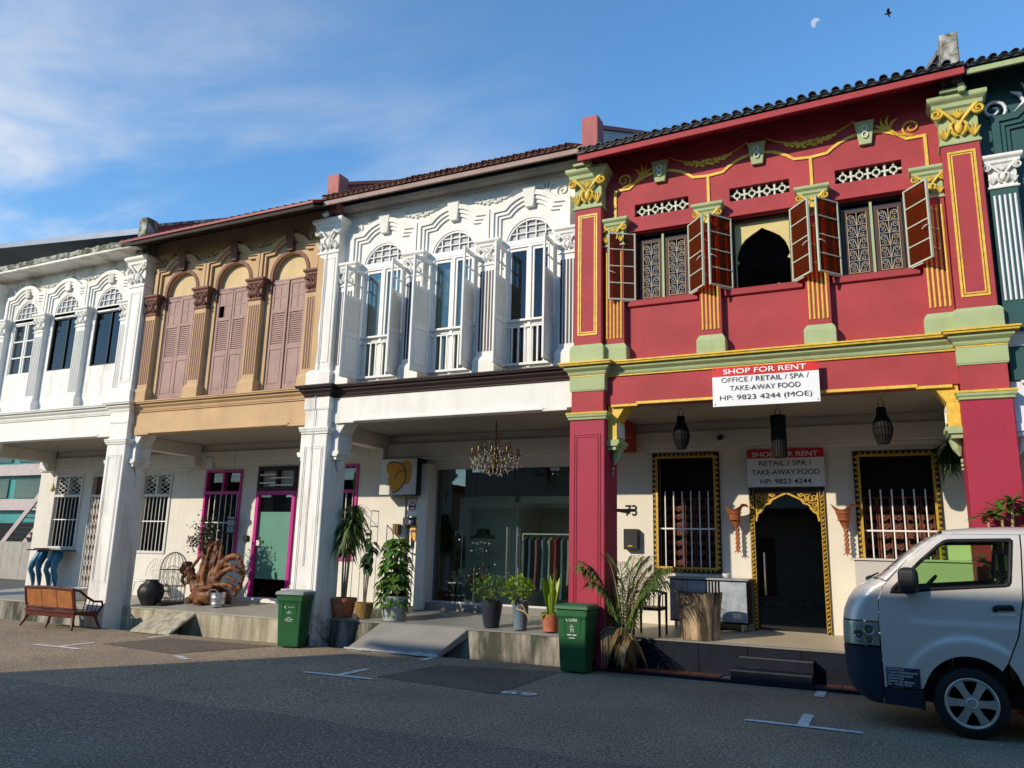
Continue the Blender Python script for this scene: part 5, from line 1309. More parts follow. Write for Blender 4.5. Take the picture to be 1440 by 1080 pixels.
T = thing('mailbox', (-4.12, 13.4, 1.7), 'black mailbox under the house number', 'mailbox')
b = MB(); b.box(-4.24, -3.99, 13.31, 13.45, 1.72, 2.07); b.build('box', X['bplas'], T, bev=.008)
b = MB(); b.box(-4.20, -4.03, 13.306, 13.312, 1.98, 2.01); b.build('slot', X['black'], T)
b = MB(); b.box(-4.16, -4.08, 13.304, 13.311, 1.77, 1.79); b.build('name_plate', X['goldleaf'], T)
T = thing('shelf_bar', (-3.9, 11.9, 2.2), 'short wooden bar jutting from the red pillar beside the house number', 'bar')
b = MB(); b.box(-3.85, -3.83, 11.82, 12.4, 2.28, 2.33); b.box(-3.86, -3.56, 11.76, 11.80, 2.28, 2.325); b.build('bar', X['brown'], T)
T = thing('security_camera', (-2.5, 13.3, 3.55), 'small security camera on the arcade beam of the red house', 'camera')
b = MB(); b.box(-2.62, -2.42, 13.20, 13.36, 3.55, 3.60); b.build('base', X['rail'], T); b = MB(); b.tube([(-2.5, 13.22, 3.60), (-2.5, 13.08, 3.56)], .045, 10); b.build('lens', X['black'], T)
T = thing('counter', (.5, 13.0, .48), 'pale grey counter under the right carved window', 'counter')
b = MB(); b.box(-.56, 1.1, 12.95, 13.41, .49, 1.64); b.build('panel', M('pale_board', (.50, .47, .43), .6, var=.05), T, bev=.008)
b = MB(); b.box(-.60, 1.12, 12.92, 13.412, 1.641, 1.67); b.build('top', M('pale_board_top', (.56, .53, .49), .5), T)
# ---------------------------------------------------------------- white shop: chandelier, sign box, small signs, interior
X['cry'] = M('crystal', (.34, .30, .24), .15, .0, var=.3, vs=30, spec=1); X['brass'] = M('old_brass', (.20, .13, .06), .35, .8)
T = thing('chandelier', (-6.26, 12.3, 3.0), 'crystal chandelier hanging in the white shop arcade', 'chandelier'); cx_, cy_ = -6.26, 12.3
b = MB(); b.tube([(cx_, cy_, 3.9), (cx_, cy_, 3.42)], .012, 6)
for i in range(9): b.blob((cx_, cy_, 3.45+.045*i), (.018, .018, .026), 6, 4)
b.lathe([(.01, 3.05), (.05, 3.1), (.03, 3.2), (.06, 3.28), (.02, 3.4)], (cx_, cy_, 0), 10); b.build('stem', X['brass'], T, smooth=60)
bc = MB()
for k, (R_, z, n) in enumerate(((.42, 3.30, 10), (.26, 3.42, 6))):
    for i in range(n):
        a = 2*PI*i/n+.2*k; e = Vector((cx_+R_*math.cos(a), cy_+R_*math.sin(a), z))
        b = MB(); b.tube([(cx_, cy_, z-.08), (cx_+.5*R_*math.cos(a), cy_+.5*R_*math.sin(a), z-.13), e], .009, 5); b.lathe([(.035, 0), (.04, .015), (.012, .02), (.012, .10), (.004, .12)], e, 8); b.build('arm', X['brass'], T, smooth=60)
        for j in range(5):
            p = e+Vector((rn.uniform(-.05, .05), rn.uniform(-.05, .05), -.03-.05*j)); bc.blob(p, (.011, .011, .022), 6, 3)
for R_, z, n in ((.40, 3.14, 30), (.32, 3.07, 26), (.22, 3.0, 20), (.12, 2.96, 10), (.36, 3.22, 30), (.20, 3.36, 16)):
    for i in range(n):
        a = 2*PI*i/n; bc.blob((cx_+R_*math.cos(a), cy_+R_*math.sin(a), z+rn.uniform(-.03, .03)), (.012, .012, rn.uniform(.018, .034)), 6, 3)
bc.build('crystals', X['cry'], T, kind='stuff')
T = thing('sign_box', (-8.8, 13.2, 2.65), 'white light box sign with orange head silhouette over the side door', 'sign')
s0, s1, t0_, t1_, ys_ = -9.26, -8.36, 2.67, 3.40, 13.08
b = MB(); b.box(s0, s1, ys_, 13.40, t0_, t1_); b.build('case', X['black'], T, bev=.006)
b = MB(); b.box(s0+.012, s1-.03, ys_-.006, ys_+.01, t0_+.012, t1_-.012); b.build('face', M('sign_face', (.60, .58, .54), .4, var=.08, vs=3), T)
X['orange'] = M('logo_orange', (.62, .27, .02), .5)
def lg(u, v): return (s0+.012+(s1-s0-.042)*u, t0_+(t1_-t0_)*v)
head = [lg(*p) for p in ((.17, .78), (.19, .84), (.26, .89), (.38, .90), (.50, .88), (.60, .82), (.67, .73), (.71, .62), (.71, .48), (.67, .34), (.60, .22), (.52, .13), (.44, .08), (.37, .09), (.33, .15), (.31, .21), (.30, .27), (.24, .29), (.22, .33), (.25, .37), (.23, .40), (.22, .44), (.24, .48), (.26, .53), (.24, .58), (.18, .64), (.16, .71))]
b = MB(); b.prism(head, ys_-.010, ys_-.005); b.build('logo_head', X['orange'], T)
bun = [lg(.78+.16*math.cos(a)-.06, .62+.33*math.sin(a)) for a in [1.9-3.6*i/16 for i in range(17)]]+[lg(*p) for p in ((.66, .30), (.72, .42), (.745, .55), (.73, .70), (.66, .82), (.58, .89))]
b = MB(); b.prism(bun, ys_-.0085, ys_-.0055); b.build('logo_bun', X['orange'], T)
b = MB(); frame_line(b, [lg(*p) for p in ((.19, .83), (.27, .895), (.40, .905), (.52, .88), (.62, .82), (.69, .72), (.725, .60), (.715, .44), (.67, .31), (.60, .20), (.52, .12), (.44, .075), (.37, .09))], .022, ys_-.0135, ys_-.008); frame_line(b, [lg(*p) for p in ((.40, .46), (.46, .57), (.53, .635), (.61, .665), (.70, .65))], .016, ys_-.0134, ys_-.008); b.build('logo_line', X['black'], T)
T = thing('no_smoking_sign', (-8.69, 13.4, 2.5), 'round red bordered no entry notice above the white side door', 'sign')
b = MB(); b.box(-8.80, -8.56, 13.44, 13.448, 2.28, 2.62); b.build('plate', X['signw'], T)
b = MB(); p = [(-8.68+.075*math.cos(2*PI*i/20), 13.437, 2.47+.075*math.sin(2*PI*i/20)) for i in range(21)]; b.tube(p, .012, 5, cap=False); b.build('ring', X['signr'], T); b = MB(); b.box(-8.745, -8.615, 13.434, 13.442, 2.455, 2.485); b.build('bar', X['black'], T)
T = thing('nameplate', (-8.68, 13.4, 2.12), 'black nameplate with pale lettering on the white door', 'sign'); b = MB(); b.box(-8.88, -8.58, 13.42, 13.435, 2.10, 2.25); b.build('plate', X['ink'], T, bev=.003); lettering('pot', -8.68, 13.418, 2.135, .09, .07, X['signw'], T, .01)
T = thing('yellow_nameplate', (-8.5, 13.3, 2.12), 'yellow nameplate beside the black one on the white door', 'sign'); b = MB(); b.box(-8.575, -8.43, 13.42, 13.434, 2.105, 2.245); b.build('plate', X['ink'], T); b = MB(); b.box(-8.565, -8.44, 13.414, 13.421, 2.125, 2.225); b.build('face', M('yellow_sign', (.70, .42, .03), .5), T)
T = thing('door_notice', (-8.68, 13.4, 1.8), 'orange and white notice taped on the side door', 'notice'); b = MB(); b.box(-8.74, -8.60, 13.51, 13.515, 1.80, 2.07); b.build('sheet', M('notice_orange', (.72, .40, .10), .6, var=.3, vs=30), T); b = MB(); b.box(-8.73, -8.61, 13.506, 13.511, 1.96, 2.01); b.build('stripe', X['brown'], T)
T = thing('shrine_box', (-8.95, 13.35, 1.95), 'small gold box fixed to the wall left of the side door', 'box'); b = MB(); b.box(-9.06, -8.93, 13.33, 13.45, 1.92, 2.12); b.build('box', X['brass'], T, bev=.005)
T = thing('wall_shelf_frame', (-9.0, 12.9, 1), 'thin white metal frame behind the potted plants', 'frame'); b = MB()
for x in (-9.55, -9.18):
    for y in (12.75, 13.0): b.tube([(x, y, .47), (x, y, 2.35)], .011, 5)
    b.tube([(x, 12.75, 2.35), (x, 13.0, 2.35)], .011, 5); b.tube([(x, 12.75, 2.05), (x, 13.0, 2.05)], .011, 5)
for y in (12.75, 13.0): b.tube([(-9.55, y, 2.35), (-9.18, y, 2.05)], .011, 5)
b.build('frame', X['rail'], T)
T = thing('display_partition', (-7.0, 14.6, .5), 'white partition with hanging rail inside the glass shopfront', 'partition')
b = MB(); b.box(-8.3, -6.9, 14.7, 14.82, .5, 2.75); b.box(-6.98, -6.9, 14.82, 16.0, .5, 2.75); b.box(-6.9, -5.4, 15.9, 16.0, .5, 2.75); b.box(-7.0, -5.4, 14.7, 15.0, 2.62, 2.75); b.build('panel', X['white'], T)
def rack(x0_, x1_, y, label, cols, z0=.55, zt_=1.95):
    T = thing('garment_rack', ((x0_+x1_)/2, y, z0), label, 'rack', 'garment racks in the shop')
    b = MB()
    for x in (x0_, x1_): b.tube([(x, y, z0), (x, y, zt_)], .013, 6); b.tube([(x, y-.2, z0+.015), (x, y+.2, z0+.015)], .013, 6)
    b.tube([(x0_, y, zt_), (x1_, y, zt_)], .013, 6); b.build('frame', X['bar'], T)
    for i, c in enumerate(cols):
        x = x0_+.1+(x1_-x0_-.2)*i/max(1, len(cols)-1); l_ = rn.uniform(.7, 1.15); b = MB(); ls = []
        for t, w_ in ((0, .03), (.06, .20), (.3, .19), (.7, .21), (1, .24)): ls.append([(x-.02, y-w_, zt_-.06-l_*t), (x+.02, y-w_*1.0, zt_-.06-l_*t), (x+.03, y+w_, zt_-.06-l_*t), (x-.015, y+w_, zt_-.06-l_*t)])
        b.loops(ls); b.build('garment', M('garment_%d' % i, c, .85), T, smooth=50)
rack(-6.62, -5.35, 14.3, 'rack of hanging clothes behind the glass doors', [(.12, .13, .16), (.05, .10, .16), (.30, .10, .10), (.14, .20, .30), (.45, .42, .38), (.35, .04, .05), (.10, .16, .18), (.3, .28, .26), (.32, .03, .05)], zt_=1.98)
rack(-7.95, -7.80, 13.95, 'narrow white clothes stand by the left glass pane', [(.05, .05, .06)], zt_=2.0)
rack(-5.02, -4.70, 13.85, 'white clothes stand behind the right glass pane', [], zt_=2.0)
T = thing('display_bust', (-7.4, 14.1, .5), 'black hat shaped display on a thin stand behind the glass', 'display'); b = MB(); b.tube([(-7.4, 14.1, .55), (-7.4, 14.1, 1.85)], .01, 6); b.build('stand', X['rail'], T); b = MB(); b.lathe([(.26, 1.88), (.27, 1.90), (.14, 1.96), (.13, 2.06), (.02, 2.08)], (-7.4, 14.1, 0), 18); b.build('hat', X['bplas'], T, smooth=50)
T = thing('flower_vase', (-7.75, 13.9, .6), 'white and red flowers low behind the left glass pane', 'flowers'); b = MB()
for i in range(60): p = Vector((-7.85+rn.gauss(0, .16), 13.95+rn.gauss(0, .1), 1.05+rn.gauss(0, .11))); b.blob(p, (.03, .03, .03), 6, 4)
b.build('white_blooms', M('white_bloom', (.5, .55, .5), .8), T, kind='stuff'); b = MB()
for i in range(45): p = Vector((-7.45+rn.gauss(0, .13), 14.0+rn.gauss(0, .1), 1.15+rn.gauss(0, .09))); b.blob(p, (.03, .03, .03), 6, 4)
b.build('red_blooms', M('red_bloom', (.45, .08, .08), .8), T, kind='stuff'); b = MB(); b.lathe([(.10, .62), (.14, .8), (.09, .98), (.1, 1.0)], (-7.7, 13.95, 0), 16); b.build('vase', X['bpot'], T, smooth=60)
b = MB(); b.box(-7.95, -7.3, 13.75, 14.15, .56, .62); b.build('stand', X['dwood'], T)
# concrete ramp of the white shop
T = thing('ramp', (-7.3, 11.4, 0), 'smooth grey cement ramp up to the white shop platform', 'ramp')
b = MB(); b.loops([[(-8.30, 11.06, -.08), (-6.60, 11.06, -.08), (-6.60, 11.06, .012), (-8.30, 11.06, .012)], [(-8.02, 11.66, .28), (-6.30, 11.66, .28), (-6.30, 11.66, .425), (-8.02, 11.66, .412)]])
b.build('slab', M('smooth_cement', (.24, .225, .20), .7, var=.1, vs=2.5, bump=.15, bs=60), T, bev=.01)
b = MB(); rr_ = random.Random(4); ls = []
for i in range(30):
    x = -8.34+1.8*i/29; w_ = rr_.uniform(.015, .05)*(1.6 if i > 22 else 1); ls.append([(x, 11.06-w_, .006), (x, 11.07, .006), (x, 11.07, .016+w_*.5), (x, 11.06-w_*.6, .014)])
b.loops(ls); b.build('mortar_edge', M('mortar', (.45, .43, .39), .9, bump=.6, bs=60), T)
# ================================================================ silver van
def lerp_tab(tab, z):
    if z <= tab[0][0]: return tab[0][1]
    for (a, b_), (c, d) in zip(tab, tab[1:]):
        if z <= c: return b_+(d-b_)*(z-a)/(c-a)
    return tab[-1][1]
VXF = [(.22, -.33), (.28, -.42), (.36, -.50), (.5, -.545), (.8, -.56), (1.02, -.555), (1.14, -.535), (1.24, -.495), (1.32, -.44), (1.39, -.36), (1.46, -.235), (1.55, -.13), (1.72, .06), (1.84, .21), (1.90, .31), (1.95, .45), (1.98, .62), (2.02, 1.0)]
VW = [(.22, .79), (.35, .825), (.55, .845), (.8, .852), (1.05, .852), (1.25, .842), (1.42, .825), (1.7, .775), (1.86, .74), (1.92, .715), (1.96, .67), (1.99, .58)]
VYC = 9.90      # centre line of the van
def vside(x, z):
    """half width of the body at (x,z), with wheel-arch flare and waist crease"""
    W_ = lerp_tab(VW, z); xf = lerp_tab(VXF, z); k_ = max(0, min(1, (z-1.25)/.3)); a = .20-.07*k_; b_ = .30-.06*k_
    t = (xf+a-x)/a
    if t > 0: t = min(t, .999); W_ = W_-b_*(1-math.sqrt(1-t*t))
    if x > 3.95: W_ -= .18*((x-3.95)/.25)**2
    for wx in (.56, 3.13):
        r = math.hypot(x-wx, (z-.33)*1.0)
        if r < .62 and z > .2: W_ += .024*min(1, (.62-r)/.05)
    if x > .02 and x < 3.9: W_ += .010*max(0, min(1, (1.075-z)/.03))*min(1, (x-.02)/.15)*(1 if z > .85 else max(0, (z-.55)/.3))
    return W_
def resample(poly, st):
    out = []
    for i in range(len(poly)):
        a, b_ = Vector(poly[i]), Vector(poly[(i+1) % len(poly)]); n = max(1, int((b_-a).length/st))
        out += [a.lerp(b_, k/n) for k in range(n)]
    return out
def inset(poly, d):
    n = len(poly); ar = sum(poly[i][0]*poly[(i+1) % n][1]-poly[(i+1) % n][0]*poly[i][1] for i in range(n)); s = 1 if ar > 0 else -1; out = []
    for i in range(n):
        p = Vector(poly[i]); a = (p-Vector(poly[i-1])).normalized(); c = (Vector(poly[(i+1) % n])-p).normalized()
        nn = Vector((-a.y-c.y, a.x+c.x))*s; nn = nn.normalized() if nn.length > 1e-6 else Vector((-a.y, a.x))*s
        k = max(.4, nn.dot(Vector((-a.y, a.x))*s)); out.append(tuple(p+nn*d/k))
    return out
def vpatch(name, poly, m, par, side=-1, holes=(), gap=.0035, off=0, st=.05, thick=.012, rim=False):
    poly = resample(inset(poly, gap), st); holes = [resample(h, st) for h in holes]
    pts = list(poly); ed = [(i, (i+1) % len(poly)) for i in range(len(poly))]
    for h in holes: b0 = len(pts); pts += h; ed += [(b0+i, b0+(i+1) % len(h)) for i in range(len(h))]
    xs = [p[0] for p in poly]; zs = [p[1] for p in poly]; g = st*1.0
    x = min(xs)+g*.5
    loops_ = [poly]+holes
    while x < max(xs):
        z = min(zs)+g*.5
        while z < max(zs):
            if inside((x, z), poly) and not any(inside((x, z), h) for h in holes) and all((Vector((x, z))-Vector(q)).length > g*.45 for lp in loops_ for q in lp): pts.append(Vector((x, z)))
            z += g
        x += g
    vv, _, ff, _, _, _ = delaunay_2d_cdt([Vector((p[0], p[1])) for p in pts], ed, [], 0, 1e-6)
    fs = []
    for t in ff:
        c = sum((vv[i] for i in t), Vector((0, 0)))/len(t)
        if inside(c, poly) and not any(inside(c, h) for h in holes): fs.append(tuple(t) if side < 0 else tuple(reversed(t)))
    b = MB(); b.add([(p[0], VYC+side*(vside(p[0], p[1])+off), p[1]) for p in vv], fs)
    o = b.build(name, m, par, smooth=40, norm=False)
    if thick:
        s = o.modifiers.new('solid', 'SOLIDIFY'); s.thickness = thick; s.offset = -1; s.use_rim = rim
    return o
X['vpaint'] = M('van_silver', (.60, .56, .51), .40, .3, var=.02, coat=.5)
X['vnavy'] = M('van_navy_plastic', (.010, .022, .042), .42, var=.1)
X['rubber'] = M('rubber', (.010, .010, .011), .6)
X['chrome'] = M('lamp_reflector', (.80, .79, .76), .25, .4, var=.1)
X['hub'] = M('hubcap_silver', (.42, .40, .36), .38, .5, var=.12, vs=8)
V = thing('van', (1.8, VYC, 0), 'silver van with navy bumper parked at the right edge', 'van')
front = [(lerp_tab(VXF, z), z) for z in [.24, .28, .36, .5, .65, .79]]
seam = [(-.20, 1.03), (-.19, 1.26), (-.14, 1.39), (.11, 1.67), (.37, 1.88), (.47, 1.915), (.55, 1.925)]
win = [(-.075, 1.325), (-.06, 1.375), (.06, 1.50), (.22, 1.665), (.38, 1.81), (.44, 1.855), (.49, 1.87), (1.02, 1.885), (1.04, 1.865), (.985, 1.47), (.965, 1.435), (.93, 1.425), (.3, 1.365), (.02, 1.325)]
archF = [(.56+.405*math.cos(a), .33+.43*math.sin(a)) for a in [PI-.22-(PI-.9)*i/16 for i in range(17)]]
rearseam = [(.885, .72), (.99, .97), (1.06, 1.30), (1.10, 1.80), (1.105, 1.925)]
doorp = [(-.19, .41), (.155, .425)]+[p for p in archF if p[0] < .86 and p[1] > .43]+rearseam+[(.55, 1.925)]+seam[::-1][1:]
archR = [(3.13+.405*math.cos(a), .33+.43*math.sin(a)) for a in [PI+.12-(PI+.24)*i/20 for i in range(21)]]
for sd in (-1, 1):
    vpatch('bumper_corner', front[0:1]+[(-.20, .25), (-.20, .79)]+front[::-1][:-1], X['vnavy'], V, sd, st=.035)
    vpatch('sill', [(-.20, .245), (.13, .235), (.155, .42), (-.20, .405)], X['vnavy'], V, sd)
    hl = [(lerp_tab(VXF, z), z) for z in (.80, .9, 1.03)]
    lens = [hl[0], (-.205, .80), (-.20, 1.035)]+[hl[2], hl[1]]
    h_ = vpatch('headlight', lens, X['chrome'], V, sd, off=-.025)
    vpatch('lens', lens, X['gtint'], h_, sd, thick=0)
    for cx_, cz_, rr in ((-.30, .955, .05), (-.30, .86, .042), (-.40, .90, .05)):
        b = MB(); b.lathe([(.01, 0), (rr*.6, .012), (rr, .035)], n=14, cap=False); b.xf(Matrix.Translation((cx_, VYC+sd*(vside(cx_, cz_)-.024), cz_)) @ Matrix.Rotation(PI/2 if sd < 0 else -PI/2, 4, 'X')); b.build('lamp_bowl', X['steel'], h_, smooth=60)
    nose = [(lerp_tab(VXF, z), z) for z in (1.04, 1.14, 1.24, 1.32, 1.39, 1.455)]
    vpatch('front_fender', [nose[0], (-.20, 1.04)]+seam[1:3]+[(-.10, 1.435), (-.16, 1.46), (-.235, 1.46)]+nose[::-1][1:], X['vpaint'], V, sd, st=.03)
    ap = [(lerp_tab(VXF, z)+.035, z) for z in (1.462, 1.55, 1.72, 1.84, 1.90, 1.95)]
    vpatch('a_pillar', [(-.16, 1.465), (-.10, 1.44)]+seam[3:6]+[(.56, 1.93), (.60, 1.955)]+ap[::-1], X['vpaint'], V, sd, thick=.03, rim=True, st=.03)
    D = vpatch('door', doorp, X['vpaint'], V, sd, holes=[inset(win, 0)], st=.028 if sd < 0 else .06)
    ring = inset(win, .028)
    vpatch('window_rubber', win, X['rubber'], D, sd, holes=[ring], gap=-.004, off=.004, thick=.03, rim=True)
    vpatch('pane', ring, X['gvan'], D, sd, gap=-.004, off=-.008, thick=0)
    rear = [(1.0, .50), (1.05, .40), (2.70, .40)]+[p for p in archR if p[1] > .40]+[(3.60, .40), (4.18, .42), (4.2, 1.2), (4.12, 1.925), (1.112, 1.925), (1.107, 1.80), (1.067, 1.30), (.997, .97), (.892, .72), (.955, .62)]
    w2_ = [(1.22, 1.42), (1.22, 1.86), (2.35, 1.88), (2.38, 1.44)]; w3_ = [(2.52, 1.44), (2.52, 1.88), (3.75, 1.87), (3.85, 1.45)]
    vpatch('side_panel', rear, X['vpaint'], V, sd, holes=[w2_, w3_], st=.09)
    for q in (w2_, w3_): vpatch('pane', q, X['gdark'], V, sd, gap=-.006, off=-.008, thick=0, st=.09)
    vpatch('sill', [(1.06, .245), (2.66, .245), (2.70, .395), (1.05, .395)], X['vnavy'], V, sd, st=.12)
    vpatch('rear_bumper', [(3.62, .26), (4.16, .28), (4.2, .41), (3.60, .395)], X['vnavy'], V, sd, st=.12)
    # handle
    vpatch('handle_recess', [(.78, 1.14), (.995, 1.15), (1.00, 1.19), (.80, 1.18)], X['chrome'], D, sd, off=.006, thick=0, st=.02)
    vpatch('handle', [(.80, 1.195), (.985, 1.205), (.985, 1.25), (.96, 1.262), (.83, 1.255), (.80, 1.23)], X['bplas'], D, sd, off=.022, thick=.02, rim=True, st=.02)
    # mirror
    b = MB(); yy = VYC+sd*(vside(.1, 1.45)+.13)
    b.lathe([(.02, -.13), (.07, -.128), (.092, -.10), (.098, .0), (.095, .08), (.08, .12), (.02, .13)], (.095, yy, 1.455), 4, wob=lambda a, z: 1.25); b.xf(Matrix.Translation((.095, yy, 0)) @ Matrix.Rotation(PI/4+.15*sd, 4, 'Z') @ Matrix.Translation((-.095, -yy, 0))); mo_ = b.build('mirror', X['bplas'], V, bev=.03); mo_.modifiers['bevel'].segments = 3
    b = MB(); b.tube([(.10, yy-sd*.05, 1.40), (.05, VYC+sd*.80, 1.36)], .03, 8); b.build('mirror_arm', X['bplas'], V, smooth=50)
    # wheels
    for wx in (.56, 3.13):
        R_ = Matrix.Translation((wx, VYC+sd*.72, .328)) @ (Matrix.Rotation(PI/2, 4, 'X') if sd < 0 else Matrix.Rotation(-PI/2, 4, 'X'))
        b = MB(); b.lathe([(.215, -.09), (.29, -.095), (.322, -.07), (.328, -.03), (.328, .03), (.322, .07), (.29, .098), (.235, .10), (.222, .085), (.215, .05)], n=40); b.xf(R_); Wh = b.build('wheel', X['rubber'], V, smooth=40)
        b = MB(); b.lathe([(.214, .07), (.225, .088), (.232, .100), (.222, .106), (.205, .098), (.20, .085)], n=40, cap=False)
        for k in range(6):
            a = 2*PI*k/6+.0; ca, sa = math.cos(a), math.sin(a)
            def P(r, t, z): return (r*ca-t*sa, r*sa+t*ca, z)
            b.loops([[P(.045, -.034, .085), P(.045, .034, .085), P(.045, .034, .118), P(.045, -.034, .118)], [P(.13, -.034, .085), P(.13, .034, .085), P(.13, .030, .112), P(.13, -.030, .112)], [P(.208, -.048, .075), P(.208, .048, .075), P(.208, .042, .098), P(.208, -.042, .098)]])
        b.lathe([(.06, .08), (.058, .118), (.042, .126), (.036, .120), (.02, .122)], n=20)
        b.xf(R_); b.build('hubcap', X['hub'], Wh, smooth=35)
        b = MB(); b.lathe([(.0, .05), (.214, .05)], n=24, cap=False); b.xf(R_); b.build('brake_disc', X['dark'], Wh)
    b = MB(); b.box(.13, .165, VYC+sd*.70, VYC+sd*.82, .22, .40) if sd < 0 else b.box(.13, .165, VYC+.70, VYC+.82, .22, .40); b.v = [(p[0], p[1], p[2]) for p in b.v]; b.build('mud_flap', X['bplas'], V)
# front centre, windscreen, roof
def cross(name, zs, m, yl, off=0, smooth=40, x_add=0):
    b = MB(); n = 10; ls = []
    for z in zs:
        h = (lerp_tab(VW, z)-(.30 if z < 1.4 else .24))*yl; ls.append([(lerp_tab(VXF, z)+x_add+.02*(2*j/n-1)**2, VYC+h*(2*j/n-1), z) for j in range(n+1)])
    b.loops(ls, cap=False, closed=False); o = b.build(name, m, V, smooth=smooth)
    s = o.modifiers.new('solid', 'SOLIDIFY'); s.thickness = .012; s.offset = 1; return o
cross('bumper', [.24, .28, .36, .5, .65, .79], X['vnavy'], 1.02); cross('grille', [.80, .9, 1.03], X['bplas'], 1.02); cross('bonnet', [1.04, 1.14, 1.24, 1.32, 1.39, 1.455], X['vpaint'], 1.02)
b = MB(); ls = []
for z in (1.465, 1.55, 1.72, 1.84, 1.90, 1.945): h = lerp_tab(VW, z)-.075; ls.append([(lerp_tab(VXF, z)+.01+.03*(2*j/10-1)**2, VYC+h*(2*j/10-1), z) for j in range(11)])
b.loops(ls, cap=False, closed=False); b.build('windscreen', X['gvan'], V, smooth=40)
b = MB(); ls = []
for i in range(14):
    x = .44+3.72*i/13; zt_ = 1.955 if i == 0 else (1.985 if i == 1 else 2.0); W_ = .70
    ls.append([(x, VYC+W_*math.sin(PI/2*t)*1.0, 1.925 + (zt_+.02-1.925)*math.cos(PI/2*t)**.55 if abs(t) < 1 else 1.925) for t in [-1, -.95, -.85, -.6, -.3, 0, .3, .6, .85, .95, 1]])
b.loops(ls, cap=False, closed=False); b.build('roof', X['vpaint'], V, smooth=50)
b = MB(); b.box(4.13, 4.2, VYC-.72, VYC+.72, .42, 1.93); b.build('tailgate', X['vpaint'], V, bev=.03)
b = MB(); b.box(-.30, 4.1, VYC-.70, VYC+.70, .30, .42); b.build('floor_pan', X['dark'], V)
b = MB(); b.box(-.12, .12, VYC-.70, VYC+.70, .42, 1.33); b.build('dashboard', X['bplas'], V, bev=.05)
b = MB(); b.loops([[(1.05, VYC-.68, .42), (1.05, VYC+.68, .42), (1.05, VYC+.62, 1.30), (1.05, VYC-.62, 1.30)], [(1.12, VYC-.68, .42), (1.12, VYC+.68, .42), (1.12, VYC+.62, 1.30), (1.12, VYC-.62, 1.30)]]); b.build('bulkhead', X['dark'], V)
for y in (VYC-.40, VYC+.40):
    b = MB(); b.box(.45, .92, y-.24, y+.24, .42, .92); b.loops([[(.84, y-.23, .88), (.96, y-.23, .88), (.96, y+.23, .88), (.84, y+.23, .88)], [(1.00, y-.22, 1.50), (1.08, y-.22, 1.50), (1.08, y+.22, 1.50), (1.00, y+.22, 1.50)]]); b.box(1.0, 1.07, y-.13, y+.13, 1.54, 1.76); b.build('seat', X['bplas'], V, bev=.03)
b = MB(); c = Vector((.24, VYC-.38, 1.36)); ax = Vector((-.75, 0, .66)); u_ = Vector((0, 1, 0)); w_ = ax.cross(u_)
b.tube([c+(u_*math.cos(t)+w_*math.sin(t))*.185 for t in [2*PI*i/24 for i in range(25)]], .015, 7, cap=False)
for t in (.6, 2.5, 4.7): b.tube([c, c+(u_*math.cos(t)+w_*math.sin(t))*.185], .014, 6)
b.tube([c, c+Vector((-.24, 0, -.22))], .03, 8); b.build('steering_wheel', X['bplas'], V, smooth=60)
b = MB(); b.box(.20, .36, VYC+.05, VYC+.20, 1.70, 1.76); b.tube([(.30, VYC+.1, 1.80), (.30, VYC+.1, 1.88)], .01, 6); b.build('rear_view_mirror', X['bplas'], V)
b = MB()
for y in (VYC-.45, VYC+.1): b.tube([(-.28, y, 1.445), (-.26, y+.02, 1.475), (-.20, y+.50, 1.50)], .008, 6); b.lathe([(.03, 0), (.03, .03), (.015, .04)], (-.28, y, 1.435), 10)
b.build('wiper', X['bplas'], V)
# company sticker on the near door
dz = [(-.165, .415), (.135, .43), (.135, .612), (-.165, .608)]
S_ = vpatch('sticker', dz, X['ink'], V, -1, gap=0, off=.007, thick=0, st=.02)
for k, (s_, wd) in enumerate((('YOUNG STAR PTE. LTD', .15), ('19 KALLANG PUDDING ROAD #03-02B', .27), ('GOLDEN WHEEL IND. BUILDING', .225), ('SINGAPORE 349318', .14), ('COMPANY NO : 200363266', .235), ('PAX : 1 DRIVER, 1 OTHER', .21))):
    z = .583-.029*k; o = lettering(s_, -.155+wd/2, 0, z, wd, .0195, X['signw'], S_)
    for v in o.data.vertices: v.co.y = VYC-vside(v.co.x, v.co.z)-.010
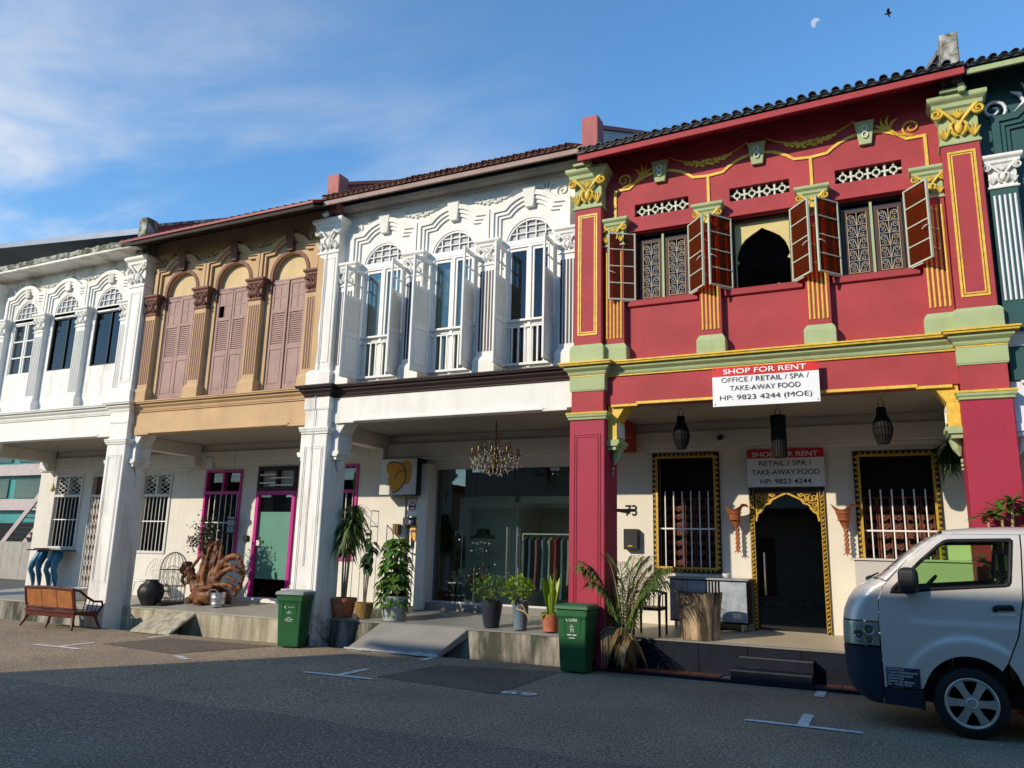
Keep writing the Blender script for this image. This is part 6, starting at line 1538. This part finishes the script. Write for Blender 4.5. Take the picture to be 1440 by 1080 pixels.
# ================================================================ facing row across the street and far things
X['opp'] = M('opposite_wall', (.34, .31, .27), .8, var=.1, dirt=.3)
X['opp2'] = M('opposite_wall_b', (.28, .25, .21), .8, var=.1, dirt=.3)
hw_ = 5.4
for k, x0_ in enumerate([-17.3+hw_*i for i in range(7)]):
    O = thing('shophouse', (x0_+hw_/2, -8, 0), 'plain shophouse across the street, %s from the open west end of its row' % ['first', 'second', 'third', 'fourth', 'fifth', 'sixth', 'seventh'][k], 'shophouse', 'row of shophouses across the street')
    m_ = X['opp'] if k % 2 == 0 else X['opp2']; x1_ = x0_+hw_
    hl = [rect(x0_+.7+1.45*i, x0_+1.6+1.45*i, 5.0, 7.0) for i in range(3)]
    b = MB(); b.prism(rect(x0_, x1_, 4.0, 8.30), -4.25, -4.05, hl); b.box(x0_, x1_, -4.25, -4.0, 3.6, 4.0); b.build('wall', m_, O)
    b = MB(); b.box(x0_, x1_, -6.4, -6.2, 0, 3.6); b.box(x0_, x1_, -6.2, -4.0, 3.45, 3.6); b.build('back_wall', m_, O)
    b = MB(); b.box(x0_+.0, x0_+.25, -14, -4.26, .0, 8.4); b.box(x1_-.25, x1_, -14, -4.26, .0, 8.4); b.build('party_wall', m_, O)
    b = MB(); b.box(x0_-.25, x0_+.25, -4.6, -4.05, .1, 3.6); b.build('pillar', m_, O)
    b = MB(); b.loops([[(x, -3.55, 8.42), (x, -9.5, 10.9), (x, -14.5, 8.3), (x, -14.5, 8.2), (x, -9.5, 10.78), (x, -3.55, 8.30)] for x in (x0_, x1_)]); b.build('roof', X['tile_b'], O)
    for h in hl:
        b = MB(); b.box(h[0][0], h[1][0], -4.2, -4.15, 5.0, 7.0); b.build('window', X['shut'], O)
    b = MB(); b.box(x0_+1.0, x0_+2.2, -6.19, -6.15, .13, 2.4); b.build('door', X['brown'], O)

T = thing('added_low_building', (-35, -8, 0), 'added unseen single storey building that keeps bright horizon sky out of window reflections', 'building')  # unseen, added so the panes mirror a wall instead of bright horizon
b = MB(); b.prism(rect(-70, -20.5, 0, 4.6), -5.2, -5.0, [rect(-68+4*i, -66+4*i, 1.0, 3.0) for i in range(12)]); b.box(-70, -20.5, -13, -12.8, 0, 4.6); b.box(-20.7, -20.5, -12.8, -5.2, 0, 4.6); b.build('wall', X['opp2'], T)
b = MB(); b.box(-70.3, -20.2, -13.3, -4.6, 4.6, 4.9); b.build('roof', X['tile_b'], T)
for i in range(12): b = MB(); b.box(-68+4*i, -66+4*i, -5.15, -5.1, 1.0, 3.0); b.build('window', X['gdark'], T)
# ================================================================ things before the tan house and the left corner house
X['root'] = M('root_wood', (.12, .042, .019), .5, var=.4, vs=6, bump=.5, bs=16, dirt=.7, dcol=(.34, .135, .055), ds=(4, 4, 4), dlo=.48, dhi=.62)  # dirt layer here paints orange highlights into the dark wood colour
T = thing('root_sculpture', (-13.0, 12.55, .42), 'gnarled driftwood root sculpture beside the magenta door', 'sculpture')
b = MB(); rx, ry = -13.0, 12.5; rr_ = random.Random(9)
b.blob((rx+.04, ry-.05, .60), (.40, .26, .20), 14, 8); b.blob((rx+.0, ry, .50), (.38, .26, .12), 12, 6)
def branch(pts, r0_, r1_):
    pts = [Vector((rx+p[0], ry+p[1], p[2])) for p in pts]; out = []; n = 5
    for i in range(len(pts)-1):
        for k in range(n):
            t = k/n; q0 = pts[max(i-1, 0)]; q1 = pts[i]; q2 = pts[i+1]; q3 = pts[min(i+2, len(pts)-1)]
            out.append(.5*((2*q1)+(q2-q0)*t+(2*q0-5*q1+4*q2-q3)*t*t+(3*q1-q0-3*q2+q3)*t**3)+Vector((rr_.uniform(-.01, .01), rr_.uniform(-.01, .01), rr_.uniform(-.01, .01))))
    out.append(pts[-1]); m = len(out)
    b.tube(out, [(r0_+(r1_-r0_)*i/(m-1))*(1+.18*math.sin(i*1.7+r0_*90)) for i in range(m)], 10)
for pts, a, c in (([(-.26, -.02, .6), (-.30, 0, 1.0), (-.24, .02, 1.3), (-.30, .03, 1.5)], .09, .05), ([(-.02, -.10, .7), (-.06, -.12, 1.0), (-.02, -.1, 1.35), (.02, -.08, 1.6)], .09, .04), ([(.14, -.1, .7), (.16, -.1, 1.05), (.18, -.06, 1.35), (.2, -.02, 1.5)], .07, .03), ([(.5, -.1, 1.2), (.62, -.14, 1.24), (.80, -.12, 1.2), (.92, -.08, 1.1)], .05, .03), ([(.55, -.1, .98), (.72, -.1, .95), (.88, -.06, .86)], .05, .03), ([(.84, -.04, 1.3), (.92, 0, 1.1), (.86, 0, .8), (.7, 0, .6)], .05, .05), ([(-.74, 0, 1.2), (-.80, -.03, 1.1), (-.74, -.05, 1.02)], .07, .06), ([(-.12, 0, .6), (-.16, .04, 1.0), (-.10, .05, 1.4), (-.05, .03, 1.72)], .17, .09), ([(.06, .02, .7), (.02, .0, 1.1), (.10, .02, 1.5), (.10, .0, 1.72)], .14, .07),
    ([(-.02, .08, .7), (-.05, .1, 1.2), (0, .1, 1.68)], .15, .10), ([(.2, -.05, .7), (.26, -.08, 1.0), (.30, -.06, 1.3), (.27, -.02, 1.62)], .13, .04),
    ([(.28, -.06, 1.05), (.45, -.10, 1.28), (.66, -.1, 1.40), (.80, -.06, 1.38), (.86, -.02, 1.25)], .11, .05), ([(.26, -.05, .95), (.50, -.12, 1.08), (.74, -.12, 1.16), (.9, -.05, 1.05)], .09, .04),
    ([(.15, -.1, .72), (.42, -.14, .82), (.70, -.12, .82), (.82, -.05, .72)], .10, .05), ([(-.3, 0, .6), (-.46, 0, .86), (-.62, .02, 1.06), (-.70, .0, 1.24)], .15, .13),
    ([(-.62, 0, 1.1), (-.50, .02, 1.2), (-.34, .03, 1.42), (-.24, .03, 1.56), (-.12, .03, 1.5)], .05, .045), ([(-.40, 0, .8), (-.25, -.03, .95), (-.18, -.02, 1.15)], .05, .04),
    ([(-.70, 0, 1.0), (-.78, -.02, .88), (-.66, -.03, .80), (-.5, -.02, .85)], .05, .045), ([(-.2, -.15, .72), (.1, -.26, .74), (.4, -.26, .78)], .09, .06), ([(.3, .0, .7), (.48, .05, .6), (.58, .0, .46)], .13, .08), ([(-.3, .0, .6), (-.42, -.05, .50), (-.5, -.03, .44)], .12, .09), ([(.02, -.1, .6), (.0, -.24, .48), (-.02, -.3, .44)], .12, .07)):
    branch(pts, a*.74, c*.8)
o = b.build('root', X['root'], T, smooth=180)
r_ = o.modifiers.new('fuse', 'REMESH'); r_.mode = 'VOXEL'; r_.voxel_size = .015; r_.use_smooth_shade = True
s_ = o.modifiers.new('soft', 'SMOOTH'); s_.iterations = 2
T = thing('flowering_plant', (-13.2, 12.5, 1.6), 'leafy plant with pale pink flowers growing from the root sculpture', 'plant')
b = MB(); rn = random.Random(31)
for i in range(330):
    p = Vector((-13.17+rn.gauss(0, .13), 12.5+rn.gauss(0, .1), 1.92+rn.gauss(0, .15))) if i < 230 else Vector((-13.42+rn.gauss(0, .11), 12.45+rn.gauss(0, .07), 1.66+rn.gauss(0, .10)))
    leaf(b, p, rdir(rn, -.5, .8), rn.uniform(.06, .11), .05, .4)
b.build('foliage', X['lfd'], T, kind='stuff', norm=False)
b = MB()
for i in range(26):
    p = Vector((-13.55+rn.gauss(0, .09), 12.42, 1.70+rn.gauss(0, .13))) if i < 15 else Vector((-13.15+rn.gauss(0, .2), 12.42, 1.95+rn.gauss(0, .15)))
    b.blob(p, (.026, .026, .024), 6, 4)
b.build('flowers', M('pale_pink_flower', (.50, .28, .36), .8, var=.3, vs=30), T, kind='stuff')
b = MB()
for i in range(12): b.tube([(-13.12+rn.uniform(-.05, .05), 12.5, 1.55), (-13.2+rn.gauss(0, .15), 12.47, 1.85+rn.gauss(0, .1))], .006, 4)
b.build('stems', X['bark'], T, kind='stuff')
def cage(x, y, z, r, h, n, t, label, m, name='bird_cage'):
    T = thing(name, (x, y, z), label, 'cage', 'wire bird cages'); b = MB()
    for i in range(n):
        a = 2*PI*i/n; pts = [(x+r*math.cos(a), y+r*math.sin(a), z), (x+r*math.cos(a), y+r*math.sin(a), z+h*.65)]+[(x+r*math.cos(u)*math.cos(a), y+r*math.cos(u)*math.sin(a), z+h*.65+h*.35*math.sin(u)) for u in [PI/2*k/5 for k in range(1, 6)]]
        b.tube(pts, t, 4)
    for zz_ in (.01, h*.33, h*.65): b.tube([(x+r*math.cos(2*PI*i/20), y+r*math.sin(2*PI*i/20), z+zz_) for i in range(21)], t*1.2, 4, cap=False)
    b.build('wires', m, T, kind='stuff'); b = MB(); b.lathe([(r, 0), (r*1.02, .01), (r*1.02, .03), (r*.98, .035)], (x, y, z), 20); b.build('base', m, T)
    return T
cage(-13.85, 12.30, .40, .27, 1.05, 16, .006, 'large arched wire bird cage left of the root sculpture', X['bark'])
cage(-13.72, 12.0, .385, .12, .42, 12, .005, 'small lantern sized wire bird cage on the floor', X['black'])
T = cage(-13.32, 13.2, 1.86, .14, .50, 12, .006, 'hanging black bird cage before the magenta window', X['black'])
b = MB(); b.tube([(-13.32, 13.2, 2.36), (-13.32, 13.2, 3.9)], .003, 4); b.build('hanger', X['black'], T)
b = MB(); b.box(-13.42, -13.22, 13.24, 13.25, 1.88, 2.24); b.build('pale_back', X['curtain'], T)
for bx_, bz_ in ((-13.34, 2.05), (-13.29, 2.18)):
    b = MB(); b.blob((bx_, 13.16, bz_), (.035, .015, .016), 8, 5); b.tube([(bx_+.02, 13.16, bz_), (bx_+.06, 13.16, bz_-.015)], [.01, .003], 5); b.build('bird_ornament', X['black'], T)
T = thing('metal_bucket', (-12.45, 12.25, .41), 'galvanised bucket with handle by the root sculpture', 'bucket')
b = MB(); b.lathe([(.13, 0), (.14, .05), (.145, .06), (.14, .07), (.15, .17), (.155, .18), (.15, .19), (.155, .27), (.145, .27), (.12, .02)], (-12.45, 12.25, .40), 24); b.build('bucket', X['galv'], T, smooth=40)
b = MB(); b.tube([(-12.45+.16*math.cos(t), 12.10, .64-.02+.12*math.sin(t)) for t in [PI*i/10 for i in range(11)]], .007, 5); b.build('handle', X['galv'], T)
X['rib'] = M('black_ribbed_vase', (.022, .022, .022), .45, var=.2)
T = thing('ribbed_vase', (-14.02, 11.93, .35), 'round black ribbed vase beside the white pillar', 'vase')
b = MB(); b.lathe([(.12, 0), (.17, .05), (.25, .2), (.265, .30), (.22, .42), (.12, .49), (.13, .53), (.11, .53), (.09, .45)], (-14.02, 11.93, .35), 72, wob=lambda a, z: 1+.022*math.sin(24*a+z*10)); b.build('vase', X['rib'], T, smooth=70)
T = thing('wire_chair', (-15.3, 12.9, .39), 'white lattice garden chair against the arcade wall', 'chair')
b = MB(); cx_, cy_, zf_ = -15.35, 12.9, .385
for i in range(13):
    a = PI*i/12; b.tube([(cx_+.10*math.cos(a), cy_+.2, zf_+.42), (cx_+.34*math.cos(a), cy_+.26, zf_+.48+.42*math.sin(a))], .007, 4)
for r, zo in ((.34, .48), (.25, .46), (.17, .44)): b.tube([(cx_+r*math.cos(PI*i/14), cy_+.25, zf_+zo+(r/.34)*.42*math.sin(PI*i/14)) for i in range(15)], .009, 4)
b.build('backrest', X['bar'], T, kind='stuff'); b = MB(); b.lathe([(.24, .38), (.25, .40), (.24, .42)], (cx_, cy_, zf_), 20); b.build('seat', X['bar'], T)
for sx in (-1, 1):
    for sy in (-1, 1): b = MB(); b.tube([(cx_+sx*.16, cy_+sy*.16, zf_+.39), (cx_+sx*.22, cy_+sy*.2, zf_)], .012, 5); b.build('leg', X['bar'], T)
# stool with boxes by the bin
T = thing('small_stool', (-10.2, 11.9, .36), 'small metal framed stool by the pale lidded bin', 'stool'); b = MB()
for x in (-10.35, -10.05):
    for y in (11.76, 12.04): b.tube([(x, y, .345), (x, y, .82)], .010, 5)
b.build('frame', X['rail'], T); b = MB(); b.box(-10.38, -10.02, 11.73, 12.07, .82, .85); b.build('seat', X['rail'], T)
b = MB(); b.box(-10.25, -10.05, 11.8, 12.0, .851, .93); tag(b.build('brick_block', X['tanlt'], bev=.004), 'tan block lying on the small stool', 'block')
# console shelf on a pair of mannequin legs
X['tights'] = M('blue_tights', (.012, .13, .22), .35, var=.4, vs=5); X['skin'] = M('mannequin_skin', (.34, .22, .16), .6)
T = thing('leg_table', (-19.2, 13.25, .39), 'narrow shelf table carried by two pairs of blue mannequin legs', 'table')
b = MB(); b.box(-19.95, -18.55, 13.02, 13.40, 1.365, 1.40); b.build('shelf', X['dwood'], T, bev=.006)
for x0_ in (-19.55, -18.95):
    for dx, kn, ft in ((-.08, -.10, -.13), (.08, .10, .02)):
        b = MB(); b.tube([(x0_+dx*.8, 13.2, 1.365), (x0_+dx*1.1, 13.16, 1.22), (x0_+dx+kn*.4, 13.06, 1.05), (x0_+dx+kn*.7, 13.04, .90), (x0_+dx+kn*.5, 13.10, .76), (x0_+dx+kn*.2+ft*.3, 13.14, .60), (x0_+dx+ft*.6, 13.16, .50)], [.085, .095, .082, .058, .062, .045, .032], 12); b.build('leg', X['tights'], T, smooth=70)
        b = MB(); b.tube([(x0_+dx+ft*.6, 13.18, .50), (x0_+dx+ft*.8, 13.15, .44), (x0_+dx+ft, 13.02, .41)], [.034, .036, .018], 8); b.build('foot', X['skin'], T, smooth=70)
b = MB(); b.box(-19.75, -19.45, 13.08, 13.3, 1.401, 1.43); tag(b.build('brown_book', X['carv'], bev=.004), 'flat brown book lying on the leg table', 'book')
T = thing('pendant_bulb', (-19.1, 12.3, 2.9), 'bare bulb hanging on a wire in the left arcade', 'lamp')
b = MB(); b.tube([(-18.2, 12.3, 3.9), (-18.2, 12.3, 2.96)], .005, 4); b.build('wire', X['black'], T); b = MB(); b.lathe([(.02, .06), (.03, .0), (.06, -.06), (.05, -.11), (.01, -.13)], (-18.2, 12.3, 2.90), 12); b.build('bulb', X['tanlt'], T, smooth=60)
T = thing('white_tub', (-17.2, 12.4, .36), 'low white tub half hidden behind the bench', 'tub'); b = MB(); b.lathe([(.28, 0), (.30, .22), (.33, .24), (.33, .27), (.29, .27), (.27, .04)], (-16.7, 12.1, .33), 28); b.build('tub', X['rail'], T, smooth=40)
T = thing('conduit', (-14.6, 13.4, 3.3), 'meter box and conduit on the tan house arcade wall', 'conduit'); b = MB(); b.tube([(-15.45, 13.40, 3.30), (-13.9, 13.40, 3.38)], .012, 5); b.tube([(-14.95, 13.40, 3.15), (-14.95, 13.40, 3.6)], .014, 5); b.build('pipe', X['inner'], T); b = MB(); b.box(-14.40, -14.15, 13.34, 13.45, 3.36, 3.62); b.build('box', X['rail'], T, bev=.008)
T = thing('door_bell', (-12.97, 13.4, 1.75), 'small black intercom left of the magenta door', 'intercom'); b = MB(); b.box(-13.05, -12.93, 13.39, 13.46, 1.72, 1.84); b.build('case', X['black'], T, bev=.01)
# ---------------------------------------------------------------- beyond the left end: teal building, stair frame
X['tealb'] = M('teal_cladding', (.02, .22, .21), .5, var=.25, vs=.4); X['pinkb'] = M('pinkish_beam', (.45, .36, .34), .7, var=.1)
T = thing('teal_building', (-48, 33, 0), 'teal clad building seen past the left end of the arcade', 'building')
b = MB(); b.box(-75, -30, 32, 42, 0, 8.2); b.build('wall', X['tealb'], T)
for z0_, z1_ in ((5.6, 6.3), (3.4, 4.1)):
    b = MB(); b.box(-75, -30, 31.6, 32, z0_, z1_); b.build('floor_band', X['pinkb'], T)
for i in range(12):
    for z0_ in (4.2, 6.5): b = MB(); b.box(-72+3.5*i, -69.2+3.5*i, 31.9, 32.02, z0_, z0_+1.2); b.build('window', X['gdark'], T)
b = MB(); b.box(-75, -30, 31.8, 32, 0, 2.6); b.build('base_wall', X['dark'], T)
T = thing('steel_stair', (-44, 27, 0), 'diagonal steel stair in front of the teal building', 'stair')
for y in (27.0, 28.2):
    b = MB(); b.loops([[(-45.5, y, -.3), (-45.1, y, -.3), (-45.1, y+.1, -.3), (-45.5, y+.1, -.3)], [(-40.1, y, 5.0), (-39.7, y, 5.0), (-39.7, y+.1, 5.0), (-40.1, y+.1, 5.0)]]); b.build('stringer', X['pinkb'], T)
for i in range(20):
    t = (i+.5)/20; b = MB(); b.box(-45.3+5.4*t-.14, -45.3+5.4*t+.14, 27.1, 28.2, -.3+5.3*t, -.25+5.3*t); b.build('tread', X['pinkb'], T)
for x in (-42.2, -38.6): b = MB(); b.box(x, x+.25, 28.3, 28.5, -.3, 7); b.build('post', X['pinkb'], T)
T = thing('pale_hoarding', (-42, 25, 0), 'pale boarded hoarding at street level past the arcade', 'hoarding')
for i in range(8): b = MB(); b.box(-46+1.5*i, -44.52+1.5*i, 24.9, 25, -.3, 1.5); b.build('board', X['opp'], T)
# palm head and spiky plant behind the tan roof
X['lfp'] = leafmat('palm_leaf', (.03, .07, .025), (.06, .11, .04))
T = thing('palm_tree', (-17.0, 18.5, 0), 'palm whose frond tip shows over the tan roof', 'palm'); rn = random.Random(12)
b = MB(); b.tube([(-16.6, 18.5, 0), (-16.6, 18.5, 11.4)], [.16, .11], 10); b.build('trunk', X['bark'], T, smooth=60); b = MB()
for k in range(5):
    a = (2.75, 2.2, 3.3, 4.2, 5.0)[k]; pts = [Vector((-16.6+math.cos(a)*1.35*t, 18.5+math.sin(a)*1.35*t, 11.4+1.5*t-1.0*t*t*(1 if k == 0 else 2.6))) for t in [i/10 for i in range(11)]]
    b.tube(pts, .012, 4)
    for i in range(2, 11):
        for s in (-1, 1):
            for j in range(3): q = pts[i-1].lerp(pts[i], (j+.5)/3); tg = (pts[i]-pts[i-1]).normalized(); sd = tg.cross(Vector((0, 0, 1))).normalized(); leaf(b, q, sd*s*.5+tg*.4+Vector((0, 0, -.5)), .40, .03, .5, .2)
b.build('crown', X['lfp'], T, kind='stuff', norm=False)
T = thing('spiky_plant', (-9.2, 11.35, 8.2), 'small spiky plant growing at the end of the brown tiled eave', 'plant'); b = MB()
for i in range(30): d = rdir(rn, .3, 1); leaf(b, (-9.42, 11.25, 8.22), d, rn.uniform(.2, .36), .02, .2)
b.build('foliage', X['lfp'], T, kind='stuff', norm=False)
# bird high in the sky
bp = Vector((0, 0, 1.65))+Vector((.03224, .8236, .56625))*42
T = thing('flying_bird', tuple(bp), 'tiny dark bird flying in the clear sky', 'bird'); b = MB(); b.blob(bp, (.16, .05, .05), 8, 5)
for s in (-1, 1): b.loops([[bp+Vector((-.06, 0, .02)), bp+Vector((.08, 0, .02)), bp+Vector((.08, 0, .035)), bp+Vector((-.06, 0, .035))], [bp+Vector((-.02+s*.02, s*.22, .08)), bp+Vector((.05, s*.22, .08)), bp+Vector((.05, s*.22, .09)), bp+Vector((-.02, s*.22, .09))], [bp+Vector((.06, s*.36, .02)), bp+Vector((.09, s*.36, .02)), bp+Vector((.09, s*.36, .025)), bp+Vector((.06, s*.36, .025))]])
b.build('body', X['black'], T)

T = thing('hanging_fern', (.80, 13.1, 2.9), 'dark hanging fern in the arcade corner by the right red pillar', 'plant'); b = MB(); rn = random.Random(77)
for i in range(260):
    d = rdir(rn, -.9, .6); leaf(b, (.82+rn.gauss(0, .07), 13.05+rn.gauss(0, .06), 3.22+rn.gauss(0, .10)), d, rn.uniform(.12, .26), .035, .7)
b.build('foliage', X['lfd'], T, kind='stuff', norm=False)
b = MB(); b.lathe([(.06, 0), (.10, .08), (.12, .16)], (.82, 13.05, 3.05), 14); b.build('basket', X['wick'], T); b = MB(); b.tube([(.82, 13.05, 3.2), (.82, 13.05, 3.9)], .004, 4); b.build('hanger', X['black'], T)
